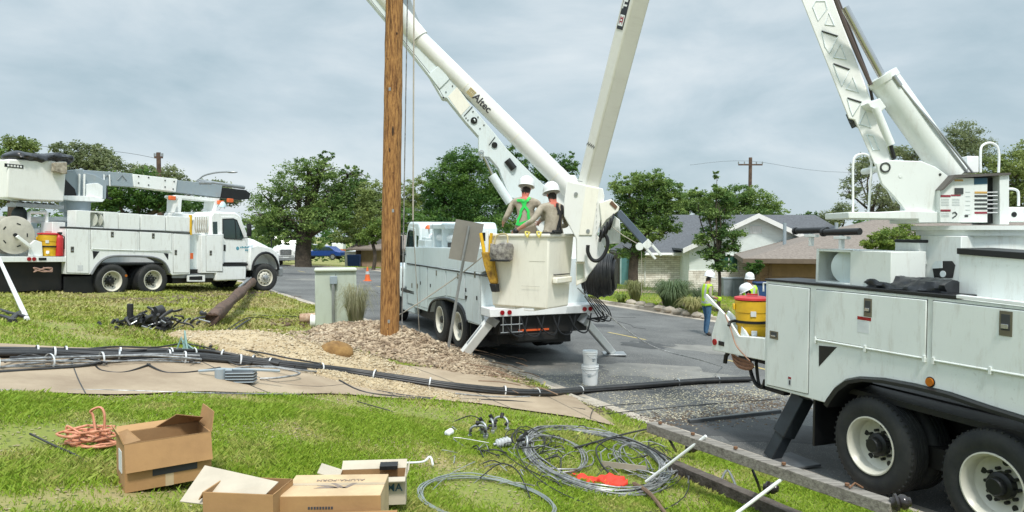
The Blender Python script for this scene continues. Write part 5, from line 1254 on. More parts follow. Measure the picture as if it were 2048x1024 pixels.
# frame of white tubes at the tail
s = MB()
for u_ in (58, 93): s.tube([F1.pt(u_,512,-.5), F1.pt(u_,425,-.5)], .05, n=8)
s.tube([F1.pt(58,425,-.5), F1.pt(93,425,-.5)], .05, n=8); s.tube([F1.pt(20,440,-.1), F1.pt(140,440,-.1)], .10, n=10)
s.build('tail_frame', M_bright, T1)
s = MB(); s.box(XA-1.55,XA-.05,-.3,.7,1.1,2.05); s.box(XA-1.9,XA-.0,.3,1.15,1.1,2.3); s.build('pump_cabinet', M_paint2, T1, bevel=.01)
s = MB(); s.ball(F1.pt(39,431,-.35), (.22,.1,.26), n=14); s.build('hose_drum', mat('greenish_black',(.03,.045,.045),.5), T1)
s = MB(); s.box(*sorted((F1.px(104,500,-.9)[0],F1.px(130,500,-.9)[0])),-.9,-.3,zt_,F1.px(110,444,-.9)[1]); s.build('tail_bin', M_bright, T1, bevel=.01)
# reel with cream flanges: separate thing
q = F1.pt(29,470,Y1+.15)
rl = empty('cable_reel', mat=F1.M @ Matrix.Translation(q), label='big cream flanged cable reel mounted on the tail of the left truck', cat='reel')
s = MB()
for o_ in (0, .62): s.lathe([(0,0),(.50,0),(.52,.01),(.52,.03),(.50,.04),(0,.04)], c=(0,o_-.02,0), ax=(0,1,0), n=40)
s.build('flange', mat('cream_flange', (.60,.57,.49), .5), rl, smooth=40)
s = MB(); s.cyl((0,.02,0),(0,.6,0),.42,n=30); s.build('wound_cable', M_cable, rl)
s = MB(); s.cyl((0,-.06,0),(0,0,0),.05,n=14)
for k in range(5):
    a_ = 2*math.pi*k/5+.3; s.box(-.05,.05,-.026,-.018,.30,.33,T=Matrix.Rotation(a_,4,'Y'))
s.build('hub', M_black, rl)
q = F1.pt(96,512,Y1+.30); ck = cooler(F1.M @ Matrix.Translation(q) @ Matrix.Rotation(R(-30),4,'Z'), 'small yellow drinks cooler with a red lid on the tail of the far left truck', 'yellow drinks coolers on truck tails', 1.35)
q = F1.pt(118,512,Y1+.1); fe = empty('fire_extinguisher', mat=F1.M @ Matrix.Translation(q), label='red fire extinguisher standing beside the small yellow cooler on the left truck', cat='fire extinguisher')
s = MB(); s.lathe([(0,0),(.10,0),(.105,.02),(.105,.5),(.08,.58),(.03,.62),(0,.62)], n=18); s.build('cylinder', M_redp, fe, smooth=50); s = MB(); s.box(-.03,.03,-.1,.05,.62,.68); s.tube([(.0,.0,.64),(.12,-.04,.55),(.12,-.04,.2)],.014); s.build('valve', M_black, fe)
# turret, folded boom, bucket
F1c = lambda u, v, y=0.: F1.pt(u, v, y)
def p1(name, pts, y0, y1, m, bevel=.012): s = MB(); s.prism(F1.poly(pts, y0), y0, y1); return s.build(name, m, T1, bevel=bevel)
p1('turret', ((132,341),(166,338),(168,345),(190,350),(214,362),(212,398),(186,399),(132,398)), -.35, .35, M_grey)
p1('turret_cover', ((172,368),(196,366),(206,372),(206,397),(172,397)), -.40, -.35, M_bright)
p1('turret_deck', ((127,399),(127,391),(186,392),(210,399),(205,404),(150,402)), -.5, .5, M_bright)
s = MB(); s.cyl(F1.pt(150,425,0), F1.pt(150,403,0), .42, n=28); s.cyl(F1.pt(165,460,0), F1.pt(165,425,0), .5, n=28); s.build('pedestal', M_grey, T1)
p1('turret_gap', ((129,396),(131,358),(150,378),(155,396)), -.37, -.34, M_black)
for u_ in (158,168): s = MB(); s.tube([F1.pt(u_,392,-.42), F1.pt(u_+1,348,-.42)], .03); s.build('turret_stay', M_bright, T1)
arm = p1('lower_boom', ((165,346),(167,340),(266,347),(268,374),(220,371),(190,371),(186,376),(172,370)), -.17, .17, M_grey)
s = MB()
for k in range(3): s.tube([F1.pt(175+k*30, 360, -.18), F1.pt(184+k*30, 350, -.18), F1.pt(193+k*30, 361, -.18)], .014)
s.build('lattice_pressing', M_galv, arm)
for u_ in (208,219): s = MB(); s.tube([F1.pt(u_,349,-.2), F1.pt(u_+1,372,-.2)], .02); s.build('boom_clamp', M_bright, arm)
p1('boom_sleeve', ((266,348),(355,358),(352,384),(268,373)), -.21, .21, M_bright)
p1('boom_section', ((353,360),(445,370),(441,395),(350,384)), -.17, .17, M_grey)
p1('boom_tip', ((443,375),(492,380),(501,387),(499,398),(480,400),(442,396)), -.14, .14, M_black)
s = MB(); s.cyl(F1.pt(397,362,-.1), F1.pt(488,375,-.1), .07, n=14); s.cyl(F1.pt(395,366,-.1), F1.pt(420,366,-.1), .09, n=12); s.build('leveling_cylinder', M_galv, T1)
s = MB()
for u_, v_ in ((277,353),(277,366),(297,355),(297,370),(330,361),(330,374),(348,363),(346,378)): q = F1.pt(u_,v_,-.21); s = MB(); s.cyl((q.x,-.225,q.z),(q.x,-.20,q.z),.025,n=8); s.build('bolt', M_seam, T1)
s = MB(); s.prism(F1.poly(((350,394),(352,390),(440,397),(438,401),(432,425),(428,425),(430,403),(364,397),(362,425),(355,425),(356,398)), -.3), -.3, .3); s.build('boom_rest', M_bright, T1, bevel=.01)
for u_, v_ in ((344,396),(441,405),(460,401)): s = MB(); q = F1.pt(u_,v_,-.4); s.box(q.x-.12,q.x+.12,-.45,-.35,q.z-.07,q.z+.07); s.build('beacon', M_orange, T1, bevel=.02)
s = MB(); q = F1.pt(444,414,-.4); s.lathe([(0,.2),(.08,.19),(.14,.1),(.15,0)], c=q, n=16); s.build('dome_light', mat('pale_blue_lens',(.55,.72,.75),.2), T1, smooth=60)
s = MB(); s.prism(F1.poly(((346,440),(346,426),(415,430),(415,442)), -.2), -.2, .2); s.build('rack_box', M_bright, T1, bevel=.02)
s = MB(); s.tube([F1.pt(210,350,.2), F1.pt(214,395,.2), F1.pt(222,398,.2)], .04); s.build('hose', M_black, T1)
# bucket with tarp
YB = -.75
bq = F1.poly(((14,396),(16,318),(134,322),(128,403),(60,401)), YB)
s = MB(); s.prism(bq, YB, YB+.75); bu = s.build('bucket', M_bright if False else M_boom, T1, bevel=.04, seg=3)
s = MB(); q = F1.pt(28,332,YB-.003); s.box(q.x-.24,q.x+.24,YB-.008,YB-.001,q.z-.05,q.z+.05,0)
for k in range(5): s.box(q.x-.17+k*.08,q.x-.12+k*.08,YB-.010,YB-.007,q.z-.025,q.z+.025,1)
s.build('nameplate', [M_black, M_bright], bu)
s = MB(); s.prism(F1.poly(((108,343),(109,325),(134,325),(134,348),(126,348)), YB-.2), YB-.22, YB-.04); s.build('tool_tray', mat('dirty_cream',(.50,.45,.36),.8,0,.3,9,(.2,.17,.13)), bu, bevel=.02)
s = MB(); nU, nV = 40, 14; vs = []; gg = np.random.default_rng(9)
a_, c_ = F1.pt(7,313,YB+.36), F1.pt(140,318,YB+.36)
for i in range(nU+1):
    t = i/nU; c = a_.lerp(c_, t); e_ = min(1, 6*t+.35, 6*(1-t)+.5)
    for j in range(nV):
        th = 2*math.pi*j/nV; k = 1+.06*math.sin(3.3*t*6.28+th*3)+.04*math.sin(th*7+t*15)+gg.normal(0,.02); y_ = math.cos(th); z_ = math.sin(th)
        y_ = math.copysign(abs(y_)**.6, y_)
        vs.append((c.x, c.y+y_*.47*k*e_, c.z+.03*math.sin(t*11)+z_*(.13 if z_ > 0 else .14+.03*math.sin(t*30))*k*e_))
s.add(vs, [(i*nV+j,(i+1)*nV+j,(i+1)*nV+(j+1)%nV,i*nV+(j+1)%nV) for i in range(nU) for j in range(nV)]+[tuple(range(nV)), tuple(range(nU*nV, nU*nV+nV))])
o = s.build('bucket_cover', M_tarp, None, smooth=70, label='black tarp cover stretched over the top of the raised bucket at the far left', cat='tarp'); o.matrix_world = F1.M
s = MB(); s.prism(F1.poly(((-30,345),(-30,312),(14,320),(14,333),(8,338)), .05), .05, .3); s.build('upper_boom', M_boom, T1, bevel=.02)
s = MB(); q = F1.pt(70,407,YB+.3)
for k in range(6): s.cyl((q.x-.5+k*.2,YB+.2,q.z-.05),(q.x-.5+k*.2,YB+.5,q.z),.06,n=10)
s.box(q.x-.6,q.x+.7,YB+.1,YB+.6,q.z-.12,q.z-.02); s.build('platform_bracket', M_galv, T1)
# ============================================================ far utility truck, facing us
ft = P(572,531,67); ft.z = 0; A_F = -58
hF = Vector((-ft.x-2, -ft.y, 0)).normalized(); FF = Frame((ft.x-hF.x*3.9, ft.y-hF.y*3.9, float(tz(ft.x, ft.y))), math.degrees(math.atan2(hF.y, hF.x)))
T4 = empty('bucket_truck', mat=FF.M, label='distant white utility truck facing the camera on the road beyond the left truck', cat='truck')
s = MB(); s.box(-3.2,.9,-1.15,1.15,.9,2.0); s.build('service_body', M_paint, T4, bevel=.03)
cabin(T4, 1.0, 1.02, M_white, w=1.15)
for x_ in (-1.8,3.3):
    for s_ in (-1,1): wheel(T4, x_, s_*1.15, .5, s_, 'front')
s = MB(); s.box(-3,3.2,-.25,.25,2.95,3.35); s.build('boom', M_boom, T4, bevel=.03); s = MB(); s.box(-2.4,-1.6,-.4,.4,2,3.0); s.box(1.2,1.4,-.3,.3,2.7,2.95); s.build('turret', M_paint, T4, bevel=.03)
s = MB(); s.box(-3.6,-2.9,-.6,.5,2.0,2.9); s.build('bucket', M_white, T4, bevel=.05)
s = MB()
for x_, z_ in ((.3,2.2),(-.4,2.3),(.6,2.4)): s.box(x_-.2,x_+.2,-1.1,-.6,2.0,z_); s.box(x_-.2,x_+.2,.6,1.1,2.0,z_+.1)
s.build('rack_gear', M_galv, T4, bevel=.02)
s = MB(); s.box(4.2,4.22,-.25,.25,.72,.86); s.build('number_plate', M_paper, T4)
# ---- cars
def car(M, label, m, L=4.5, cat='car'):
    root = empty('parked_car', mat=M, label=label, cat=cat, group='cars parked far down the street')
    pr = [(-L/2,.35),(-L/2,.85),(-L/2+.5,.95),(-L/2+1.1,1.38),(-L/2+2.3,1.42),(-L/2+3.1,.95),(L/2-.3,.78),(L/2,.6),(L/2,.35)]
    s = MB(); s.prism(pr, -.85, .85); s.build('body', m, root, bevel=.12, seg=3)
    for sd_ in (-1,1):
        s = MB(); s.prism([(-L/2+.75,.98),(-L/2+1.2,1.33),(-L/2+2.2,1.36),(-L/2+2.85,.98)], min(sd_*.84,sd_*.862), max(sd_*.84,sd_*.862)); s.build('window', M_glass, root)
        for x_ in (-L/2+.85, L/2-.85):
            s = MB(); s.cyl((x_,sd_*.70,.32),(x_,sd_*.88,.32),.32,n=24); w_ = s.build('wheel', M_rubber, root); s = MB(); s.cyl((x_,sd_*.86,.32),(x_,sd_*.89,.32),.2,n=18); s.build('rim', M_galv, w_)
    s = MB(); s.prism([(-L/2+2.34,1.38),(-L/2+2.37,1.41),(-L/2+3.08,.98),(-L/2+3.0,.97)], -.72, .72); s.build('windscreen', M_glass, root)
    for sd_ in (-1,1): s = MB(); s.box(L/2-.06,L/2+.02,min(sd_*.45,sd_*.75),max(sd_*.45,sd_*.75),.58,.70); s.build('headlight', M_white, root, bevel=.02)
    return root
def far_at(u, d, v=None): p = P(u, 500, d); return Vector((p.x, p.y, float(tz(p.x, p.y)) if v is None else 2.8-(v-465)/1480*d))
car(Matrix.Translation(far_at(645,78,519)) @ Matrix.Rotation(R(172),4,'Z'), 'blue saloon car parked across the far lawn in front of the big oak', mat('blue_car_paint',(.015,.06,.26),.25), 4.6)
car(Matrix.Translation(far_at(632,88,512)) @ Matrix.Rotation(R(160),4,'Z'), 'pale silver car parked just behind the blue one', mat('silver_car_paint',(.55,.55,.60),.3), 4.4)
car(Matrix.Translation(far_at(604,95,507)) @ Matrix.Rotation(R(165),4,'Z'), 'dark car far away next to the distant white truck', mat('dark_car_paint',(.04,.045,.05),.3), 4.4)
# orange and white striped work trailer behind the oak trunk
p = far_at(674,85,516); tr = empty('work_trailer', mat=Matrix.Translation(p) @ Matrix.Scale(.72,4), label='orange and white box trailer half hidden behind the oak trunk', cat='trailer')
s = MB(); s.box(-1.6,1.2,-1,1,.5,1.4); s.build('lower_body', mat('faded_orange',(.70,.22,.10),.6), tr, bevel=.05); s = MB(); s.box(-.6,1.2,-.98,.98,1.4,2.4); s.build('upper_body', M_white, tr, bevel=.08)
s = MB(); s.cyl((.3,-1.05,.33),(.3,-.85,.33),.33,n=18); s.cyl((-.6,-1.05,.33),(-.6,-.85,.33),.33,n=18); s.build('wheel', M_rubber, tr)
# ---- traffic cone
p = G(735,562); cn = empty('traffic_cone', mat=Matrix.Translation(p), label='small orange traffic cone standing on the road left of the wooden pole', cat='cone')
s = MB(); s.lathe([(.15,.03),(.035,.72),(.02,.73),(0,.73)], n=20); s.box(-.2,.2,-.2,.2,0,.03); s.build('cone_body', M_orange, cn, bevel=.004)
s = MB(); s.lathe([(.108,.35),(.083,.50),(.078,.50)], n=20); s.build('reflective_band', M_silver, cn)
# ============================================================ houses
def sidingmat(name, col, pitch, dark=.75):
    m = mat(name, col, .7, 0, .04, 2); nt = m.node_tree; N = nt.nodes; L = nt.links; b = N['Principled BSDF']
    t = N.new('ShaderNodeTexCoord'); w = N.new('ShaderNodeTexWave'); w.bands_direction = 'Z'; w.wave_profile = 'SAW'; w.inputs['Scale'].default_value = 1/pitch/ (2*math.pi)*math.pi*2/6.283*6.283
    w.inputs['Scale'].default_value = .314/pitch
    L.new(t.outputs['Object'], w.inputs[0]); bp = N.new('ShaderNodeBump'); bp.inputs['Distance'].default_value = .03; bp.inputs['Strength'].default_value = .8
    L.new(w.outputs[1], bp.inputs['Height']); L.new(bp.outputs[0], b.inputs['Normal']); return m
def brickmat(name, c1, c2, mort, sc=4.5, bw=.5, rh=.25):
    m = bpy.data.materials.new(name); m.use_nodes = True; N = m.node_tree.nodes; L = m.node_tree.links; b = N['Principled BSDF']; b.inputs['Roughness'].default_value = .9
    t = N.new('ShaderNodeTexCoord'); mp_ = N.new('ShaderNodeMapping'); mp_.inputs['Rotation'].default_value = (R(90),0,0); L.new(t.outputs['Object'], mp_.inputs[0])
    k = N.new('ShaderNodeTexBrick'); k.inputs['Color1'].default_value = (*c1,1); k.inputs['Color2'].default_value = (*c2,1); k.inputs['Mortar'].default_value = (*mort,1); k.inputs['Scale'].default_value = sc; k.inputs['Bias'].default_value = -.2
    k.inputs['Brick Width'].default_value = bw; k.inputs['Row Height'].default_value = rh; k.inputs['Mortar Size'].default_value = .012
    L.new(mp_.outputs[0], k.inputs[0])
    nz = N.new('ShaderNodeTexNoise'); nz.inputs['Scale'].default_value = 2.5; nz.inputs['Detail'].default_value = 6; L.new(t.outputs['Object'], nz.inputs[0])
    mm = N.new('ShaderNodeMix'); mm.data_type = 'RGBA'; mm.blend_type = 'MULTIPLY'; mm.inputs[0].default_value = .6
    L.new(k.outputs[0], mm.inputs[6]); cr_ = N.new('ShaderNodeValToRGB'); cr_.color_ramp.elements[0].color = (.62,.58,.52,1); cr_.color_ramp.elements[0].position = .30; cr_.color_ramp.elements[1].position = .5; L.new(nz.outputs[0], cr_.inputs[0]); L.new(cr_.outputs[0], mm.inputs[7])
    L.new(mm.outputs[2], b.inputs['Base Color']); bp = N.new('ShaderNodeBump'); bp.inputs['Strength'].default_value = .8; bp.inputs['Distance'].default_value = .02; L.new(k.outputs[1], bp.inputs['Height']); bp.invert = True; L.new(bp.outputs[0], b.inputs['Normal']); return m
M_stone = brickmat('painted_stone', (.95,.92,.86), (.72,.68,.60), (.40,.36,.30), 1.6, .62, .20)
M_brick = brickmat('brown_brick', (.30,.19,.12), (.22,.13,.08), (.25,.2,.16), 5)
M_siding = sidingmat('pale_siding', (.80,.88,.85), .18)
M_roof = mat('grey_shingles', (.13,.14,.155), .95, 0, .25, 9, (.085,.09,.10), bump=.6, bscale=25)
M_roofb = mat('brown_shingles', (.26,.225,.195), .95, 0, .25, 9, (.18,.15,.13), bump=.6, bscale=25)
M_trim = paint('white_trim', (.78,.79,.77), rough=.6)
H = empty('house', loc=(0,46,0), label='single storey house with white painted stone wall, pale siding gable and grey roof', cat='house')
def hz(v, d): return 2.8-(v-465)/1480*d
def hx(u, d): return (u-1024)/1480*d
zb = -1.4; ze = hz(508,46)
s = MB(); s.box(hx(1275,46), hx(1500,46), 0, 8, zb, ze); s.build('stone_wall', M_stone, H)
zr_ = hz(430,51)
def slab(name, pts, th, m, par):  # thin roof slab from 4 corners
    s = MB(); n = len(pts); s.add([Vector(p) for p in pts]+[Vector(p)-Vector((0,0,th)) for p in pts], [tuple(range(n)), tuple(range(2*n-1,n-1,-1))]+[(i,(i+1)%n,n+(i+1)%n,n+i) for i in range(n)]); return s.build(name, m, par, smooth=0)
xl, xr = hx(1262,45.4), hx(1560,46)
rf = slab('roof', [(xl,-.6,ze+.08),(xr+6,-.6,ze+.08),(xr+4,4.5,zr_),(hx(1325,51),4.5,zr_)], .12, M_roof, H)
slab('roof', [(xl,9.2,ze+.08),(xl,-.6,ze+.08),(hx(1325,51),4.5,zr_)], .12, M_roof, H); slab('roof', [(xr+6,9.2,ze+.08),(xl,9.2,ze+.08),(hx(1325,51),4.5,zr_),(xr+4,4.5,zr_)], .12, M_roof, H)
s = MB(); s.box(xl,xr,-.66,-.6,ze-.10,ze+.10); s.build('fascia', M_trim, H)
# front gable
dg = 43.5; oy = dg-46
ap = (hx(1511,dg), hz(428,dg)); lf = (hx(1362,dg), hz(497,dg)); rt = (2*ap[0]-lf[0], lf[1])
s = MB(); s.prism([(lf[0]+.5,zb),(lf[0]+.5,lf[1]+.10),(ap[0],ap[1]-.12),(rt[0]-.5,rt[1]+.10),(rt[0]-.5,zb)], oy, 4.4); gw = s.build('gable_wall', M_siding, H, smooth=0)
for a_, b_ in ((lf,ap),(rt,ap)):
    slab('gable_roof', [(a_[0],oy-.5,a_[1]),(b_[0],oy-.5,b_[1]),(b_[0],4.5,b_[1]),(a_[0],4.5,a_[1])], .12, M_roof, H)
    d_ = Vector((b_[0]-a_[0],0,b_[1]-a_[1])); s = MB(); s.prism([(a_[0],a_[1]-.26),(a_[0],a_[1]+.02),(b_[0],b_[1]+.02),(b_[0],b_[1]-.26)], oy-.56, oy-.50); s.build('barge_board', M_trim, H)
s = MB(); s.tube([(xl,-.72,ze-.02),(lf[0]-.1,-.72,ze-.02)], .06, n=8); s.tube([(hx(1290,46),-.72,ze-.02),(hx(1290,46),-.06,ze-.25),(hx(1290,46),-.06,zb)], .045, n=8); s.build('gutter', M_trim, H)
for x_ in (1350,1400,1440): s = MB(); s.cyl((hx(x_,49),2.6,ze+1.0),(hx(x_,49),2.6,ze+1.85),.08,n=10); s.build('roof_vent', M_galv, H)
s = MB(); s.box(ap[0]-.35,ap[0]+.35,oy-.03,oy+.01,ap[1]-1.15,ap[1]-.70); s.build('gable_vent', M_trim, H)
# wainscot of painted stone, window
s = MB(); s.box(lf[0]+.45, rt[0]-.5, oy-.06, oy, zb, hz(541,dg)); s.box(hx(1478,dg), rt[0]-.5, oy-.06, oy, hz(541,dg), hz(510,dg)); s.build('stone_wainscot', M_stone, H)
def window(par, x0, x1, y, z0, z1, m=None, mull=1):
    s = MB(); t = .07; s.box(x0-t,x1+t,y-.06,y,z1,z1+t); s.box(x0-t,x1+t,y-.09,y,z0-t,z0); s.box(x0-t,x0,y-.06,y,z0,z1); s.box(x1,x1+t,y-.06,y,z0,z1)
    for k in range(mull): xm_ = x0+(x1-x0)*(k+1)/(mull+1); s.box(xm_-.025,xm_+.025,y-.05,y,z0,z1)
    w_ = s.build('window', M_trim, par); s = MB(); s.box(x0,x1,y-.02,y-.004,z0,z1); s.build('pane', m or M_glass, w_); return w_
window(H, hx(1440,dg), hx(1475,dg), oy, hz(540,dg), hz(512,dg), mat('green_glass',(.05,.13,.10),.1), 1)
# teal porch door beside the stone wall, grey box, gutter
s = MB(); s.box(hx(1244,46), hx(1276,46), .8, 6, zb, ze); s.build('porch_wall', mat('porch_dark',(.07,.06,.05),.9), H)
s = MB(); s.box(hx(1246,46), hx(1262,46), .6, .8, hz(572,46), hz(512,46)); s.build('front_door', mat('teal_door',(.10,.26,.27),.5), H, bevel=.02)
s = MB(); s.box(hx(1243,46), hx(1245.5,46), .5, .65, zb, ze); s.box(hx(1262.5,46), hx(1265,46), .5, .65, zb, ze); s.build('porch_post', mat('porch_trim',(.35,.52,.52),.6), H)
p = far_at(1465,40); ac = empty('electrical_cabinet', mat=Matrix.Translation(p), label='grey metal utility cabinet against the siding of the grey-roofed house', cat='cabinet')
s = MB(); s.box(-.55,.55,-.3,.3,0,1.0); s.build('cabinet_body', mat('grey_cabinet',(.25,.30,.33),.5), ac, bevel=.02); s = MB(); s.box(-.56,.56,-.32,.3,1.0,1.05); s.box(-.02,.02,-.31,-.30,.1,.9); s.build('cabinet_lid', M_grey, ac)
# garage house
_c = Matrix.Translation(((1490-1024)/1480*36, 36, 0)); G2 = empty('house', mat=_c @ Matrix.Rotation(R(-14),4,'Z') @ _c.inverted() @ Matrix.Translation((0,36,0)), label='brown brick house with a hipped tan shingle roof and wide brown garage door', cat='house')
d0 = 36.; ze2 = hz(517,d0-.7); zr2 = hz(434,41.5)
s = MB(); s.box(hx(1520,d0), hx(2050,d0), 0, 9, -1.5, ze2); s.build('brick_wall', M_brick, G2)
xl2, xr2 = hx(1496,d0-.7), hx(2150,d0-.7); xa2, xb2 = hx(1700,41.5), hx(2000,41.5)
for pts in ([(xl2,-.7,ze2),(xr2,-.7,ze2),(xb2,5.5,zr2),(xa2,5.5,zr2)], [(xl2,11.7,ze2),(xl2,-.7,ze2),(xa2,5.5,zr2)], [(xr2,11.7,ze2),(xl2,11.7,ze2),(xa2,5.5,zr2),(xb2,5.5,zr2)], [(xr2,-.7,ze2),(xr2,11.7,ze2),(xb2,5.5,zr2)]): slab('roof', pts, .14, M_roofb, G2)
s = MB(); s.box(xl2,xr2,-.76,-.70,ze2-.22,ze2+.0); s.box(xl2-.06,xl2,-.76,11.7,ze2-.22,ze2+.0); s.build('fascia', mat('brown_fascia',(.16,.12,.09),.7), G2)
s = MB(); s.box(hx(1541,d0), hx(1700,d0), -.03, 0, -1.5, hz(528,d0)); gd = s.build('garage_door', mat('garage_brown',(.27,.16,.075),.6,0,.1,2), G2)
s = MB()
for k in range(4): s.box(hx(1541,d0), hx(1700,d0), -.036, -.028, -1+.55*k, -.985+.55*k)
s.build('panel_groove', M_seam, gd)
s = MB(); s.box(hx(1536,d0), hx(1541,d0), -.06, 0, -1.5, hz(524,d0)); s.box(hx(1536,d0), hx(1705,d0), -.06, 0, hz(528,d0), hz(523,d0)); s.build('door_frame', mat('brown_trim',(.20,.12,.07),.7), G2)
p = far_at(1523,33); wb = empty('wheelie_bin', mat=Matrix.Translation(p), label='dark blue wheeled bin standing in front of the brown garage', cat='bin')
s = MB(); s.prism([(-.25,0),(-.32,1.0),(.32,1.0),(.25,0)], -.3, .3); s.build('bin_body', mat('bin_blue',(.015,.06,.20),.5), wb, bevel=.03); s = MB(); s.box(-.34,.34,-.36,.36,1.0,1.07); s.build('lid', mat('bin_lid_blue',(.012,.045,.15),.5), wb, bevel=.02)
s = MB(); s.cyl((-.3,.3,.1),(.3,.3,.1),.1); s.build('wheel', M_rubber, wb)
for x_ in (13.5,16.0): s = MB(); s.cyl((x_,3.2,ze2+.6),(x_,3.2,ze2+1.75),.09,n=10); s.build('roof_vent', M_grey, G2)
# small tan house far left of the pole
H3 = empty('house', loc=(*far_at(745,66).xy, 0), label='small tan brick house with low grey roof partly hidden behind the wooden pole', cat='house')
z0_ = -.5; zz = hz(497,66)
s = MB(); s.box(-1.5,8,0,7,z0_,zz); s.build('brick_wall', mat('tan_brick',(.42,.30,.21),.9), H3); s = MB(); s.box(-2.7,-1.5,1,7,z0_,zz-.3); s.build('white_wall', M_trim, H3)
slab('roof', [(-2.2,-.7,zz),(9,-.7,zz),(9,3.5,zz+1.2),(-.5,3.5,zz+1.2)], .15, M_roofb, H3); slab('roof', [(9,8,zz),(-2.2,8,zz),(-.5,3.5,zz+1.2),(9,3.5,zz+1.2)], .15, M_roofb, H3)
s = MB(); s.box(2.0,3.2,-.03,0,z0_,zz-.3); s.build('door', M_black, H3)
window(H3, 4.5, 6, 0, .6, 1.6)
p = far_at(708,64); wb2 = empty('wheelie_bin', mat=Matrix.Translation(p), label='blue wheeled bin beside the white wall of the small tan house', cat='bin')
s = MB(); s.prism([(-.5,0),(-.55,1.1),(.55,1.1),(.5,0)], -.3, .3); s.build('bin_body', mat('bin_blue',(.015,.06,.20),.5), wb2, bevel=.03)
# ============================================================ poles
pb = G(778,697); pb = Vector((pb.x, pb.y, float(tz(pb.x, pb.y))))
db = pb.y
top_ = P(789,-10,db+.05); dr_ = (top_-pb).normalized()
wp = empty('utility_pole', mat=Matrix.Translation(pb), label='new golden brown wooden utility pole standing in its heap of fresh soil', cat='pole')
s = MB(); L_ = 11.; nn_ = 44; vs = []; n_ = 28; gg = np.random.default_rng(2)
prof_ = gg.normal(0,.0035,(nn_+1,n_))
for i in range(nn_+1):
    t = i/nn_; c = dr_*(t*(L_+.6)-.6); r_ = .183-.034*t
    for j in range(n_):
        a_ = 2*math.pi*j/n_; k = r_*(1+.012*math.sin(a_*3+1)+.01*math.sin(a_*7))+prof_[i,j]; vs.append((c.x+math.cos(a_)*k, c.y+math.sin(a_)*k, c.z))
s.add(vs, [(i*n_+j,i*n_+(j+1)%n_,(i+1)*n_+(j+1)%n_,(i+1)*n_+j) for i in range(nn_) for j in range(n_)]+[tuple(range(nn_*n_,nn_*n_+n_))])
s.build('pole_shaft', M_wood, wp, smooth=60)
s = MB()
gg = np.random.default_rng(12)
for (v_, a_, w_, h_) in ((262,.2,.05,.20),(300,-.1,.03,.10),(70,.5,.035,.05),(120,-.5,.02,.05),(345,.3,.02,.03),(560,.1,.035,.025),(655,0,.03,.03)):
    t = (697-v_)/ (697+10) * (top_-pb).length; c = dr_*t; th = -math.pi/2+a_; r_ = .178-.034*t/11
    T_ = Matrix.Translation(c+Vector((math.cos(th)*r_, math.sin(th)*r_, 0))) @ Matrix.Rotation(th,4,'Z'); s.ball((0,0,0), (.01,w_*.5,h_), n=10, T=T_.to_3x3().to_4x4()) if False else s.ball(c+Vector((math.cos(th)*r_, math.sin(th)*r_, 0)), (w_*.45,.012,h_*.5), n=10)
s.build('knot', mat('burnt_knot',(.045,.025,.015),.9), wp)
# hand-lines hanging beside the pole
for (ut, vt, ub_, vb, lab, m_) in ((828,-10,826,440,'grey rope hanging from above straight beside the wooden pole, right of its neighbour', M_rope),(815,-10,803,700,'thin bluish line slanting down behind the wooden pole', M_wire)):
    s = MB(); s.tube([P(ut,vt,14.3), P(ub_,vb,14.3)], .012 if ut < 820 else .016, n=6); s.build('hand_line', m_, None, label=lab, cat='rope')
s = MB(); g_ = G(840,690); s.tube([P(826,440,14.3), Vector((g_.x,g_.y,g_.z))], .008, n=6); s.build('hand_line', M_rope, None, label='thin pale tail of rope reaching down onto the soil heap', cat='rope')
def line(pts, r, m, name, label, cat='wire', n=6, k=6, **kw):
    s = MB(); s.tube(smooth_pts(pts, k), r, n=n); return s.build(name, m, None, label=label, cat=cat, smooth=60, **kw)
line([P(700,667,14.9), P(790,634,14.7), P(905,560,14.2), P(975,505,13.6)], .011, M_rope, 'guy_line', 'taut pale line running past the foot of the wooden pole up to the bucket', 'rope')
line([P(1155,576,12), P(1210,625,12.2), P(1300,690,12.2), P(1400,720,12.6), Vector(G(1445,735))+Vector((0,0,.02))], .009, M_wire, 'guy_line', 'thin dark line drooping from the bucket across the open road', 'rope')
def small_pole(u, v0, v1, d, label, arms, r=.15, lean=0):
    b_ = P(u, v1, d); t_ = P(u-lean, v0, d); root = empty('utility_pole', mat=Matrix.Translation((b_.x,b_.y,0)), label=label, cat='pole')
    s = MB(); s.cyl((0,0,float(tz(b_.x,b_.y))-.3),(t_.x-b_.x,0,t_.z),r*1.2,r,n=12); s.build('pole_shaft', M_darkpole, root)
    for (dz, w_) in arms:
        s = MB(); s.box(-w_+t_.x-b_.x,w_+t_.x-b_.x,-.06,.06,t_.z-dz-.06,t_.z-dz+.06)
        s.build('crossarm', M_darkpole, root)
        s = MB()
        for x_ in (-w_,-w_*.5,w_*.5,w_): s.cyl((x_+t_.x-b_.x,0,t_.z-dz+.05),(x_+t_.x-b_.x,0,t_.z-dz+.25),.05,n=8)
        s.build('insulator', M_galv, root)
    return root
small_pole(1498,315,480,62,'distant dark utility pole with crossarm rising above trees behind the grey-roofed house',[(.6,1.0)],.14,-3)
small_pole(320,305,450,46,'leaning dark utility pole rising behind the boom of the left truck',[(.3,.25)],.13,3)
b_ = P(392,500,50); lp = empty('street_lamp', mat=Matrix.Translation((b_.x,b_.y,0)), label='slim street lamp with curved arm behind the left truck', cat='street lamp')
s = MB(); tz_ = 2.8+(465-357)/1480*50; s.tube(smooth_pts([(0,0,0),(0,0,tz_-1.0),(.35,0,tz_),(1.2,0,tz_+.35),(2.3,0,tz_+.45)],6), .06); s.build('lamp_post', M_galv, lp); s = MB(); s.ball((2.5,0,tz_+.42), (.4,.15,.08), n=12); s.build('lamp_head', M_galv, lp)
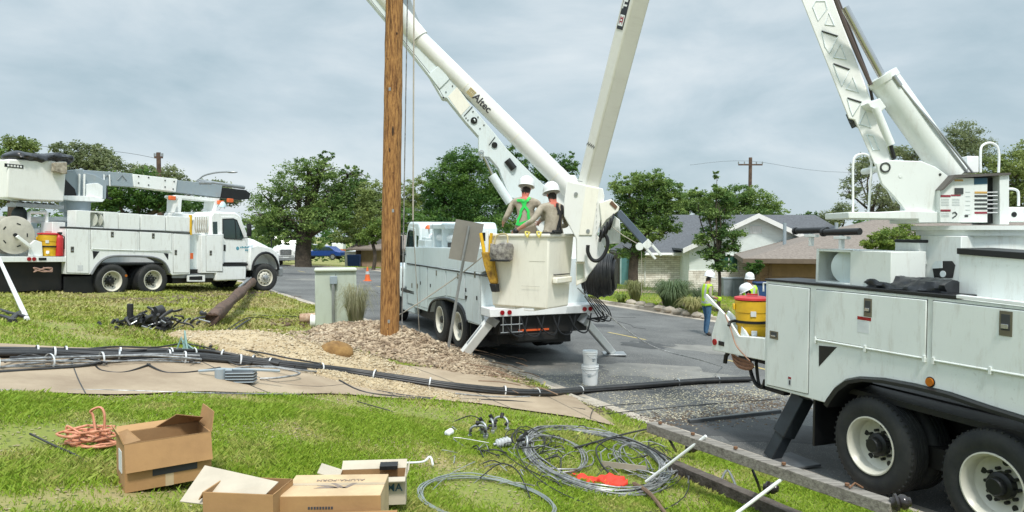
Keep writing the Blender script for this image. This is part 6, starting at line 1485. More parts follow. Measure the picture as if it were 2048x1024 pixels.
# overhead service wires far behind
line([P(320,318,46), P(200,300,50), P(-60,285,60)], .012, M_cable, 'service_wire', 'thin overhead wire running left from the leaning pole', 'wire')
line([P(1380,330,62), P(1498,322,62), P(1700,345,64), P(2100,330,66)], .010, M_cable, 'service_wire', 'thin overhead wire through the distant crossarm pole', 'wire')
# leaning white rod at the far left with its dark clutter
s = MB(); g_ = G(55,643); s.tube([P(-10,500,18.6), Vector((g_.x,g_.y,g_.z+.02))], .038, n=10); lr = s.build('support_rod', M_white, None, label='long white rod leaning on the grass at the left edge', cat='rod')
s = MB()
for pts in (((-10,622),(20,632),(55,640)),((20,648),(36,632),(48,630)),((-10,636),(10,640),(30,648))): s.tube(smooth_pts([G(u,v)+Vector((0,0,.04)) for u,v in pts],5), .035, n=7)
s.build('rod_foot', M_cable, lr)
# ============================================================ road sign seen from behind
f0 = P(893,694,13.9); sg = empty('road_sign', mat=Matrix.Translation(f0), label='grey back of a rectangular road sign on a leaning steel post', cat='sign')
dS = f0.y; tp_ = P(938,455,dS-.2)-f0
s = MB(); s.tube([(0,0,-.2), tuple(tp_)], .028, n=8); s.build('post', M_galv, sg)
FS = Frame((0,0,0), 12); c4 = [FS.pt(u,v,0) for u,v in ()] 
c4 = [P(u,v,dd)-f0 for u,v,dd in ((912,438,dS-.42),(968,448,dS-.14),(952,526,dS-.10),(897,517,dS-.38))]
nr = (c4[1]-c4[0]).cross(c4[3]-c4[0]).normalized()*.004
s = MB(); s.add([c+nr for c in c4]+[c-nr for c in c4], [(0,1,2,3),(7,6,5,4)]+[(i,(i+1)%4,4+(i+1)%4,4+i) for i in range(4)]); pl = s.build('sign_plate', mat('sign_back',(.34,.325,.29),.55,.2,.08,2), sg, smooth=0)
s = MB(); m0 = (c4[0]+c4[1])/2; m1 = (c4[2]+c4[3])/2; s.tube([m0.lerp(m1,.12)+Vector((0,-.04,0)), m0.lerp(m1,1.0)+Vector((0,-.04,0))], .022, n=8); s.build('post_bracket', M_galv, pl)
# ============================================================ green utility cabinet
g0 = G(672,655); gb = empty('utility_cabinet', mat=Matrix.Translation((g0.x,g0.y,float(tz(g0.x,g0.y)))) @ Matrix.Rotation(R(14),4,'Z'), label='pale green metal utility cabinet with a conduit on its front at the lawn edge', cat='cabinet')
dd = g0.y; wv = 82/1480*dd/2; hv = (655-541)/1480*dd
s = MB(); s.box(-wv*.97,wv*.97,-.3,.35,0,hv); s.build('cabinet_body', M_greenbox, gb, bevel=.02); s = MB(); s.box(-wv*1.0,wv*1.0,-.36,.38,hv,hv+.06); s.build('cabinet_lid', paint('pale_lid',(.55,.60,.50),rough=.6), gb, bevel=.02)
s = MB(); s.box(-.005,.005,-.304,-.298,.05,hv-.05); s.build('door_seam', M_seam, gb)
s = MB(); s.box(-.13,.03,-.40,-.30,hv-.28,hv-.10); s.build('meter_box', M_grey, gb, bevel=.01); s = MB(); s.cyl((-.06,-.36,0),(-.06,-.36,hv-.28),.035,n=12); s.build('conduit', M_galv, gb)
# ============================================================ trees
def leafmat(name, c1, c2, tint):
    m = mat(name, c1, .55, 0, .2, .45, c2, tint=tint, hi=.6, lo=.4, spec=.35); N = m.node_tree.nodes; L = m.node_tree.links; b = N['Principled BSDF']; o = [n for n in N if n.type == 'OUTPUT_MATERIAL'][0]
    if not o.inputs[0].links[0].from_node.type == 'MIX_SHADER':
        t = N.new('ShaderNodeBsdfTranslucent'); L.new(b.inputs['Base Color'].links[0].from_socket, t.inputs[0]); x_ = N.new('ShaderNodeMixShader'); x_.inputs[0].default_value = .35
        L.new(b.outputs[0], x_.inputs[1]); L.new(t.outputs[0], x_.inputs[2]); L.new(x_.outputs[0], o.inputs[0])
    return m
LM = dict(dark=leafmat('leaves_dark_green', (.055,.14,.03), (.026,.08,.018), (.16,.28,.05)),
          mid=leafmat('leaves_mid_green', (.12,.22,.055), (.06,.13,.035), (.27,.37,.10)),
          olive=leafmat('leaves_olive_green', (.19,.26,.075), (.11,.16,.05), (.32,.38,.12)),
          grey=leafmat('leaves_grey_green', (.19,.235,.11), (.12,.16,.08), (.31,.35,.17)),
          light=leafmat('leaves_yellow_green', (.19,.28,.055), (.11,.19,.04), (.28,.36,.07)))
def foliage(name, blobs, n, leaf, m, parent, g, shell=.55, clump=.16, per=44):
    """leaf sized faces gathered in clumps through each blob (centre, radii)"""
    vol = np.array([b[1][0]*b[1][1]*b[1][2] for b in blobs])**.67; vol /= vol.sum()
    Vs = []; Ts = []
    for (c, r), w in zip(blobs, vol):
        k = max(3, int(n*w/per)); d = g.normal(0, 1, (k, 3)); d /= np.linalg.norm(d, axis=1)[:, None]
        rad = g.uniform(shell**3, 1, k)**(1/3); d[:, 2] = np.where(d[:,2] < -.5, d[:,2]*.6, d[:,2])
        cc = np.array(c)+d*rad[:, None]*np.array(r)*(1+g.normal(0,.10,k))[:,None]
        sz = clump*.85*min(r)*g.uniform(.5, 1.6, k)
        P_ = np.repeat(cc, per, 0)+g.normal(0, 1, (k*per, 3))*np.repeat(sz, per)[:, None]*np.array([1,1,.6])
        t = np.repeat(np.clip(g.normal(.3+g.uniform(-.25,.3),.25,k),0,1), per)
        Vs.append(P_); Ts.append(t)
    C = np.concatenate(Vs); t = np.clip(np.concatenate(Ts)+g.normal(0,.12,len(C)), 0, 1); m_ = len(C)
    a = g.normal(0,1,(m_,3)); a[:,2] *= .6; a /= np.linalg.norm(a,axis=1)[:,None]; b = g.normal(0,1,(m_,3)); b -= a*(a*b).sum(1)[:,None]; b /= np.linalg.norm(b,axis=1)[:,None]
    s = (leaf*g.uniform(.55,1.35,m_))[:,None]
    V = np.stack([C-a*s, C-b*s*.45+a*s*.1, C+a*s, C+b*s*.45+a*s*.1], 1).reshape(-1,3)
    return npmesh(name, V, np.arange(m_*4).reshape(m_,4), m, tint=t, parent=parent)
TREES = 0
def tree(label, d, tu, tv, blobs, kind='mid', n=9000, leaf=.16, tr=.2, depth=.9, name='tree', group=None, bare=0, clump=.16, shell=.5, cat='tree', dark_trunk=True, forks=None):
    """blobs in photo pixels (u, v, ru, rv) at distance d: turned into metres round a trunk that stands on the ground"""
    global TREES; TREES += 1; g = np.random.default_rng(100+TREES)
    base = P(tu, tv, d); bz = float(tz(base.x, base.y)); base = Vector((base.x, base.y, bz))
    n = int(n*1.9); leaf *= .62
    root = empty(name, mat=Matrix.Translation(base), label=label, cat=cat, group=group)
    B = []
    for (u, v, ru, rv) in blobs:
        dd = d+g.uniform(-.35,.35)*ru/1480*d; c = P(u, v, dd)-base; r = (ru/1480*d, ru/1480*d*depth, rv/1480*d); B.append((tuple(c), r))
    top = max(c[2]+r[2]*.3 for c, r in B); low = min(c[2]-r[2] for c, r in B)
    s = MB(); fork = max(.8, low+(top-low)*.18); cx = np.mean([c[0] for c, r in B])
    s.tube(smooth_pts([(0,0,-.2),(g.normal(0,.1),0,fork*.5),(cx*.15,0,fork)],4), [tr*1.25]+[tr*(1.1-.03*i) for i in range(8)], n=9)
    for c, r in B:
        e_ = Vector(c); st = Vector((cx*.15*min(1,1),0,fork*(.75+.25*g.uniform()))); mid_ = st.lerp(e_,.5)+Vector((g.normal(0,.15),g.normal(0,.15),abs(g.normal(0,.2))))
        pts = smooth_pts([st, mid_, e_], 5); s.tube(pts, [tr*.62*(1-.85*i/(len(pts)-1)) for i in range(len(pts))], n=6)
        for k in range(4+bare*3):
            q = mid_.lerp(e_, g.uniform(.2,1)); dv = Vector(g.normal(0,1,3)); dv.normalize(); dv.z = abs(dv.z)*.8
            e2 = q+Vector((dv.x*r[0],dv.y*r[1],dv.z*r[2]))*g.uniform(.6,1.0+.15*bare); s.tube(smooth_pts([q, q.lerp(e2,.5)+Vector(g.normal(0,.08,3)), e2],3), [tr*.22*(1-.14*i) for i in range(7)], n=4)
    s.build('trunk', M_bark, root, smooth=60)
    foliage('crown', B, n, leaf, LM[kind], root, g, shell=shell, clump=clump)
    return root
gB = 'trees behind the street'
# left group
tree('sparse tree top poking above the left truck bucket at the left edge', 38, 25, 560, [(40,290,34,16),(14,318,20,20),(2,380,26,60),(60,300,15,10)], 'olive', 3500, .13, .18, group=gB, bare=1, clump=.3)
tree('bushy grey-green tree rising behind the left truck between bucket and leaning pole', 42, 185, 560, [(135,305,32,22),(185,320,45,30),(215,345,45,32),(120,345,40,40),(160,385,60,45)], 'grey', 11000, .14, .25, group=gB, clump=.2)
tree('low dark evergreen tree below the stowed boom of the left truck', 38, 268, 540, [(230,390,45,40),(285,385,45,45),(330,400,40,35),(375,405,45,32),(250,425,60,30)], 'dark', 11000, .12, .22, group=gB)
tree('thin feathery tree line to the right of the leaning pole above the boom', 58, 320, 520, [(290,345,26,14),(335,350,28,16),(362,360,18,14),(420,375,30,16),(450,395,30,24)], 'grey', 5500, .15, .2, group=gB, bare=1, clump=.3)
tree('light green tree at the left edge below the bucket', 34, -15, 560, [(0,370,24,36),(-30,340,40,60)], 'light', 4000, .14, .2, group=gB)
# the big live oak
tree('wide-spreading live oak with bare upper twigs and thick dark trunk', 60, 607, 520,
     [(540,400,42,32),(525,435,40,30),(585,370,48,38),(600,415,60,40),(650,395,55,40),(690,430,50,40),(640,345,44,30),(690,360,40,25),(700,395,50,35),(650,440,70,35),(560,455,50,25),(615,335,34,20),(655,312,20,12),(705,342,30,9),(720,385,36,30),(575,480,45,18),(745,400,22,32)], 'mid', 22000, .16, .62, group=gB, clump=.17, bare=1)
tree('rounded shrubby tree with pale young leaves just left of the wooden pole', 50, 745, 520, [(745,470,28,18),(765,460,30,22),(735,482,20,12)], 'light', 4000, .12, .12, group=gB)
tree('hedge-like small tree behind the distant white truck', 70, 560, 515, [(535,470,30,28),(585,480,35,24),(550,440,34,24),(625,488,30,18)], 'mid', 7000, .17, .22, group=gB)
tree('olive tree seen on both sides of the wooden pole', 58, 790, 520, [(745,390,30,30),(730,440,30,34),(800,400,36,30),(835,385,26,34),(820,440,45,45),(765,430,45,40)], 'olive', 11000, .15, .28, group=gB)
tree('dense dark green tree behind the derrick booms, left of the two linemen', 46, 925, 560, [(925,325,48,34),(900,365,50,45),(955,370,55,50),(905,415,58,48),(965,425,60,50),(880,395,35,45),(1000,380,34,42),(870,440,34,40)], 'dark', 30000, .12, .4, group=gB, clump=.14)
tree('dark tree directly behind the raised booms and linemen', 52, 1075, 560, [(1030,305,24,22),(1060,340,45,40),(1110,345,42,36),(1140,330,18,26),(1040,400,50,50),(1110,410,55,50),(1080,470,80,50)], 'dark', 20000, .13, .35, group=gB)
tree('low dark hedge trees behind the middle truck', 42, 830, 560, [(830,450,50,30),(900,470,60,30),(990,470,60,40),(860,480,50,30)], 'dark', 9000, .13, .2, group=gB)
# right group
tree('leafy tree in front of the white stone wall of the grey-roofed house', 40, 1268, 575, [(1255,372,36,24),(1300,362,40,22),(1335,385,34,26),(1290,400,50,30),(1345,405,30,24),(1250,420,36,34),(1300,440,46,30),(1285,470,44,22),(1345,455,24,16),(1245,470,30,26),(1262,505,28,22)], 'mid', 19000, .11, .26, group=gB, clump=.17)
tree('slender young tree with an airy crown standing behind the worker in profile', 27, 1435, 592, [(1434,350,7,18),(1430,385,16,18),(1408,398,20,16),(1452,402,24,18),(1430,430,32,20),(1440,465,36,20),(1402,480,20,13),(1462,495,24,15),(1425,508,34,15),(1450,535,24,12),(1478,470,14,10),(1395,383,10,7)], 'mid', 7200, .085, .06, group=gB, clump=.24, shell=.2)
tree('broad green tree behind the roof of the grey-roofed house below the crossarm pole', 58, 1480, 540, [(1475,395,34,26),(1510,410,38,34),(1440,410,36,30),(1545,425,26,24),(1570,440,22,20),(1500,440,60,30)], 'mid', 13000, .15, .3, group=gB)
tree('small dark tree on the skyline between the two houses', 66, 1610, 500, [(1600,445,22,16),(1618,432,15,12),(1585,452,20,14)], 'dark', 3500, .15, .2, group=gB)
tree('pale hedge of foliage along the skyline left of the lattice boom', 66, 1670, 500, [(1660,440,28,18),(1690,425,22,18),(1640,452,22,10)], 'grey', 4000, .16, .2, group=gB, clump=.25)
tree('thin tree framed by the small grab rail below the lattice boom', 46, 1740, 520, [(1715,350,24,30),(1745,330,24,24),(1700,385,20,24),(1780,305,30,18),(1830,310,34,20),(1760,395,34,26),(1790,420,50,24)], 'grey', 6500, .12, .14, group=gB, bare=2, clump=.26, shell=.2)
tree('sparse twiggy tree top rising right of the lift cylinder', 44, 1935, 520, [(1930,262,34,20),(1915,285,34,20),(1955,290,34,20),(1935,315,44,24),(1900,320,34,20)], 'grey', 6000, .10, .16, group=gB, bare=2, clump=.3, shell=.2)
tree('full green tree at the right edge behind the control station', 42, 2030, 540, [(1990,340,44,30),(2035,335,50,32),(2070,330,50,50),(1980,390,60,50),(2040,400,60,60)], 'olive', 14000, .12, .3, group=gB)
tree('leafy yellow-green bush climbing over the end of the tan roof', 24, 1790, 560, [(1745,485,24,16),(1780,478,36,22),(1815,470,30,24),(1830,505,26,34),(1790,510,30,24),(1760,500,28,14)], 'light', 9000, .065, .08, name='shrub', cat='shrub', clump=.2)
tree('dark shrub below the tan roof beside the garage corner', 34, 1508, 560, [(1505,540,16,14),(1520,530,12,10)], 'dark', 1500, .08, .05, name='shrub', cat='shrub')
tree('light green tree rising behind the left half of the grey roof', 56, 1385, 540, [(1380,405,30,24),(1350,425,30,20),(1410,425,26,22),(1230,430,24,24)], 'mid', 8000, .15, .25, group=gB)
tree('small olive tree filling the gap between oak and wooden pole', 66, 720, 515, [(715,460,30,26),(690,475,26,20),(750,440,24,30)], 'olive', 5000, .15, .2, group=gB)
# backdrop of far-off trees that read as one mass
g = np.random.default_rng(44); BB = []
for u in range(-200, 2300, 42):
    d = 95+g.uniform(-6,12); h_ = g.uniform(3.8,6.0)*(.75 if 1550 < u < 1700 else 1); c = P(u, 470, d); BB.append(((c.x, c.y, float(tz(c.x,c.y))+h_*.55), (4.2,3.5,h_*.65)))
o = foliage('distant_wood', BB, 52000, .30, LM['dark'], None, g, clump=.2); tag(o, 'far-off belt of trees closing the street', 'trees', kind='stuff')
# ============================================================ border planting right of the middle truck
def tuft(name, label, c, r, h_, n, m, w=.012, group='clumps of long grass in the kerbside bed', cat='grass clump'):
    g = np.random.default_rng(int(abs(c.x*97)+abs(c.y*31))); root = empty(name, mat=Matrix.Translation(c), label=label, cat=cat, group=group)
    th = g.uniform(0,2*np.pi,n); out = g.uniform(.15,1,n)**.7; K_ = 5; V = []; hh = h_*g.uniform(.6,1.1,n)
    b0 = np.stack([np.cos(th)*r*.25*out, np.sin(th)*r*.25*out, np.zeros(n)],1); side_ = np.stack([-np.sin(th), np.cos(th), np.zeros(n)],1)
    for k in range(K_+1):
        t = k/K_; p_ = b0+np.stack([np.cos(th)*r*out*t**1.3, np.sin(th)*r*out*t**1.3, hh*np.sin(t*math.pi*(.5+.32*out))],1); wd = w*(1-t*.9)
        V += [p_-side_*wd, p_+side_*wd]
    V = np.stack(V,1); idx = np.arange(n)[:,None]*(2*K_+2)
    F = np.concatenate([np.stack([idx[:,0]+2*k, idx[:,0]+2*k+1, idx[:,0]+2*k+3, idx[:,0]+2*k+2],1) for k in range(K_)])
    npmesh('blades', V.reshape(-1,3), F, m, tint=np.tile(np.clip(g.normal(.3,.3,n),0,1),K_), parent=root); return root
Mg1 = leafmat('long_grass_green', (.13,.19,.09), (.08,.13,.06), (.20,.26,.12)); Mg2 = leafmat('long_grass_tawny', (.36,.34,.13), (.22,.25,.08), (.50,.46,.22))
Mg3 = leafmat('dry_stalks', (.36,.33,.20), (.20,.22,.10), (.45,.42,.28))
p = G(1345,618); tuft('grass_clump', 'large dark green fountain of long grass in the kerbside bed', p, 1.15, 1.0, 900, Mg1, .018)
p = G(1405,624); tuft('grass_clump', 'smaller dark green clump of long grass behind the tawny one', p+Vector((.2,.8,0)), .8, .75, 500, Mg1, .015)
p = G(1385,628); tuft('grass_clump', 'tawny yellow clump of long grass at the kerb left of the worker', p, .62, .55, 500, Mg2, .014)
p = G(1270,606); tuft('grass_clump', 'olive upright clump at the left end of the kerbside bed', p, .62, .85, 500, leafmat('stalks_olive', (.25,.24,.10), (.17,.19,.07), (.30,.32,.12)), .014)
p = G(1242,606); tuft('grass_clump', 'small bright green weed beside the tan walk at the end of the bed', p, .40, .35, 250, LM['light'], .02)
p = G(712,668); tuft('dry_bush', 'dry wispy bush with bare stalks growing against the green cabinet', p, .50, 1.02, 520, Mg3, .006, group=None, cat='bush')
g = np.random.default_rng(8)
# mulch bed and tan walk on the far verge
s = MB(); q = [G(u,v)+Vector((0,0,.03)) for u,v in ((1300,618),(1420,637),(1470,640),(1455,612),(1330,600))]; s.add(q+[v-Vector((0,0,.12)) for v in q], [tuple(range(5)), tuple(range(9,4,-1))]+[(i,(i+1)%5,5+(i+1)%5,5+i) for i in range(5)]); s.build('planting_bed', mat('dark_mulch',(.10,.06,.04),.95,0,.3,10,bump=.8), kind='structure')
s = MB(); K_ = 10; vs = []
for i in range(K_+1):
    for j in range(3):
        sp_ = 19.2+i*.24; pp_ = RW+.15+j*5; X, Y = xy(sp_, pp_); vs.append((X, Y, float(tz(X,Y))+.02))
s.add(vs, [(i*3+j,i*3+j+1,(i+1)*3+j+1,(i+1)*3+j) for i in range(K_) for j in range(2)]); s.build('front_walk', M_conc, kind='structure')
# edging stones of the bed
for i in range(9):
    u_ = 1262+i*19; v_ = 608+i*3.6; p = G(u_, v_); rk = empty('edging_stone', mat=Matrix.Translation(p), label='rounded pale stone, '+('first','second','third','fourth','fifth','sixth','seventh','eighth','ninth')[i]+' from the left in the row edging the kerbside bed', cat='stone', group='edging stones of the kerbside bed')
    s = MB(); s.ball((0,0,.06), (.22+.05*g.uniform(),.15,.10+.03*g.uniform()), n=9); s.v = [(a+g.normal(0,.012),b+g.normal(0,.012),c+g.normal(0,.01)) for a,b,c in s.v]; s.build('stone', M_curb, rk, smooth=60)
# ============================================================ soil heap
def heap(name, label, c, rx, ry, h_, ang, m, seed, rubble, rsize, stuff_m=None, rm=None):
    g = np.random.default_rng(seed); n = 90; X, Y = np.meshgrid(np.linspace(-1,1,n), np.linspace(-1,1,n)); rr_ = np.sqrt(X**2+Y**2)
    nz = np.zeros_like(X)
    for f_ in (2.3,4.1,7.7,13,23): a = g.uniform(0,6.28,4); nz += (np.sin(f_*X*1.1+a[0]+np.sin(f_*Y+a[2]))*np.sin(f_*Y*1.2+a[1]+np.sin(f_*X+a[3])))/f_**.8
    z = h_*np.clip(1-rr_**1.6,0,1)*(1+.35*nz)+.05*nz*np.clip(1.05-rr_,0,1); ca_, sa_ = math.cos(R(ang)), math.sin(R(ang))
    wx = c[0]+X*rx*ca_-Y*ry*sa_; wy = c[1]+X*rx*sa_+Y*ry*ca_; k = np.clip((rr_-.86+nz*.12)*9,0,1); wz = tz(wx,wy)+z+.03-.30*k
    V = np.stack([wx,wy,wz],-1).reshape(-1,3); i = (np.arange(n-1)[:,None]*n+np.arange(n-1)).ravel(); F = np.stack([i,i+1,i+n+1,i+n],1); Cx = rr_.ravel()[i]; F = F[Cx < 1.1]
    # rubble
    k = rubble; a = g.uniform(0,6.28,k); q = np.sqrt(g.uniform(0,1.15,k)); lx = np.cos(a)*q; ly = np.sin(a)*q; gx = c[0]+lx*rx*ca_-ly*ry*sa_; gy = c[1]+lx*rx*sa_+ly*ry*ca_
    ii = np.clip(((lx+1)/2*(n-1)).astype(int),0,n-1); jj = np.clip(((ly+1)/2*(n-1)).astype(int),0,n-1); gz_ = np.where(q < .92, wz[jj,ii], tz(gx,gy)+.02)
    sz = rsize*g.uniform(.3,1.4,k)*np.where(g.uniform(0,1,k) > .93, 1.9, 1)
    oct_ = np.array([[1,0,0],[0,1,0],[-1,0,0],[0,-1,0],[0,0,1],[0,0,-1]],float); of = np.array([[0,1,4],[1,2,4],[2,3,4],[3,0,4],[1,0,5],[2,1,5],[3,2,5],[0,3,5]])
    RV = np.stack([gx,gy,gz_],1)[:,None,:]+(oct_[None]+g.normal(0,.35,(k,6,3)))*sz[:,None,None]*np.array([1,1,.65]); RF = (of[None]+(np.arange(k)*6)[:,None,None]+len(V)).reshape(-1,3)
    V2 = np.concatenate([V, RV.reshape(-1,3)]); F1_ = np.concatenate([F[:,[0,1,2]],F[:,[0,2,3]]]); FF_ = np.concatenate([F1_, RF])
    t = np.concatenate([np.clip(g.normal(.25,.15,len(F1_)),0,1), np.repeat(np.clip(g.normal(.45,.4,k),0,1),8)]); return tag(npmesh(name, V2, FF_, m, tint=t), label, 'soil', kind='stuff')
heap('limestone_spoil', 'pale crushed limestone spread over the footpath left of the wooden pole', G(570,708), 2.0, 1.1, .22, 2, M_lime, 21, 7000, .014)
heap('soil_heap', 'heap of brown excavated soil round the foot of the wooden pole', (pb.x-.10, pb.y+.40), 1.85, 1.35, .36, -14, M_dirt, 22, 6500, .032)
c_ = G(960,740); heap('soil_spill', 'flatter spill of brown soil and roots reaching the kerb', c_, 1.0, .42, .08, -32, M_dirt, 23, 2200, .022)
c_ = G(905,735); heap('soil_spill', 'flatter spill of brown soil in front of the pole', c_, 1.1, .5, .09, -20, M_dirt, 25, 2600, .024)
heap('limestone_spoil', 'pale crushed limestone spilled on the footpath in front of the cables', G(760,775), 1.35, .33, .05, -5, M_lime, 27, 3500, .011)
# roots and sticks in the spoil
g = np.random.default_rng(31)
s = MB()
for k in range(46):
    u_ = g.uniform(800,1060); v_ = 690+ (u_-800)*.27+g.normal(0,18); q = G(u_, v_); a_ = g.normal(-.6,.35); L_ = g.uniform(.15,.7); d_ = Vector((math.cos(a_),math.sin(a_),0))
    s.tube(smooth_pts([q+Vector((0,0,.10)), q+d_*L_*.5+Vector((g.normal(0,.02),g.normal(0,.02),.085)), q+d_*L_+Vector((0,0,.04))],4), .004+.006*g.uniform(), n=5)
s.build('roots', mat('pale_root',(.27,.18,.12),.9), None, label='loose roots and splinters strewn over the spilled soil', cat='roots', kind='stuff')
# clay clod
q = G(675,730); cl = MB(); n = 22; cl.ball((0,0,0), (.27,.22,.19), n=n); g = np.random.default_rng(6); cl.v = [tuple(Vector(v)*(1+.09*math.sin(9*v[0]+3)+.07*math.sin(13*v[2])+g.normal(0,.03))) for v in cl.v]
cl.v = [(a,b,max(c,-.13)) for a,b,c in cl.v]; o = cl.build('clay_clod', M_clod, None, smooth=80, label='big round lump of golden brown clay beside the footpath', cat='clod'); o.location = q+Vector((0,.0,.17))
# ============================================================ things on the back lawn
def gp(u, v, up=0): q = G(u, v); return Vector((q.x, q.y, q.z+up))
# cut length of old pole with a white-painted end
a_, b_ = gp(425,652,.14), gp(512,573,.34)
lg = empty('cut_pole', mat=Matrix.Translation(a_), label='cut length of dark old pole with a pale end lying beside the left truck', cat='log')
s = MB(); d_ = b_-a_; n = 18; vs = []; g = np.random.default_rng(4)
for i in range(15):
    t = i/14; c = d_*t; dn = d_.normalized(); o1 = dn.orthogonal().normalized(); o2_ = dn.cross(o1); r_ = .115+.02*math.sin(i*1.3)+.025*t
    for j in range(n): th = 2*math.pi*j/n; vs.append(c+(o1*math.cos(th)+o2_*math.sin(th))*(r_+g.normal(0,.011))-(dn*(abs(g.normal(0,.16))) if i == 0 else dn*0))
s.add(vs, [(i*n+j,i*n+(j+1)%n,(i+1)*n+(j+1)%n,(i+1)*n+j) for i in range(14) for j in range(n)]+[tuple(range(n)), tuple(range(14*n,15*n))]); s.build('log_shaft', M_darkpole, lg, smooth=60)
s = MB(); s.tube([d_*.45+Vector((-.03,-.02,.15)), d_*1.0+Vector((-.03,-.02,.15))], .035, n=8); s.build('conduit', M_galv, lg)
s = MB(); dn = d_.normalized(); s.cyl(d_*.985, d_*.985+dn*.22, .165, .12, n=16); s.build('pole_cap', mat('pale_aqua_cap',(.52,.62,.60),.6), lg)
# black debris heap
root = empty('debris_pile', mat=Matrix.Translation(gp(305,660)), label='tangled pile of black cable scraps and splices on the back lawn', cat='debris')
s = MB(); g = np.random.default_rng(17)
for k in range(70):
    c = Vector((g.normal(0,.27), g.normal(0,.2), abs(g.normal(0,.1))+.03)); d_ = Vector(g.normal(0,1,3)); d_.z *= .6; d_.normalize(); L_ = g.uniform(.08,.32); e_ = c+d_*L_; e_.z = max(e_.z,.02)
    s.tube(smooth_pts([c, c.lerp(e_,.5)+Vector(g.normal(0,.05,3)), e_],4), .012+.022*g.uniform(), n=6)
s.tube([(-.36,0,.1),(-.35,0,.42)], .05, n=8); s.build('scrap', M_cable, root, smooth=50); s = MB(); s.cyl((.05,0,.28),(.12,.1,.30),.10,n=14); s.build('splice_case', M_cable, root); s = MB(); s.cyl((-.2,-.1,.12),(.1,-.12,.2),.08,n=10); s.build('splice_case', M_cable, root)
s = MB()
for k in range(12): c = Vector((g.normal(.05,.3), g.normal(-.1,.15), .05+.1*g.uniform())); s.tube([c, c+Vector((g.normal(0,.15),g.normal(0,.1),.05))], .012, n=5)
s.build('scrap_metal', M_galv, root)
line([gp(345,662,.03), gp(380,650,.02), gp(420,652,.03)], .01, M_cable, 'wire_scrap', 'thin dark wire scrap joining the black pile to the cut pole')
# pots by the cabinet
def tub(name, u, v, m, r, L_, ang, label, inner=M_black, cat='bucket'):
    q = gp(u, v, r*.98); root = empty(name, mat=Matrix.Translation(q) @ Matrix.Rotation(R(ang),4,'Z') @ Matrix.Rotation(R(90),4,'Y'), label=label, cat=cat)
    s = MB(); s.lathe([(0,0),(r*.86,0),(r,L_),(r*1.06,L_),(r*1.06,L_-.04),(r*1.0,L_-.04)], n=28); s.lathe([(r*.95,L_+.001),(r*.8,.03),(0,.02)], n=28, m=1); s.build('bucket_body', [m, inner], root, smooth=40); return root
tub('plastic_bucket', 660, 655, M_white, .15, .42, 188, 'white plastic bucket lying on its side by the green cabinet')
tub('plastic_bucket', 600, 648, mat('muddy_tan_plastic',(.55,.42,.30),.8,0,.3,12,(.30,.16,.10)), .13, .42, 10, 'mud-stained tan bucket lying on its side left of the white bucket', mat('mud_inside',(.2,.12,.08),.9))
s = MB(); g = np.random.default_rng(55)
for k in range(60): q = gp(g.uniform(540,660), g.uniform(640,656)); sz = g.uniform(.02,.06); s.ball(q+Vector((0,0,sz*.4)), (sz*1.3,sz,sz*.7), n=6)
s.build('mud_clods', mat('dark_mud',(.13,.085,.055),.95,bump=.6), None, label='dark crumbs of mud strewn under the two tipped buckets', cat='mud', kind='stuff')
line([gp(545,640,.02), gp(500,640,.06), gp(455,665,.05), gp(430,690,.03)], .012, M_cable, 'wire_scrap', 'dark wire curving over the lawn from the tan bucket to the footpath')
line([gp(640,644,.03), gp(590,636,.04), gp(550,634,.03), gp(500,632,.03)], .011, M_cable, 'wire_scrap', 'second dark wire looping across the lawn behind the tan bucket')
# stacked white buckets on the road
def pail(M, label):
    root = empty('plastic_bucket', mat=M, label=label, cat='bucket', group='white buckets standing on the road')
    s = MB(); s.lathe([(0,0),(.128,0),(.134,.02),(.147,.29),(.156,.29),(.156,.305),(.150,.31),(.158,.33),(.158,.345),(.150,.35),(.154,.37),(.148,.372),(.142,.30),(.12,.03),(0,.03)], n=32); s.build('bucket_body', M_white, root, smooth=40)
    s = MB(); s.tube(smooth_pts([(-.15,0,.32),(-.11,-.12,.25),(0,-.165,.21),(.11,-.12,.25),(.15,0,.32)],6), .004, n=5); s.build('handle', M_galv, root)
    s = MB()
    for j in range(2):
        for i in range(4-j): a_ = -1.9+i*.12; z_ = .21-j*.04; r_ = .1355+.055*z_; c = Vector((math.cos(a_)*r_, math.sin(a_)*r_, z_)); s.box(c.x-.008,c.x+.006,c.y-.003,c.y+.003,z_-.010,z_+.010)
    s.build('print', M_grey, root); return root
q = G(1180,769); pail(Matrix.Translation(q), 'lower white bucket of the stack on the road'); pail(Matrix.Translation(q+Vector((0,0,.30))) @ Matrix.Rotation(.6,4,'Z') @ Matrix.Scale(.87,4), 'upper white bucket of the stack on the road')
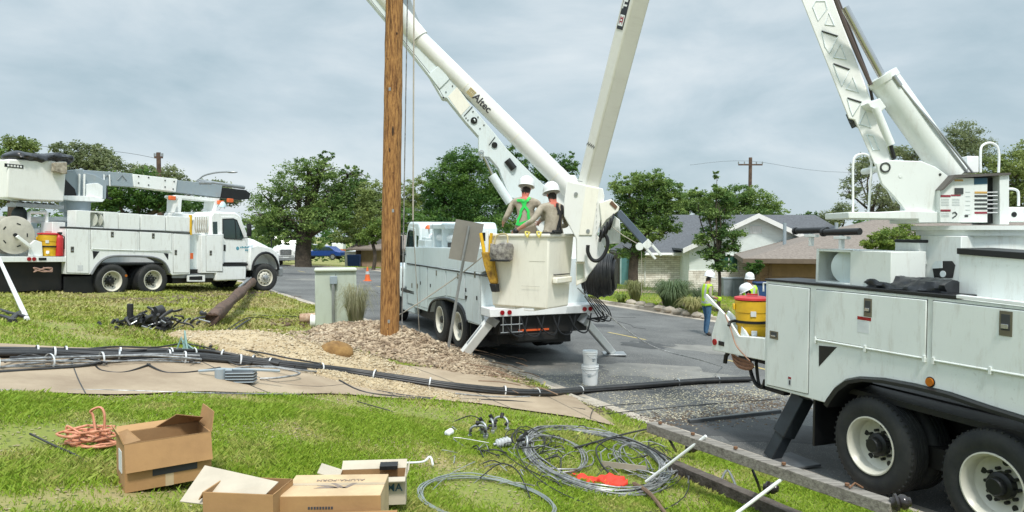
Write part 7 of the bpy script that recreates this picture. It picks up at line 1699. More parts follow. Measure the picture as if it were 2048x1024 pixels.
# ============================================================ overhead cables lying along the footpath
def bundle(name, label, px, strands, r, up=.03, seed=1, spread=.06, ties=14, m=M_cable, cat='cable bundle', twist=3.0, ztop=.0):
    g = np.random.default_rng(seed); root = empty(name, mat=Matrix.Translation(G(*px[0])), label=label, cat=cat)
    base = smooth_pts([gp(*p_) for p_ in px], 10); o0 = G(*px[0]); s = MB()
    for k in range(strands):
        ph = 2*math.pi*k/strands; pts = []
        for i, b_ in enumerate(base):
            d_ = (base[min(i+1,len(base)-1)]-base[max(i-1,0)]); d_.z = 0; d_.normalize(); n_ = Vector((-d_.y,d_.x,0)); t = i/len(base)
            w_ = spread*(1+.25*math.sin(t*9+k)+(.9*max(0,.45-t)*math.sin(t*23+k*2.1))); pts.append(b_-o0+n_*math.cos(ph+t*twist)*w_+Vector((0,0,up+(1+math.sin(ph+t*twist))*spread*.55+ztop)))
        s.tube(pts, r*(1 if k % 3 else 1.35), n=8)
    s.build('strands', m, root, smooth=60)
    if ties:
        for k in range(ties):
            i = int((k+.5+g.uniform(-.3,.3))*len(base)/ties); i = min(i, len(base)-2); d_ = (base[i+1]-base[i]).normalized(); c = base[i]-o0+Vector((0,0,up+spread*.55)); s = MB()
            s.lathe([(spread+r*1.2,-.010),(spread+r*1.3,-.010),(spread+r*1.3,.010),(spread+r*1.2,.010)], c=c, ax=d_, n=16); s.build('tie', M_paper if g.uniform() < .7 else M_galv, root, smooth=40)
    return root
bundle('cable_bundle', 'thick black bundle of bound cables running the length of the footpath onto the road', [(-80,716),(0,718),(120,718),(250,722),(360,722),(480,730),(600,741),(700,752),(800,766),(900,780),(1000,790),(1080,794),(1160,788),(1280,778),(1400,768),(1500,764)], 7, .021, seed=2, spread=.055, ties=13)
bundle('cable_bundle', 'second dark bundle lying behind the first from the left edge to the limestone', [(-80,712),(60,713),(200,716),(330,716),(420,716),(500,728),(560,738)], 3, .018, seed=3, spread=.04, ties=9, up=.05)
bundle('cable_bundle', 'loose grey strands in front of the thick bundle at the left edge', [(-80,744),(0,742),(80,738),(180,733),(300,727),(400,730)], 4, .010, seed=4, spread=.08, ties=4, m=M_wire)
line([gp(190,734,.02), gp(205,745,.02), gp(250,748,.02), gp(300,735,.04)], .012, M_cable, 'cable', 'short looping cable below the bundles left of the junction box', 'cable')
line([gp(295,735,.04), gp(330,748,.02), gp(380,748,.02), gp(440,740,.03)], .014, M_cable, 'cable', 'second looping cable just left of the junction box', 'cable')
line([gp(640,745,.03), gp(700,768,.02), gp(760,785,.02), gp(850,798,.02), gp(960,802,.02), gp(1040,806,.02), gp(1170,822,.02)], .013, M_cable, 'cable', 'thin black cable trailing along the near edge of the footpath', 'cable')
line([gp(560,740,.03), gp(650,752,.03), gp(720,785,.02), gp(800,797,.02), gp(860,801,.02)], .018, M_cable, 'cable', 'black cable sagging from the thick bundle toward the near edge of the footpath', 'cable')
line([gp(420,700,.05), gp(450,680,.04), gp(475,660,.05), gp(500,642,.04)], .020, M_cable, 'cable', 'dark cable branching from the bundles up over the back lawn', 'cable')
line([gp(0,785,.02), gp(200,784,.02), gp(420,790,.02), gp(600,792,.02)], .008, M_wire, 'wire_scrap', 'thin straight wire lying on the near edge of the footpath at left')
line([gp(500,752,.02), gp(560,770,.02), gp(640,776,.02), gp(700,770,.02)], .006, M_cable, 'wire_scrap', 'thin dark curl of wire right of the junction box')
s = MB(); g = np.random.default_rng(5)
for k in range(6): c = gp(372, 712, .03); s.tube([c+Vector((g.normal(0,.08),g.normal(0,.05),0)), c+Vector((g.normal(0,.05),0,.10+.04*k)), c+Vector((g.normal(.05,.06),g.normal(0,.05),.02))], .012, n=5)
s.build('wire_scrap', mat('aqua_wire',(.30,.48,.45),.5), None, label='upright pale green tangle of wire ends on the bundles', cat='wire')
q = gp(483,768); jb = empty('junction_box', mat=Matrix.Translation(q) @ Matrix.Rotation(R(3),4,'Z'), label='grey ribbed cable junction box hanging off the bundles on the footpath', cat='junction box')
s = MB(); s.box(-.16,.16,-.07,.09,.02,.16); s.build('box_body', mat('charcoal_plastic',(.07,.08,.09),.5), jb, bevel=.012); s = MB()
for k in range(4): s.box(-.165,.165,-.085,.095,.03+k*.035,.042+k*.035)
s.build('ribs', M_grey, jb, bevel=.003); s = MB(); s.cyl((-.24,-.02,.06),(-.24,-.02,.19),.065,n=16); s.cyl((-.24,-.02,.17),(-.1,-.02,.17),.02); s.tube([(-.5,0,.16),(-.2,0,.18),(.15,0,.17),(.45,.02,.15)], .018); s.build('coupler', M_grey, jb)
# ============================================================ foreground boxes
def quad3(s, a, b, c, d, th=.006, m=0):
    a, b, c, d = map(Vector, (a, b, c, d)); n = (b-a).cross(d-a).normalized()*th; s.add([a,b,c,d,a+n,b+n,c+n,d+n], [(3,2,1,0),(4,5,6,7),(0,1,5,4),(1,2,6,5),(2,3,7,6),(3,0,4,7)], m)
def carton(M, w, d, h, label, m, flaps, floor=True, minside=M_cardin):
    """open carton; x to the right, y away, flaps = dict(front/back/left/right = (length, angle above horizontal outwards))"""
    root = empty('cardboard_box', mat=M, label=label, cat='box', group='empty cardboard boxes thrown on the near lawn')
    s = MB(); t = .006
    s.box(0,w,0,t,0,h); s.box(0,w,d-t,d,0,h); s.box(0,t,t,d-t,0,h); s.box(w-t,w,t,d-t,0,h); s.box(t,w-t,t,d-t,0,t) if floor else None
    s.build('box_body', m, root, bevel=.0015, smooth=0)
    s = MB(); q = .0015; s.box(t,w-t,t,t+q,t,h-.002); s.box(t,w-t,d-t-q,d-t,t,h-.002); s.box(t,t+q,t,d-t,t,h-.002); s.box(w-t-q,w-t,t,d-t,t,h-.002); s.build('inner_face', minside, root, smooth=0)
    for k, (L_, a_, *sk) in flaps.items():
        ca_, sa_ = math.cos(R(a_)), math.sin(R(a_)); sh = sk[0] if sk else .0; s = MB()
        if k == 'front': quad3(s, (0,-.001,h), (w,-.001,h), (w-sh,-L_*ca_,h+L_*sa_), (sh,-L_*ca_,h+L_*sa_))
        if k == 'back': quad3(s, (w,d,h), (0,d,h), (sh,d+L_*ca_,h+L_*sa_), (w-sh,d+L_*ca_,h+L_*sa_))
        if k == 'left': quad3(s, (0,d,h), (0,0,h), (-L_*ca_,sh,h+L_*sa_), (-L_*ca_,d-sh,h+L_*sa_))
        if k == 'right': quad3(s, (w,0,h), (w,d,h), (w+L_*ca_,d-sh,h+L_*sa_), (w+L_*ca_,sh,h+L_*sa_))
        s.build('flap', m, root, smooth=0)
    return root
def place(u, v, ang, up=0, tilt=0, tilt2=0): q = G(u, v); return Matrix.Translation(q+Vector((0,0,up))) @ Matrix.Rotation(R(ang),4,'Z') @ Matrix.Rotation(R(tilt),4,'X') @ Matrix.Rotation(R(tilt2),4,'Y')
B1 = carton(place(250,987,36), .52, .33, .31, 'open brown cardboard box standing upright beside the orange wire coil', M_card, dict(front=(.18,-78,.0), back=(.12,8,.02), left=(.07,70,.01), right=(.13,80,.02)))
s = MB(); s.box(-.004,.002,.10,.21,.10,.24); s.build('shipping_label', M_paper, B1); s = MB(); s.box(.16,.43,-.004,.002,.08,.15); s.build('printed_band', M_ink, B1)
def onz(u, v, z): r = ray(u, v); return CAM+r*((z-EYE)/r.z)
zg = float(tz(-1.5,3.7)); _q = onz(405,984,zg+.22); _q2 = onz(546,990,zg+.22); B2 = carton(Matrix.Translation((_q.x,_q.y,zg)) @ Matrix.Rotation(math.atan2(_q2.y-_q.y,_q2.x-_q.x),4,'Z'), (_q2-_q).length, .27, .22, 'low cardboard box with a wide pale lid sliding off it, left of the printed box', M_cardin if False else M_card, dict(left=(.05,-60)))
s = MB(); q = [onz(360,1004,zg+.15), onz(500,1020,zg+.13), onz(557,965,zg+.232), onz(410,932,zg+.25)]; quad3(s, *q, th=.005); lid_ = s.build('lid', M_card3, B2, smooth=0); lid_.matrix_local = B2.matrix_world.inverted()
zg = float(tz(-.8,3.6)); _q = onz(560,992,zg+.26); _q2 = onz(783,989,zg+.26); B3 = empty('cardboard_box', mat=Matrix.Translation((_q.x,_q.y,zg)) @ Matrix.Rotation(math.atan2(_q2.y-_q.y,_q2.x-_q.x),4,'Z'), label='closed tan cardboard box with dark printing on its top', cat='box', group='empty cardboard boxes thrown on the near lawn')
s = MB(); s.box(0,.56,0,.36,0,.26); s.build('box_body', M_card2, B3, bevel=.004, smooth=0)
s = MB(); s.box(-.002,.562,-.002,0,.0,.255); s.build('front_panel', M_card, B3, smooth=0)
tm = Matrix.Translation((.29,.25,.2625)) @ Matrix.Rotation(R(180),4,'Z')
text('ALUMA-FORM', .045, mat('faded_ink',(.28,.22,.18),.8), B3, tm, ext=.0006)
s = MB()
for pts in (((.17,.16),(.29,.115),(.32,.13),(.21,.17)), ((.24,.20),(.27,.20),(.35,.115),(.32,.115)), ((.32,.115),(.35,.115),(.40,.20),(.37,.20)), ((.16,.115),(.30,.115),(.28,.135),(.19,.135))): s.prism(pts, .2605, .2615, ax='z')
s.build('printed_emblem', mat('faded_ink',(.28,.22,.18),.8), B3, smooth=0)
text('FRAGILE', .035, M_ink, B3, Matrix.Translation((.20,-.004,.195)) @ Matrix.Rotation(R(90),4,'X'), ext=.0006) if False else None
s = MB()
for k in range(9): s.box(.155+k*.016,.166+k*.016,-.0045,-.001,.183,.197)
s.build('printed_code', M_ink, B3, smooth=0)
s = MB(); quad3(s, (.18,-.05,.18), (.66,-.05,.19), (.66,-.10,.02), (.18,-.10,.0), .006); s.build('loose_flap', M_card, B3, smooth=0)
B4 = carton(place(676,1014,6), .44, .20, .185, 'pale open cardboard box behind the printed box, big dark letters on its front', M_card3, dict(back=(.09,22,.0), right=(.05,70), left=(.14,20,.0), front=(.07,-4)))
text('ALUMA', .072, M_inkb, B4, Matrix.Translation((.30,-.004,.115)) @ Matrix.Rotation(R(90),4,'X'), ext=.0008, bold=.001)
s = MB(); s.box(.26,.38,.14,.24,.19,.215); s.build('insert', M_black, B4)
# ============================================================ wires and hardware on the near lawn
def coil(name, label, u, v, ru, rv, turns, r, m, seed=1, jit=.06, cat='wire coil', h_=.05, a0=0, a1=6.283, ends=None, ang=0):
    g = np.random.default_rng(seed); c = G(u, v); rx = ru/1480*c.y; ry = abs(G(u, v-rv).y-c.y)*.98; s = MB(); o0 = Vector((c.x,c.y,0)); pts = []
    for k in range(turns):
        ph = g.uniform(0,.5); sx_ = 1+g.normal(0,jit); sy_ = 1+g.normal(0,jit); ox, oy = g.normal(0,jit*rx), g.normal(0,jit*ry); pts = []
        for i in range(41):
            t = a0+(a1-a0)*(i/40)+ph; x_ = c.x+ox+math.cos(t)*rx*sx_; y_ = c.y+oy+math.sin(t)*ry*sy_; pts.append(Vector((x_-c.x, y_-c.y, float(tz(x_,y_))+.02+h_*(.5+.5*math.sin(t*2+k))*g.uniform(.9,1.1)*(k/turns+.2))))
        s.tube(pts, r, n=5)
    o = s.build(name, m, None, smooth=60, label=label, cat=cat); o.location = (c.x, c.y, 0); return o
coil('wire_coil', 'large loose coil of grey stranded wire on the near lawn', 1185, 912, 135, 42, 15, .0075, M_wire, 3, .055)
coil('wire_coil', 'bright small inner loop of wire at the left of the large grey coil', 1110, 915, 66, 34, 5, .007, M_wire, 5, .08)
coil('wire_coil', 'thin pale wire coil at the bottom edge right of the boxes', 975, 1008, 135, 46, 5, .0055, mat('pale_wire',(.42,.47,.46),.4,.5), 7, .03, h_=.04)
line([gp(1150,905,.05), gp(1230,885,.07), gp(1290,872,.08), gp(1320,868,.06)], .011, M_cable, 'cable', 'black cable end crossing the large grey coil', 'cable')
line([gp(1265,1000,.02), gp(1230,970,.05), gp(1200,940,.08), gp(1195,915,.12), gp(1240,900,.14), gp(1300,915,.10), gp(1330,935,.08)], .009, M_cable, 'cable', 'springy black cable arching over the red rag', 'cable')
line([gp(1060,1000,.02), gp(1035,965,.10), gp(1000,955,.12), gp(960,970,.06)], .006, M_cable, 'cable', 'thin dark arch of cable inside the pale coil', 'cable')
line([gp(865,985,.02), gp(900,960,.05), gp(950,930,.03)], .004, mat('pale_wire',(.42,.47,.46),.4,.5), 'wire_scrap', 'straight pale wire end leaving the pale coil toward the lawn')
line([gp(905,848,.02), gp(940,838,.04), gp(965,845,.03)], .007, M_cable, 'wire_scrap', 'short dark wire left of the metal clamps')
line([gp(60,878,.04), gp(110,900,.03), gp(150,918,.03), gp(190,935,.0)], .008, M_cable, 'wire_scrap', 'dark straight wire lying left of the orange coil')
line([gp(110,828,.02), gp(130,822,.02), gp(152,820,.02)], .007, M_cable, 'wire_scrap', 'short dark twig of wire at the far left of the near lawn')
line([gp(715,808,.03), gp(750,818,.03), gp(785,826,.02)], .007, M_cable, 'wire_scrap', 'short dark wire near the footpath above the boxes')
line([gp(800,940,.06), gp(845,940,.07), gp(860,934,.09), gp(866,942,.05)], .010, M_white, 'bent_rod', 'bent white rod sticking out right of the pale box', 'rod')
line([gp(1180,842,.02), gp(1190,825,.06), gp(1230,815,.04), gp(1290,808,.02)], .006, M_cable, 'wire_scrap', 'thin wire arching over the kerb near the crossarm')
# orange insulated wire coil
c = gp(180,895); ow = MB(); g = np.random.default_rng(13)
for k in range(8):
    pts = []; 
    for i in range(9):
        t = i/8*6.283*.9+g.uniform(0,.6)+k; rr_ = .15+.03*g.normal(); pts.append(Vector((math.cos(t)*rr_, math.sin(t)*rr_*.7, .02+.015*k+abs(g.normal(0,.012)))))
    ow.tube(smooth_pts(pts,4), .0095, n=6)
ow.tube(smooth_pts([(.05,.0,.05),(.0,.05,.22),(-.02,.05,.26),(.05,.05,.29),(.09,.04,.24),(.10,.02,.1),(.14,0,.05)],6), .0095, n=6)
ow.tube(smooth_pts([(-.15,.0,.05),(-.17,.0,.16),(-.05,0,.1),(.12,.03,.05)],6), .0095, n=6); ow.tube(smooth_pts([(-.22,-.06,.02),(0,-.05,.08),(.2,.0,.03),(.05,-.12,.02)],6), .0095, n=6)
o = ow.build('wire_coil', M_copper, None, smooth=60, label='messy coil of salmon orange insulated wire left of the upright box', cat='wire coil'); o.location = c
# red rag
c = gp(1190,966); s = MB(); n1_, n2_ = 36, 12; vs = []; g = np.random.default_rng(19)
for i in range(n1_+1):
    for j in range(n2_+1):
        t = i/n1_; q = j/n2_; x_ = (t-.5)*.56; y_ = (q-.5)*.25*(1+.3*math.sin(t*9)); z_ = .03+.016*math.sin(t*14+q*5)+.010*math.sin(t*27-q*9)+.010*math.sin(q*12)+g.normal(0,.002); vs.append((x_, y_, z_*(1 if 0 < j < n2_ else .4)+.012))
s.add(vs, [(i*(n2_+1)+j,(i+1)*(n2_+1)+j,(i+1)*(n2_+1)+j+1,i*(n2_+1)+j+1) for i in range(n1_) for j in range(n2_)])
o = s.build('red_rag', mat('red_cloth',(.75,.045,.02),.7,0,.1,8), None, smooth=80, label='crumpled bright red rag below the large grey coil', cat='rag'); o.location = c; sm = o.modifiers.new('solid','SOLIDIFY'); sm.thickness = .004
# metal clamps and insulators
def clamp(u, v, seed, label):
    g = np.random.default_rng(seed); root = empty('metal_clamp', mat=Matrix.Translation(gp(u,v)) @ Matrix.Rotation(g.uniform(0,6.28),4,'Z'), label=label, cat='clamp', group='loose line hardware on the near lawn')
    s = MB(); s.tube(smooth_pts([(-.09,0,.02),(-.08,.0,.13),(0,.02,.16),(.07,.0,.12),(.08,-.03,.02)],5), .014, n=8); s.box(-.11,-.06,-.02,.02,.0,.05); s.box(.06,.10,-.05,.0,.0,.05); s.build('clamp_body', M_galv, root, bevel=.003)
    s = MB(); s.cyl((-.08,-.04,.10),(-.08,.05,.10),.016,n=8); s.cyl((.07,-.05,.09),(.07,.04,.11),.016,n=8); s.cyl((0,0,.15),(0,.03,.20),.022,n=8); s.build('bolt', M_blackm, root)
clamp(955,880,1,'tilted grey line clamp nearest the small white insulator'); clamp(985,865,2,'grey line clamp in the middle of the hardware group'); clamp(1003,862,4,'grey bracket clamp at the right of the hardware group')
def insul(u, v, r, L_, ang, m, label):
    root = empty('insulator', mat=Matrix.Translation(gp(u,v,r)) @ Matrix.Rotation(R(ang),4,'Z') @ Matrix.Rotation(R(84),4,'Y'), label=label, cat='insulator')
    s = MB(); pr = [(0,0),(r*.6,0)]
    for k in range(4): z_ = L_*(k+.5)/4.5; pr += [(r*.7,z_-.01),(r,z_),(r*.95,z_+.012),(r*.65,z_+.015)]
    pr += [(r*.6,L_),(0,L_)]; s.lathe(pr, n=20); s.build('shell', m, root, smooth=50); s = MB(); s.cyl((0,0,-.03),(0,0,.0),r*.3); s.build('stud', M_galv, root)
insul(893,875,.035,.10,60,M_white,'small white insulator lying alone left of the clamps'); insul(992,898,.05,.16,25,mat('grey_porcelain',(.55,.57,.58),.25),'larger grey insulator at the left end of the large wire coil')
# bent steel bracket near the rag
br = empty('steel_bracket', mat=place(1205,938,-22), label='bent channel-section steel bracket right of the red rag', cat='bracket')
s = MB(); s.box(0,.44,-.03,-.024,.03,.09); s.box(0,.44,-.03,.02,.03,.036); s.build('channel', mat('dull_channel',(.45,.40,.33),.6,.2), br, bevel=.002); s = MB(); s.tube([(.36,-.03,.04),(.46,-.03,.04),(.42,.0,.14),(.36,0,.09)], .008); s.tube([(.0,-.03,.08),(-.02,0,.16),(.02,.05,.19)], .007); s.build('bail', M_galv, br)
a_ = gp(1268,975,.03); b_ = gp(1335,1040,.03); s = MB(); s.tube(smooth_pts([a_, a_.lerp(b_,.4)+Vector((.03,0,.02)), b_],5), [.025-.001*i for i in range(11)], n=7); s.build('stick', mat('rotten_bark',(.17,.11,.07),.95,bump=.5), None, label='rotten brown stick at the bottom edge below the bracket', cat='stick')
# ============================================================ double crossarm lying at the kerb
ca_ = empty('crossarm_assembly', mat=Matrix.Translation(P(1300,850,6.9)), label='weathered double timber crossarm with white braces propped along the lawn edge', cat='crossarm')
oc = P(1300,850,6.9)
def beam(name, a, b, w_, h_, m, up=Vector((0,0,1))):
    d_ = (b-a).normalized(); sd_ = d_.cross(up).normalized(); u_ = sd_.cross(d_); M_ = Matrix((d_,sd_,u_)).transposed().to_4x4(); M_.translation = a-oc; s = MB(); L_ = (b-a).length
    n = 24; vs = []; g = np.random.default_rng(int(L_*1000))
    for i in range(n+1):
        for (y_, z_) in ((-w_,-h_),(w_,-h_),(w_,h_),(-w_,h_)): vs.append(M_ @ Vector((L_*i/n, y_+g.normal(0,.0012), z_+g.normal(0,.0012))))
    s.add(vs, [(i*4+j,i*4+(j+1)%4,(i+1)*4+(j+1)%4,(i+1)*4+j) for i in range(n) for j in range(4)]+[(0,1,2,3),(n*4+3,n*4+2,n*4+1,n*4)]); o = s.build(name, m, ca_, bevel=.005, smooth=0); return o, M_, L_
ua, ub2 = P(1302,853,6.95), P(1788,1018,5.1)
bo_, MU, LU = beam('upper_arm', ua, ub2, .058, .046, M_oldwood)
la, lb = gp(1345,945,.07), gp(1640,1075,.07)
beam('lower_arm', la, lb, .055, .05, mat('grey_dark_timber',(.12,.10,.085),.95,0,.3,7,(.05,.04,.032),bump=.6))
def brace(a, b, r_=.0145): s = MB(); s.tube([a-oc, b-oc], r_, n=8); return s.build('brace', M_white if True else M_galv, ca_)
brace(P(1412,872,6.40)+Vector((0,0,.0)), gp(1292,972,.04)); brace(P(1588,940,5.76)+Vector((0,0,.0)), gp(1455,1050,.04))
for (u0,v0,d0_,u1,v1) in ((1332,868,6.8,1352,912),(1505,940,6.1,1520,992)): s = MB(); q = gp(u1,v1,.05); s.tube(smooth_pts([P(u0,v0,d0_)-oc, P((u0+u1)/2+3,(v0+v1)/2,d0_)-oc, q-oc],4), .012); s.build('through_bolt', M_black, ca_)
def pin_ins(c, ax, label=None):
    s = MB(); s.lathe([(0,0),(.035,0),(.04,.02),(.06,.03),(.062,.045),(.04,.055),(.055,.075),(.05,.10),(.035,.115),(.03,.13),(0,.135)], c=c-oc, ax=ax, n=20); return s.build('pin_insulator', mat('brown_black_porcelain',(.03,.025,.025),.15), ca_, smooth=50)
pin_ins(P(1781,1006,5.1), (.9,-.2,.15)); pin_ins(gp(1372,918,.13), (.8,-.5,.1)); pin_ins(gp(1528,1000,.12), (.7,-.6,.1))
s = MB()
for t in (.05,.22,.42,.62,.85):
    c = ua.lerp(ub2,t)+Vector((0,0,.055))-oc; s.cyl(c, c+Vector((0,0,.018)), .018, n=8)
s.tube([ua.lerp(ub2,.88)-oc+Vector((-.05,0,.06)), ua.lerp(ub2,.88)-oc+Vector((.0,.02,.09)), ua.lerp(ub2,.88)-oc+Vector((.05,0,.06))], .008); s.build('bolt_head', mat('rusty_bolt',(.20,.10,.05),.8), ca_)
line([gp(1435,985,.02), gp(1455,960,.1), gp(1480,1000,.03)], .012, M_galv, 'wire_scrap', 'thick grey wire end in the grass under the crossarm')
# planks and litter on the road
s = MB(); a_, b_ = gp(1378,847,.03), gp(1560,826,.03); d_ = (b_-a_).normalized(); M_ = Matrix((d_, Vector((-d_.y,d_.x,0)), Vector((0,0,1)))).transposed().to_4x4(); M_.translation = a_; s.box(0,(b_-a_).length,-.035,.035,-.03,.03,T=M_); s.build('conduit_length', mat('dark_grey_pipe',(.08,.085,.09),.4), None, bevel=.008, label='dark square length of conduit on the road beside the crossarm', cat='conduit')
line([gp(1215,830,.02), gp(1400,812,.02), gp(1560,800,.02)], .008, M_cable, 'wire_scrap', 'thin wire lying across the gravel on the road')
def litter(name, label, n, region, size, m, seed, flat=.35, tint=.5):
    g = np.random.default_rng(seed); C = region(g, n); C = C[:n]; k = len(C); s_ = size*g.uniform(.35,1.3,k)
    q = np.array([[1,0,0],[0,1,0],[-1,0,0],[0,-1,0],[0,0,1]],float); f_ = np.array([[0,1,4],[1,2,4],[2,3,4],[3,0,4]])
    th = g.uniform(0,6.28,k); c_, s2 = np.cos(th), np.sin(th); Q = q[None]*np.array([1,.55,flat])*s_[:,None,None]*(1+g.normal(0,.2,(k,5,1))); Q = np.stack([Q[...,0]*c_[:,None]-Q[...,1]*s2[:,None], Q[...,0]*s2[:,None]+Q[...,1]*c_[:,None], Q[...,2]],-1)
    V = C[:,None,:]+Q; F = (f_[None]+(np.arange(k)*5)[:,None,None]).reshape(-1,3); t = np.repeat(np.clip(g.normal(tint,.35,k),0,1),4); return tag(npmesh(name, V.reshape(-1,3), F, m, tint=t), label, name.replace('_',' '), kind='stuff')
def reg_px(pts, spread):
    P0 = [G(u,v) for u,v in pts]
    def f_(g, n):
        i = g.integers(0, len(P0)-1, n); t = g.uniform(0,1,n); A = np.array([[p.x,p.y] for p in P0]); c = A[i]*(1-t)[:,None]+A[i+1]*t[:,None]+g.normal(0,1,(n,2))*np.array(spread); return np.stack([c[:,0], c[:,1], tz(c[:,0],c[:,1])+.008],1)
    return f_
M_lit = mat('leaf_litter', (.40,.36,.24), .9, 0, .2, 8, (.22,.19,.13), tint=(.50,.47,.36))
litter('road_litter', 'yellowish leaf litter and grit strewn over the road beyond the kerb', 2800, reg_px([(1180,808),(1300,800),(1420,792),(1560,782),(1400,825),(1300,835)], (.35,.28)), .020, M_lit, 61)
litter('road_litter', 'dark twigs and muck lying in the gutter and under the crossarm', 1500, reg_px([(1180,815),(1290,845),(1420,835),(1560,812),(1450,790)], (.35,.25)), .030, mat('road_muck',(.16,.11,.07),.95,tint=(.06,.05,.04)), 74)
litter('road_litter', 'pale grit dusted over the road round the stacked buckets', 2600, reg_px([(960,745),(1100,775),(1200,760),(1400,760)], (.9,.6)), .015, M_lit, 62, tint=.7)
litter('soil_crumbs', 'dark crumbs of soil scattered on the footpath', 900, reg_px([(150,745),(280,765),(400,765),(560,770),(760,785)], (.5,.12)), .020, mat('soil_crumb',(.17,.11,.07),.95,tint=(.09,.06,.04)), 63)
litter('soil_crumbs', 'pale limestone crumbs on the footpath in front of the cables', 2200, reg_px([(600,760),(750,775),(900,795),(1050,800)], (.35,.10)), .020, M_lime, 64, tint=.7)
litter('dead_leaves', 'brown dead leaves lying in the near lawn', 700, reg_px([(640,830),(700,880),(450,812),(300,815)], (.5,.2)), .018, mat('dead_leaf',(.22,.15,.09),.9,tint=(.42,.34,.24)), 65)
litter('dead_leaves', 'brown rubbish and bark under the left truck', 1200, reg_px([(180,600),(330,603),(450,590),(540,585)], (.6,.3)), .06, mat('bark_scrap',(.20,.14,.10),.9,tint=(.10,.07,.05)), 66)
# ============================================================ lawn blades
blades('near_grass', 480000, -.95, .85, 3.1, 8.6, .036, .0028, 0, label='short bright green lawn in the foreground', seed=71)
blades('near_grass', 90000, -.74, .70, 8.3, 12.5, .042, .0045, 0, label='lawn between the footpath and the near boxes', seed=72)
blades('back_grass', 150000, -.74, .05, 10.5, 34, .055, .009, 1, label='patchy lawn beyond the footpath', seed=73, m_=M_blade2)
g = np.random.default_rng(80); n = 120000; a = g.uniform(-.45,.75,n); d = g.uniform(22,62,n); x = a*d; y = d; s_, p_ = sp(x,y); ok = p_ > RW+.4; x, y = x[ok], y[ok]; m_ = len(x); z = tz(x,y)
th = g.uniform(0,6.28,m_); ww = .03; hh = .09*g.uniform(.5,1.3,m_); V = np.stack([np.stack([x-np.cos(th)*ww,y-np.sin(th)*ww,z-.01],1), np.stack([x+np.cos(th)*ww,y+np.sin(th)*ww,z-.01],1), np.stack([x+g.normal(0,.02,m_),y,z+hh],1)],1)
tag(npmesh('far_grass', V.reshape(-1,3), np.arange(m_*3).reshape(m_,3), M_blade, tint=np.clip(g.normal(.3,.2,m_),0,1)), 'mown lawn in front of the houses across the road', 'grass', kind='stuff')
# longer uneven tufts standing over the near lawn

line([gp(-40,752,.03), gp(60,745,.03), gp(170,738,.04), gp(260,726,.05), gp(350,722,.05)], .014, M_cable, 'cable', 'lowest loose black cable at the left edge of the footpath', 'cable')
line([gp(20,730,.08), gp(110,728,.08), gp(200,724,.09), gp(300,715,.10), gp(370,706,.05)], .016, M_cable, 'cable', 'black cable riding on top of the bundles at the far left', 'cable')
line([gp(440,752,.03), gp(480,745,.06), gp(540,742,.06), gp(600,748,.05), gp(660,752,.05)], .013, M_wire, 'cable', 'grey cable leaving the junction box to the right', 'cable')
line([gp(700,752,.03), gp(800,772,.03), gp(900,790,.03), gp(1000,798,.03), gp(1060,797,.03)], .012, M_wire, 'cable', 'grey strand running just in front of the thick bundle', 'cable')
line([gp(470,705,.05), gp(520,716,.08), gp(580,728,.08), gp(640,738,.08)], .014, M_cable, 'cable', 'black cable crossing the limestone just above the thick bundle', 'cable')
litter('soil_crumbs', 'brown soil stains and crumbs trodden over the left footpath', 5200, reg_px([(0,760),(250,772),(480,776),(620,782)], (.9,.35)), .012, mat('path_crumb',(.30,.21,.13),.95,tint=(.45,.36,.24)), 67)
litter('lawn_litter', 'straw coloured litter scattered through the near lawn', 3800, reg_px([(40,860),(400,900),(700,870),(1000,900),(1300,960)], (1.1,.9)), .016, mat('straw_litter',(.48,.42,.28),.9,tint=(.28,.20,.12)), 68, flat=.15)
litter('soil_crumbs', 'dark bare soil crumbs over the worn patches of the back lawn', 2600, reg_px([(100,625),(300,640),(450,625),(380,680),(560,655)], (1.3,.8)), .035, mat('lawn_crumb',(.22,.15,.09),.95,tint=(.33,.26,.15)), 69, flat=.25)
# brown staining, nail plates and staples on the wooden pole
s = MB()
for (v_, a_) in ((640,.1),(420,.35),(180,-.2)):
    t = (697-v_)/707*(top_-pb).length; c = dr_*t; th = -math.pi/2+a_; r_ = .182-.034*t/11; T_ = Matrix.Translation(c+Vector((math.cos(th)*r_, math.sin(th)*r_, 0))) @ Matrix.Rotation(th,4,'Z'); s.box(-.004,.004,-.02,.02,-.03,.03,T=T_)
s.build('tag_plate', M_galv, wp)
s = MB(); g = np.random.default_rng(77)
for k in range(12):
    s = MB(); v_ = g.uniform(20,680); a_ = g.uniform(-1,1); t = (697-v_)/707*(top_-pb).length; th = -math.pi/2+a_; r_ = .1815-.034*t/11; c = dr_*t; L_ = g.uniform(.25,.9)
    s.tube([c+Vector((math.cos(th+g.normal(0,.02))*(r_+.0), math.sin(th)*(r_+.0), L_*q_)) for q_ in (0,.3,.7,1)], [.002,.006,.005,.002], n=4)
    s.build('drying_crack', mat('crack_dark',(.06,.03,.015),.95), wp)
# parcel tape and scuffs on the boxes
M_tape = mat('parcel_tape', (.55,.43,.28), .25)
s = MB(); s.box(.0,.56,.165,.205,.2605,.2612); s.build('parcel_tape', M_tape, B3, smooth=0)
s = MB(); s.box(.235,.285,-.0015,-.0005,.0,.14); s.build('parcel_tape', M_tape, B1, smooth=0)

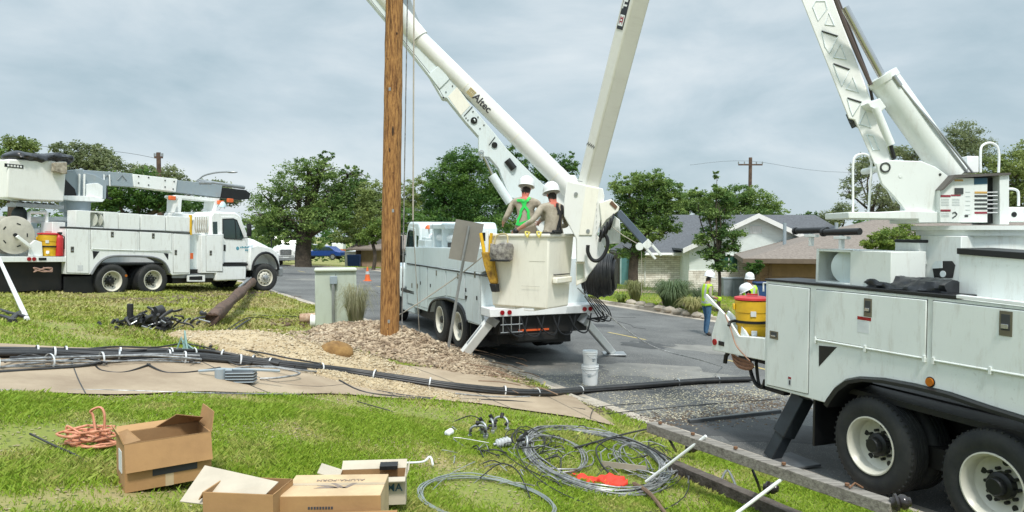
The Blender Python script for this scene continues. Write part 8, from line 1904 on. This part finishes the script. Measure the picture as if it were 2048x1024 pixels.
# denser tangle of scrap conductor round the large coil
g = np.random.default_rng(101)
coil('wire_coil', 'outer stray loops of dark wire sprawling round the large grey coil', 1195, 915, 146, 47, 3, .005, M_cable, 9, .12, h_=.06)
coil('wire_coil', 'small tight coil of grey wire touching the crossarm brace', 1290, 925, 52, 26, 6, .006, M_wire, 11, .12, h_=.07)
coil('wire_coil', 'small ragged coil of dark wire beside the larger grey insulator', 1062, 890, 38, 18, 5, .006, M_cable, 12, .2, h_=.08)
s = MB()
for k in range(46):
    u_ = g.uniform(930,1350); v_ = g.normal(905,30); 
    if v_ < 855: v_ = 860
    q = gp(u_, v_, .02); a_ = g.uniform(0,6.28); L_ = g.uniform(.06,.35); d_ = Vector((math.cos(a_),math.sin(a_),0)); n_ = Vector((-d_.y,d_.x,0))
    s.tube(smooth_pts([q, q+d_*L_*.5+n_*g.normal(0,.06)+Vector((0,0,.03+.05*g.uniform())), q+d_*L_+n_*g.normal(0,.08)],4), .003+.005*g.uniform(), n=5)
s.build('wire_scraps', M_cable, None, label='short dark offcuts of wire littering the grass round the grey coils', cat='wire scraps', kind='stuff')
s = MB()
for k in range(34):
    q = gp(g.uniform(900,1330), g.uniform(862,985), .02); a_ = g.uniform(0,6.28); L_ = g.uniform(.08,.40); d_ = Vector((math.cos(a_),math.sin(a_),0)); n_ = Vector((-d_.y,d_.x,0))
    s.tube(smooth_pts([q, q+d_*L_*.5+n_*g.normal(0,.09)+Vector((0,0,.04)), q+d_*L_+n_*g.normal(0,.08)],4), .003+.003*g.uniform(), n=5)
s.build('wire_scraps', M_wire, None, label='short pale offcuts of stranded wire littering the grass by the coils', cat='wire scraps', kind='stuff')
# hardware dropped among the coils
clamp(965,872,8,'dark jawed clamp lying behind the row of clamps'); clamp(1048,903,14,'small clamp half under the left side of the large coil')
# wood chips and straw over the spoil
litter('wood_chips', 'pale wood chips and straw scattered over the soil heap', 2600, (lambda f_: (lambda g, n: (lambda C: np.stack([C[:,0], C[:,1], C[:,2]+.10*g.uniform(.3,1,len(C))],1))(f_(g,n))))(reg_px([(600,690),(700,690),(800,705),(900,720),(1000,755)], (.45,.40))), .040, mat('wood_chip',(.62,.52,.37),.9,tint=(.35,.24,.15)), 72, flat=.2)
# tar patches and stains that belong to the road surface
def decal_patch(name, u, v, rx, ry, m, seed, label=None):
    g = np.random.default_rng(seed); c = G(u, v); n = 26; vs = [(c.x, c.y, float(tz(c.x,c.y))+.0065)]
    for i in range(n): a_ = 2*math.pi*i/n; k = 1+g.normal(0,.13); x_, y_ = c.x+math.cos(a_)*rx*k, c.y+math.sin(a_)*ry*k; vs.append((x_, y_, float(tz(x_,y_))+.0065))
    s = MB(); s.add(vs, [(0,1+i,1+(i+1)%n) for i in range(n)]); return s.build(name, m, None, smooth=0, kind='structure')
M_tar = mat('tar_patch', (.075,.077,.078), .8, 0, .2, 2, bump=.3, bscale=60); M_dust = mat('dusty_patch', (.24,.235,.215), .95, 0, .2, 2, (.17,.168,.155), bump=.3, bscale=60)
for k, (u, v, rx, ry, m_) in enumerate(((1100,735,1.0,.7,M_dust),(1330,745,1.3,.8,M_dust),(1290,690,.6,.5,M_tar),(640,560,1.6,.8,M_dust),(1010,700,.7,.5,M_tar),(1400,790,.9,.35,M_tar),(600,548,1.2,1.0,M_tar),(1500,860,1.3,.7,M_tar),(1440,700,1.1,.6,M_dust),(1180,650,.8,.5,M_tar),(1060,770,.9,.35,M_dust))): decal_patch('road_patch', u, v, rx, ry, m_, 200+k)
s = MB(); g = np.random.default_rng(303)
for k in range(9):
    s0 = g.uniform(2,34); p0 = g.uniform(1.2,10.6); pts = []
    for i in range(12):
        s0 += g.uniform(.15,.6); p0 += g.normal(0,.25); X, Y = xy(s0, min(max(p0,.6),11)); pts.append(Vector((X, Y, float(tz(X,Y))+.006)))
    s.tube(smooth_pts(pts,3), .011, n=4)
s.build('road_cracks', M_tar, None, smooth=0, kind='structure')
# dented, worn box edges: a second torn flap and dark corrugated rim
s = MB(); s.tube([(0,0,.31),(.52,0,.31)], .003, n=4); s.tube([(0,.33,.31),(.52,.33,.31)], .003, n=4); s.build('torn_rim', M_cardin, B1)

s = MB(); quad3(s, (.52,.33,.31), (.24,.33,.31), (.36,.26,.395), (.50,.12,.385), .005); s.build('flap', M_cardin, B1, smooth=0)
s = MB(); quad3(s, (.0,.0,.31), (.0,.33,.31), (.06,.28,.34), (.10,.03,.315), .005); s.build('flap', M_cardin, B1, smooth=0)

g = np.random.default_rng(404)
for k, (lab, pp) in enumerate((('springy black cable loop standing up at the far left of the bundles', ((10,735),(60,722),(120,735),(160,728),(215,738))), ('black cable snaking behind the bundles onto the back lawn', ((150,712),(230,700),(310,706),(370,694),(430,706))), ('kinked grey cable dangling off the bundles right of the junction box', ((520,742),(560,752),(600,762),(560,768),(520,764))), ('black cable zigzagging across the bundles above the junction box', ((380,735),(430,722),(480,738),(540,726),(590,742))))):
    line([gp(u, v, .04+.07*g.uniform()) for u, v in pp], .013, M_wire if k == 2 else M_cable, 'cable', lab, 'cable')
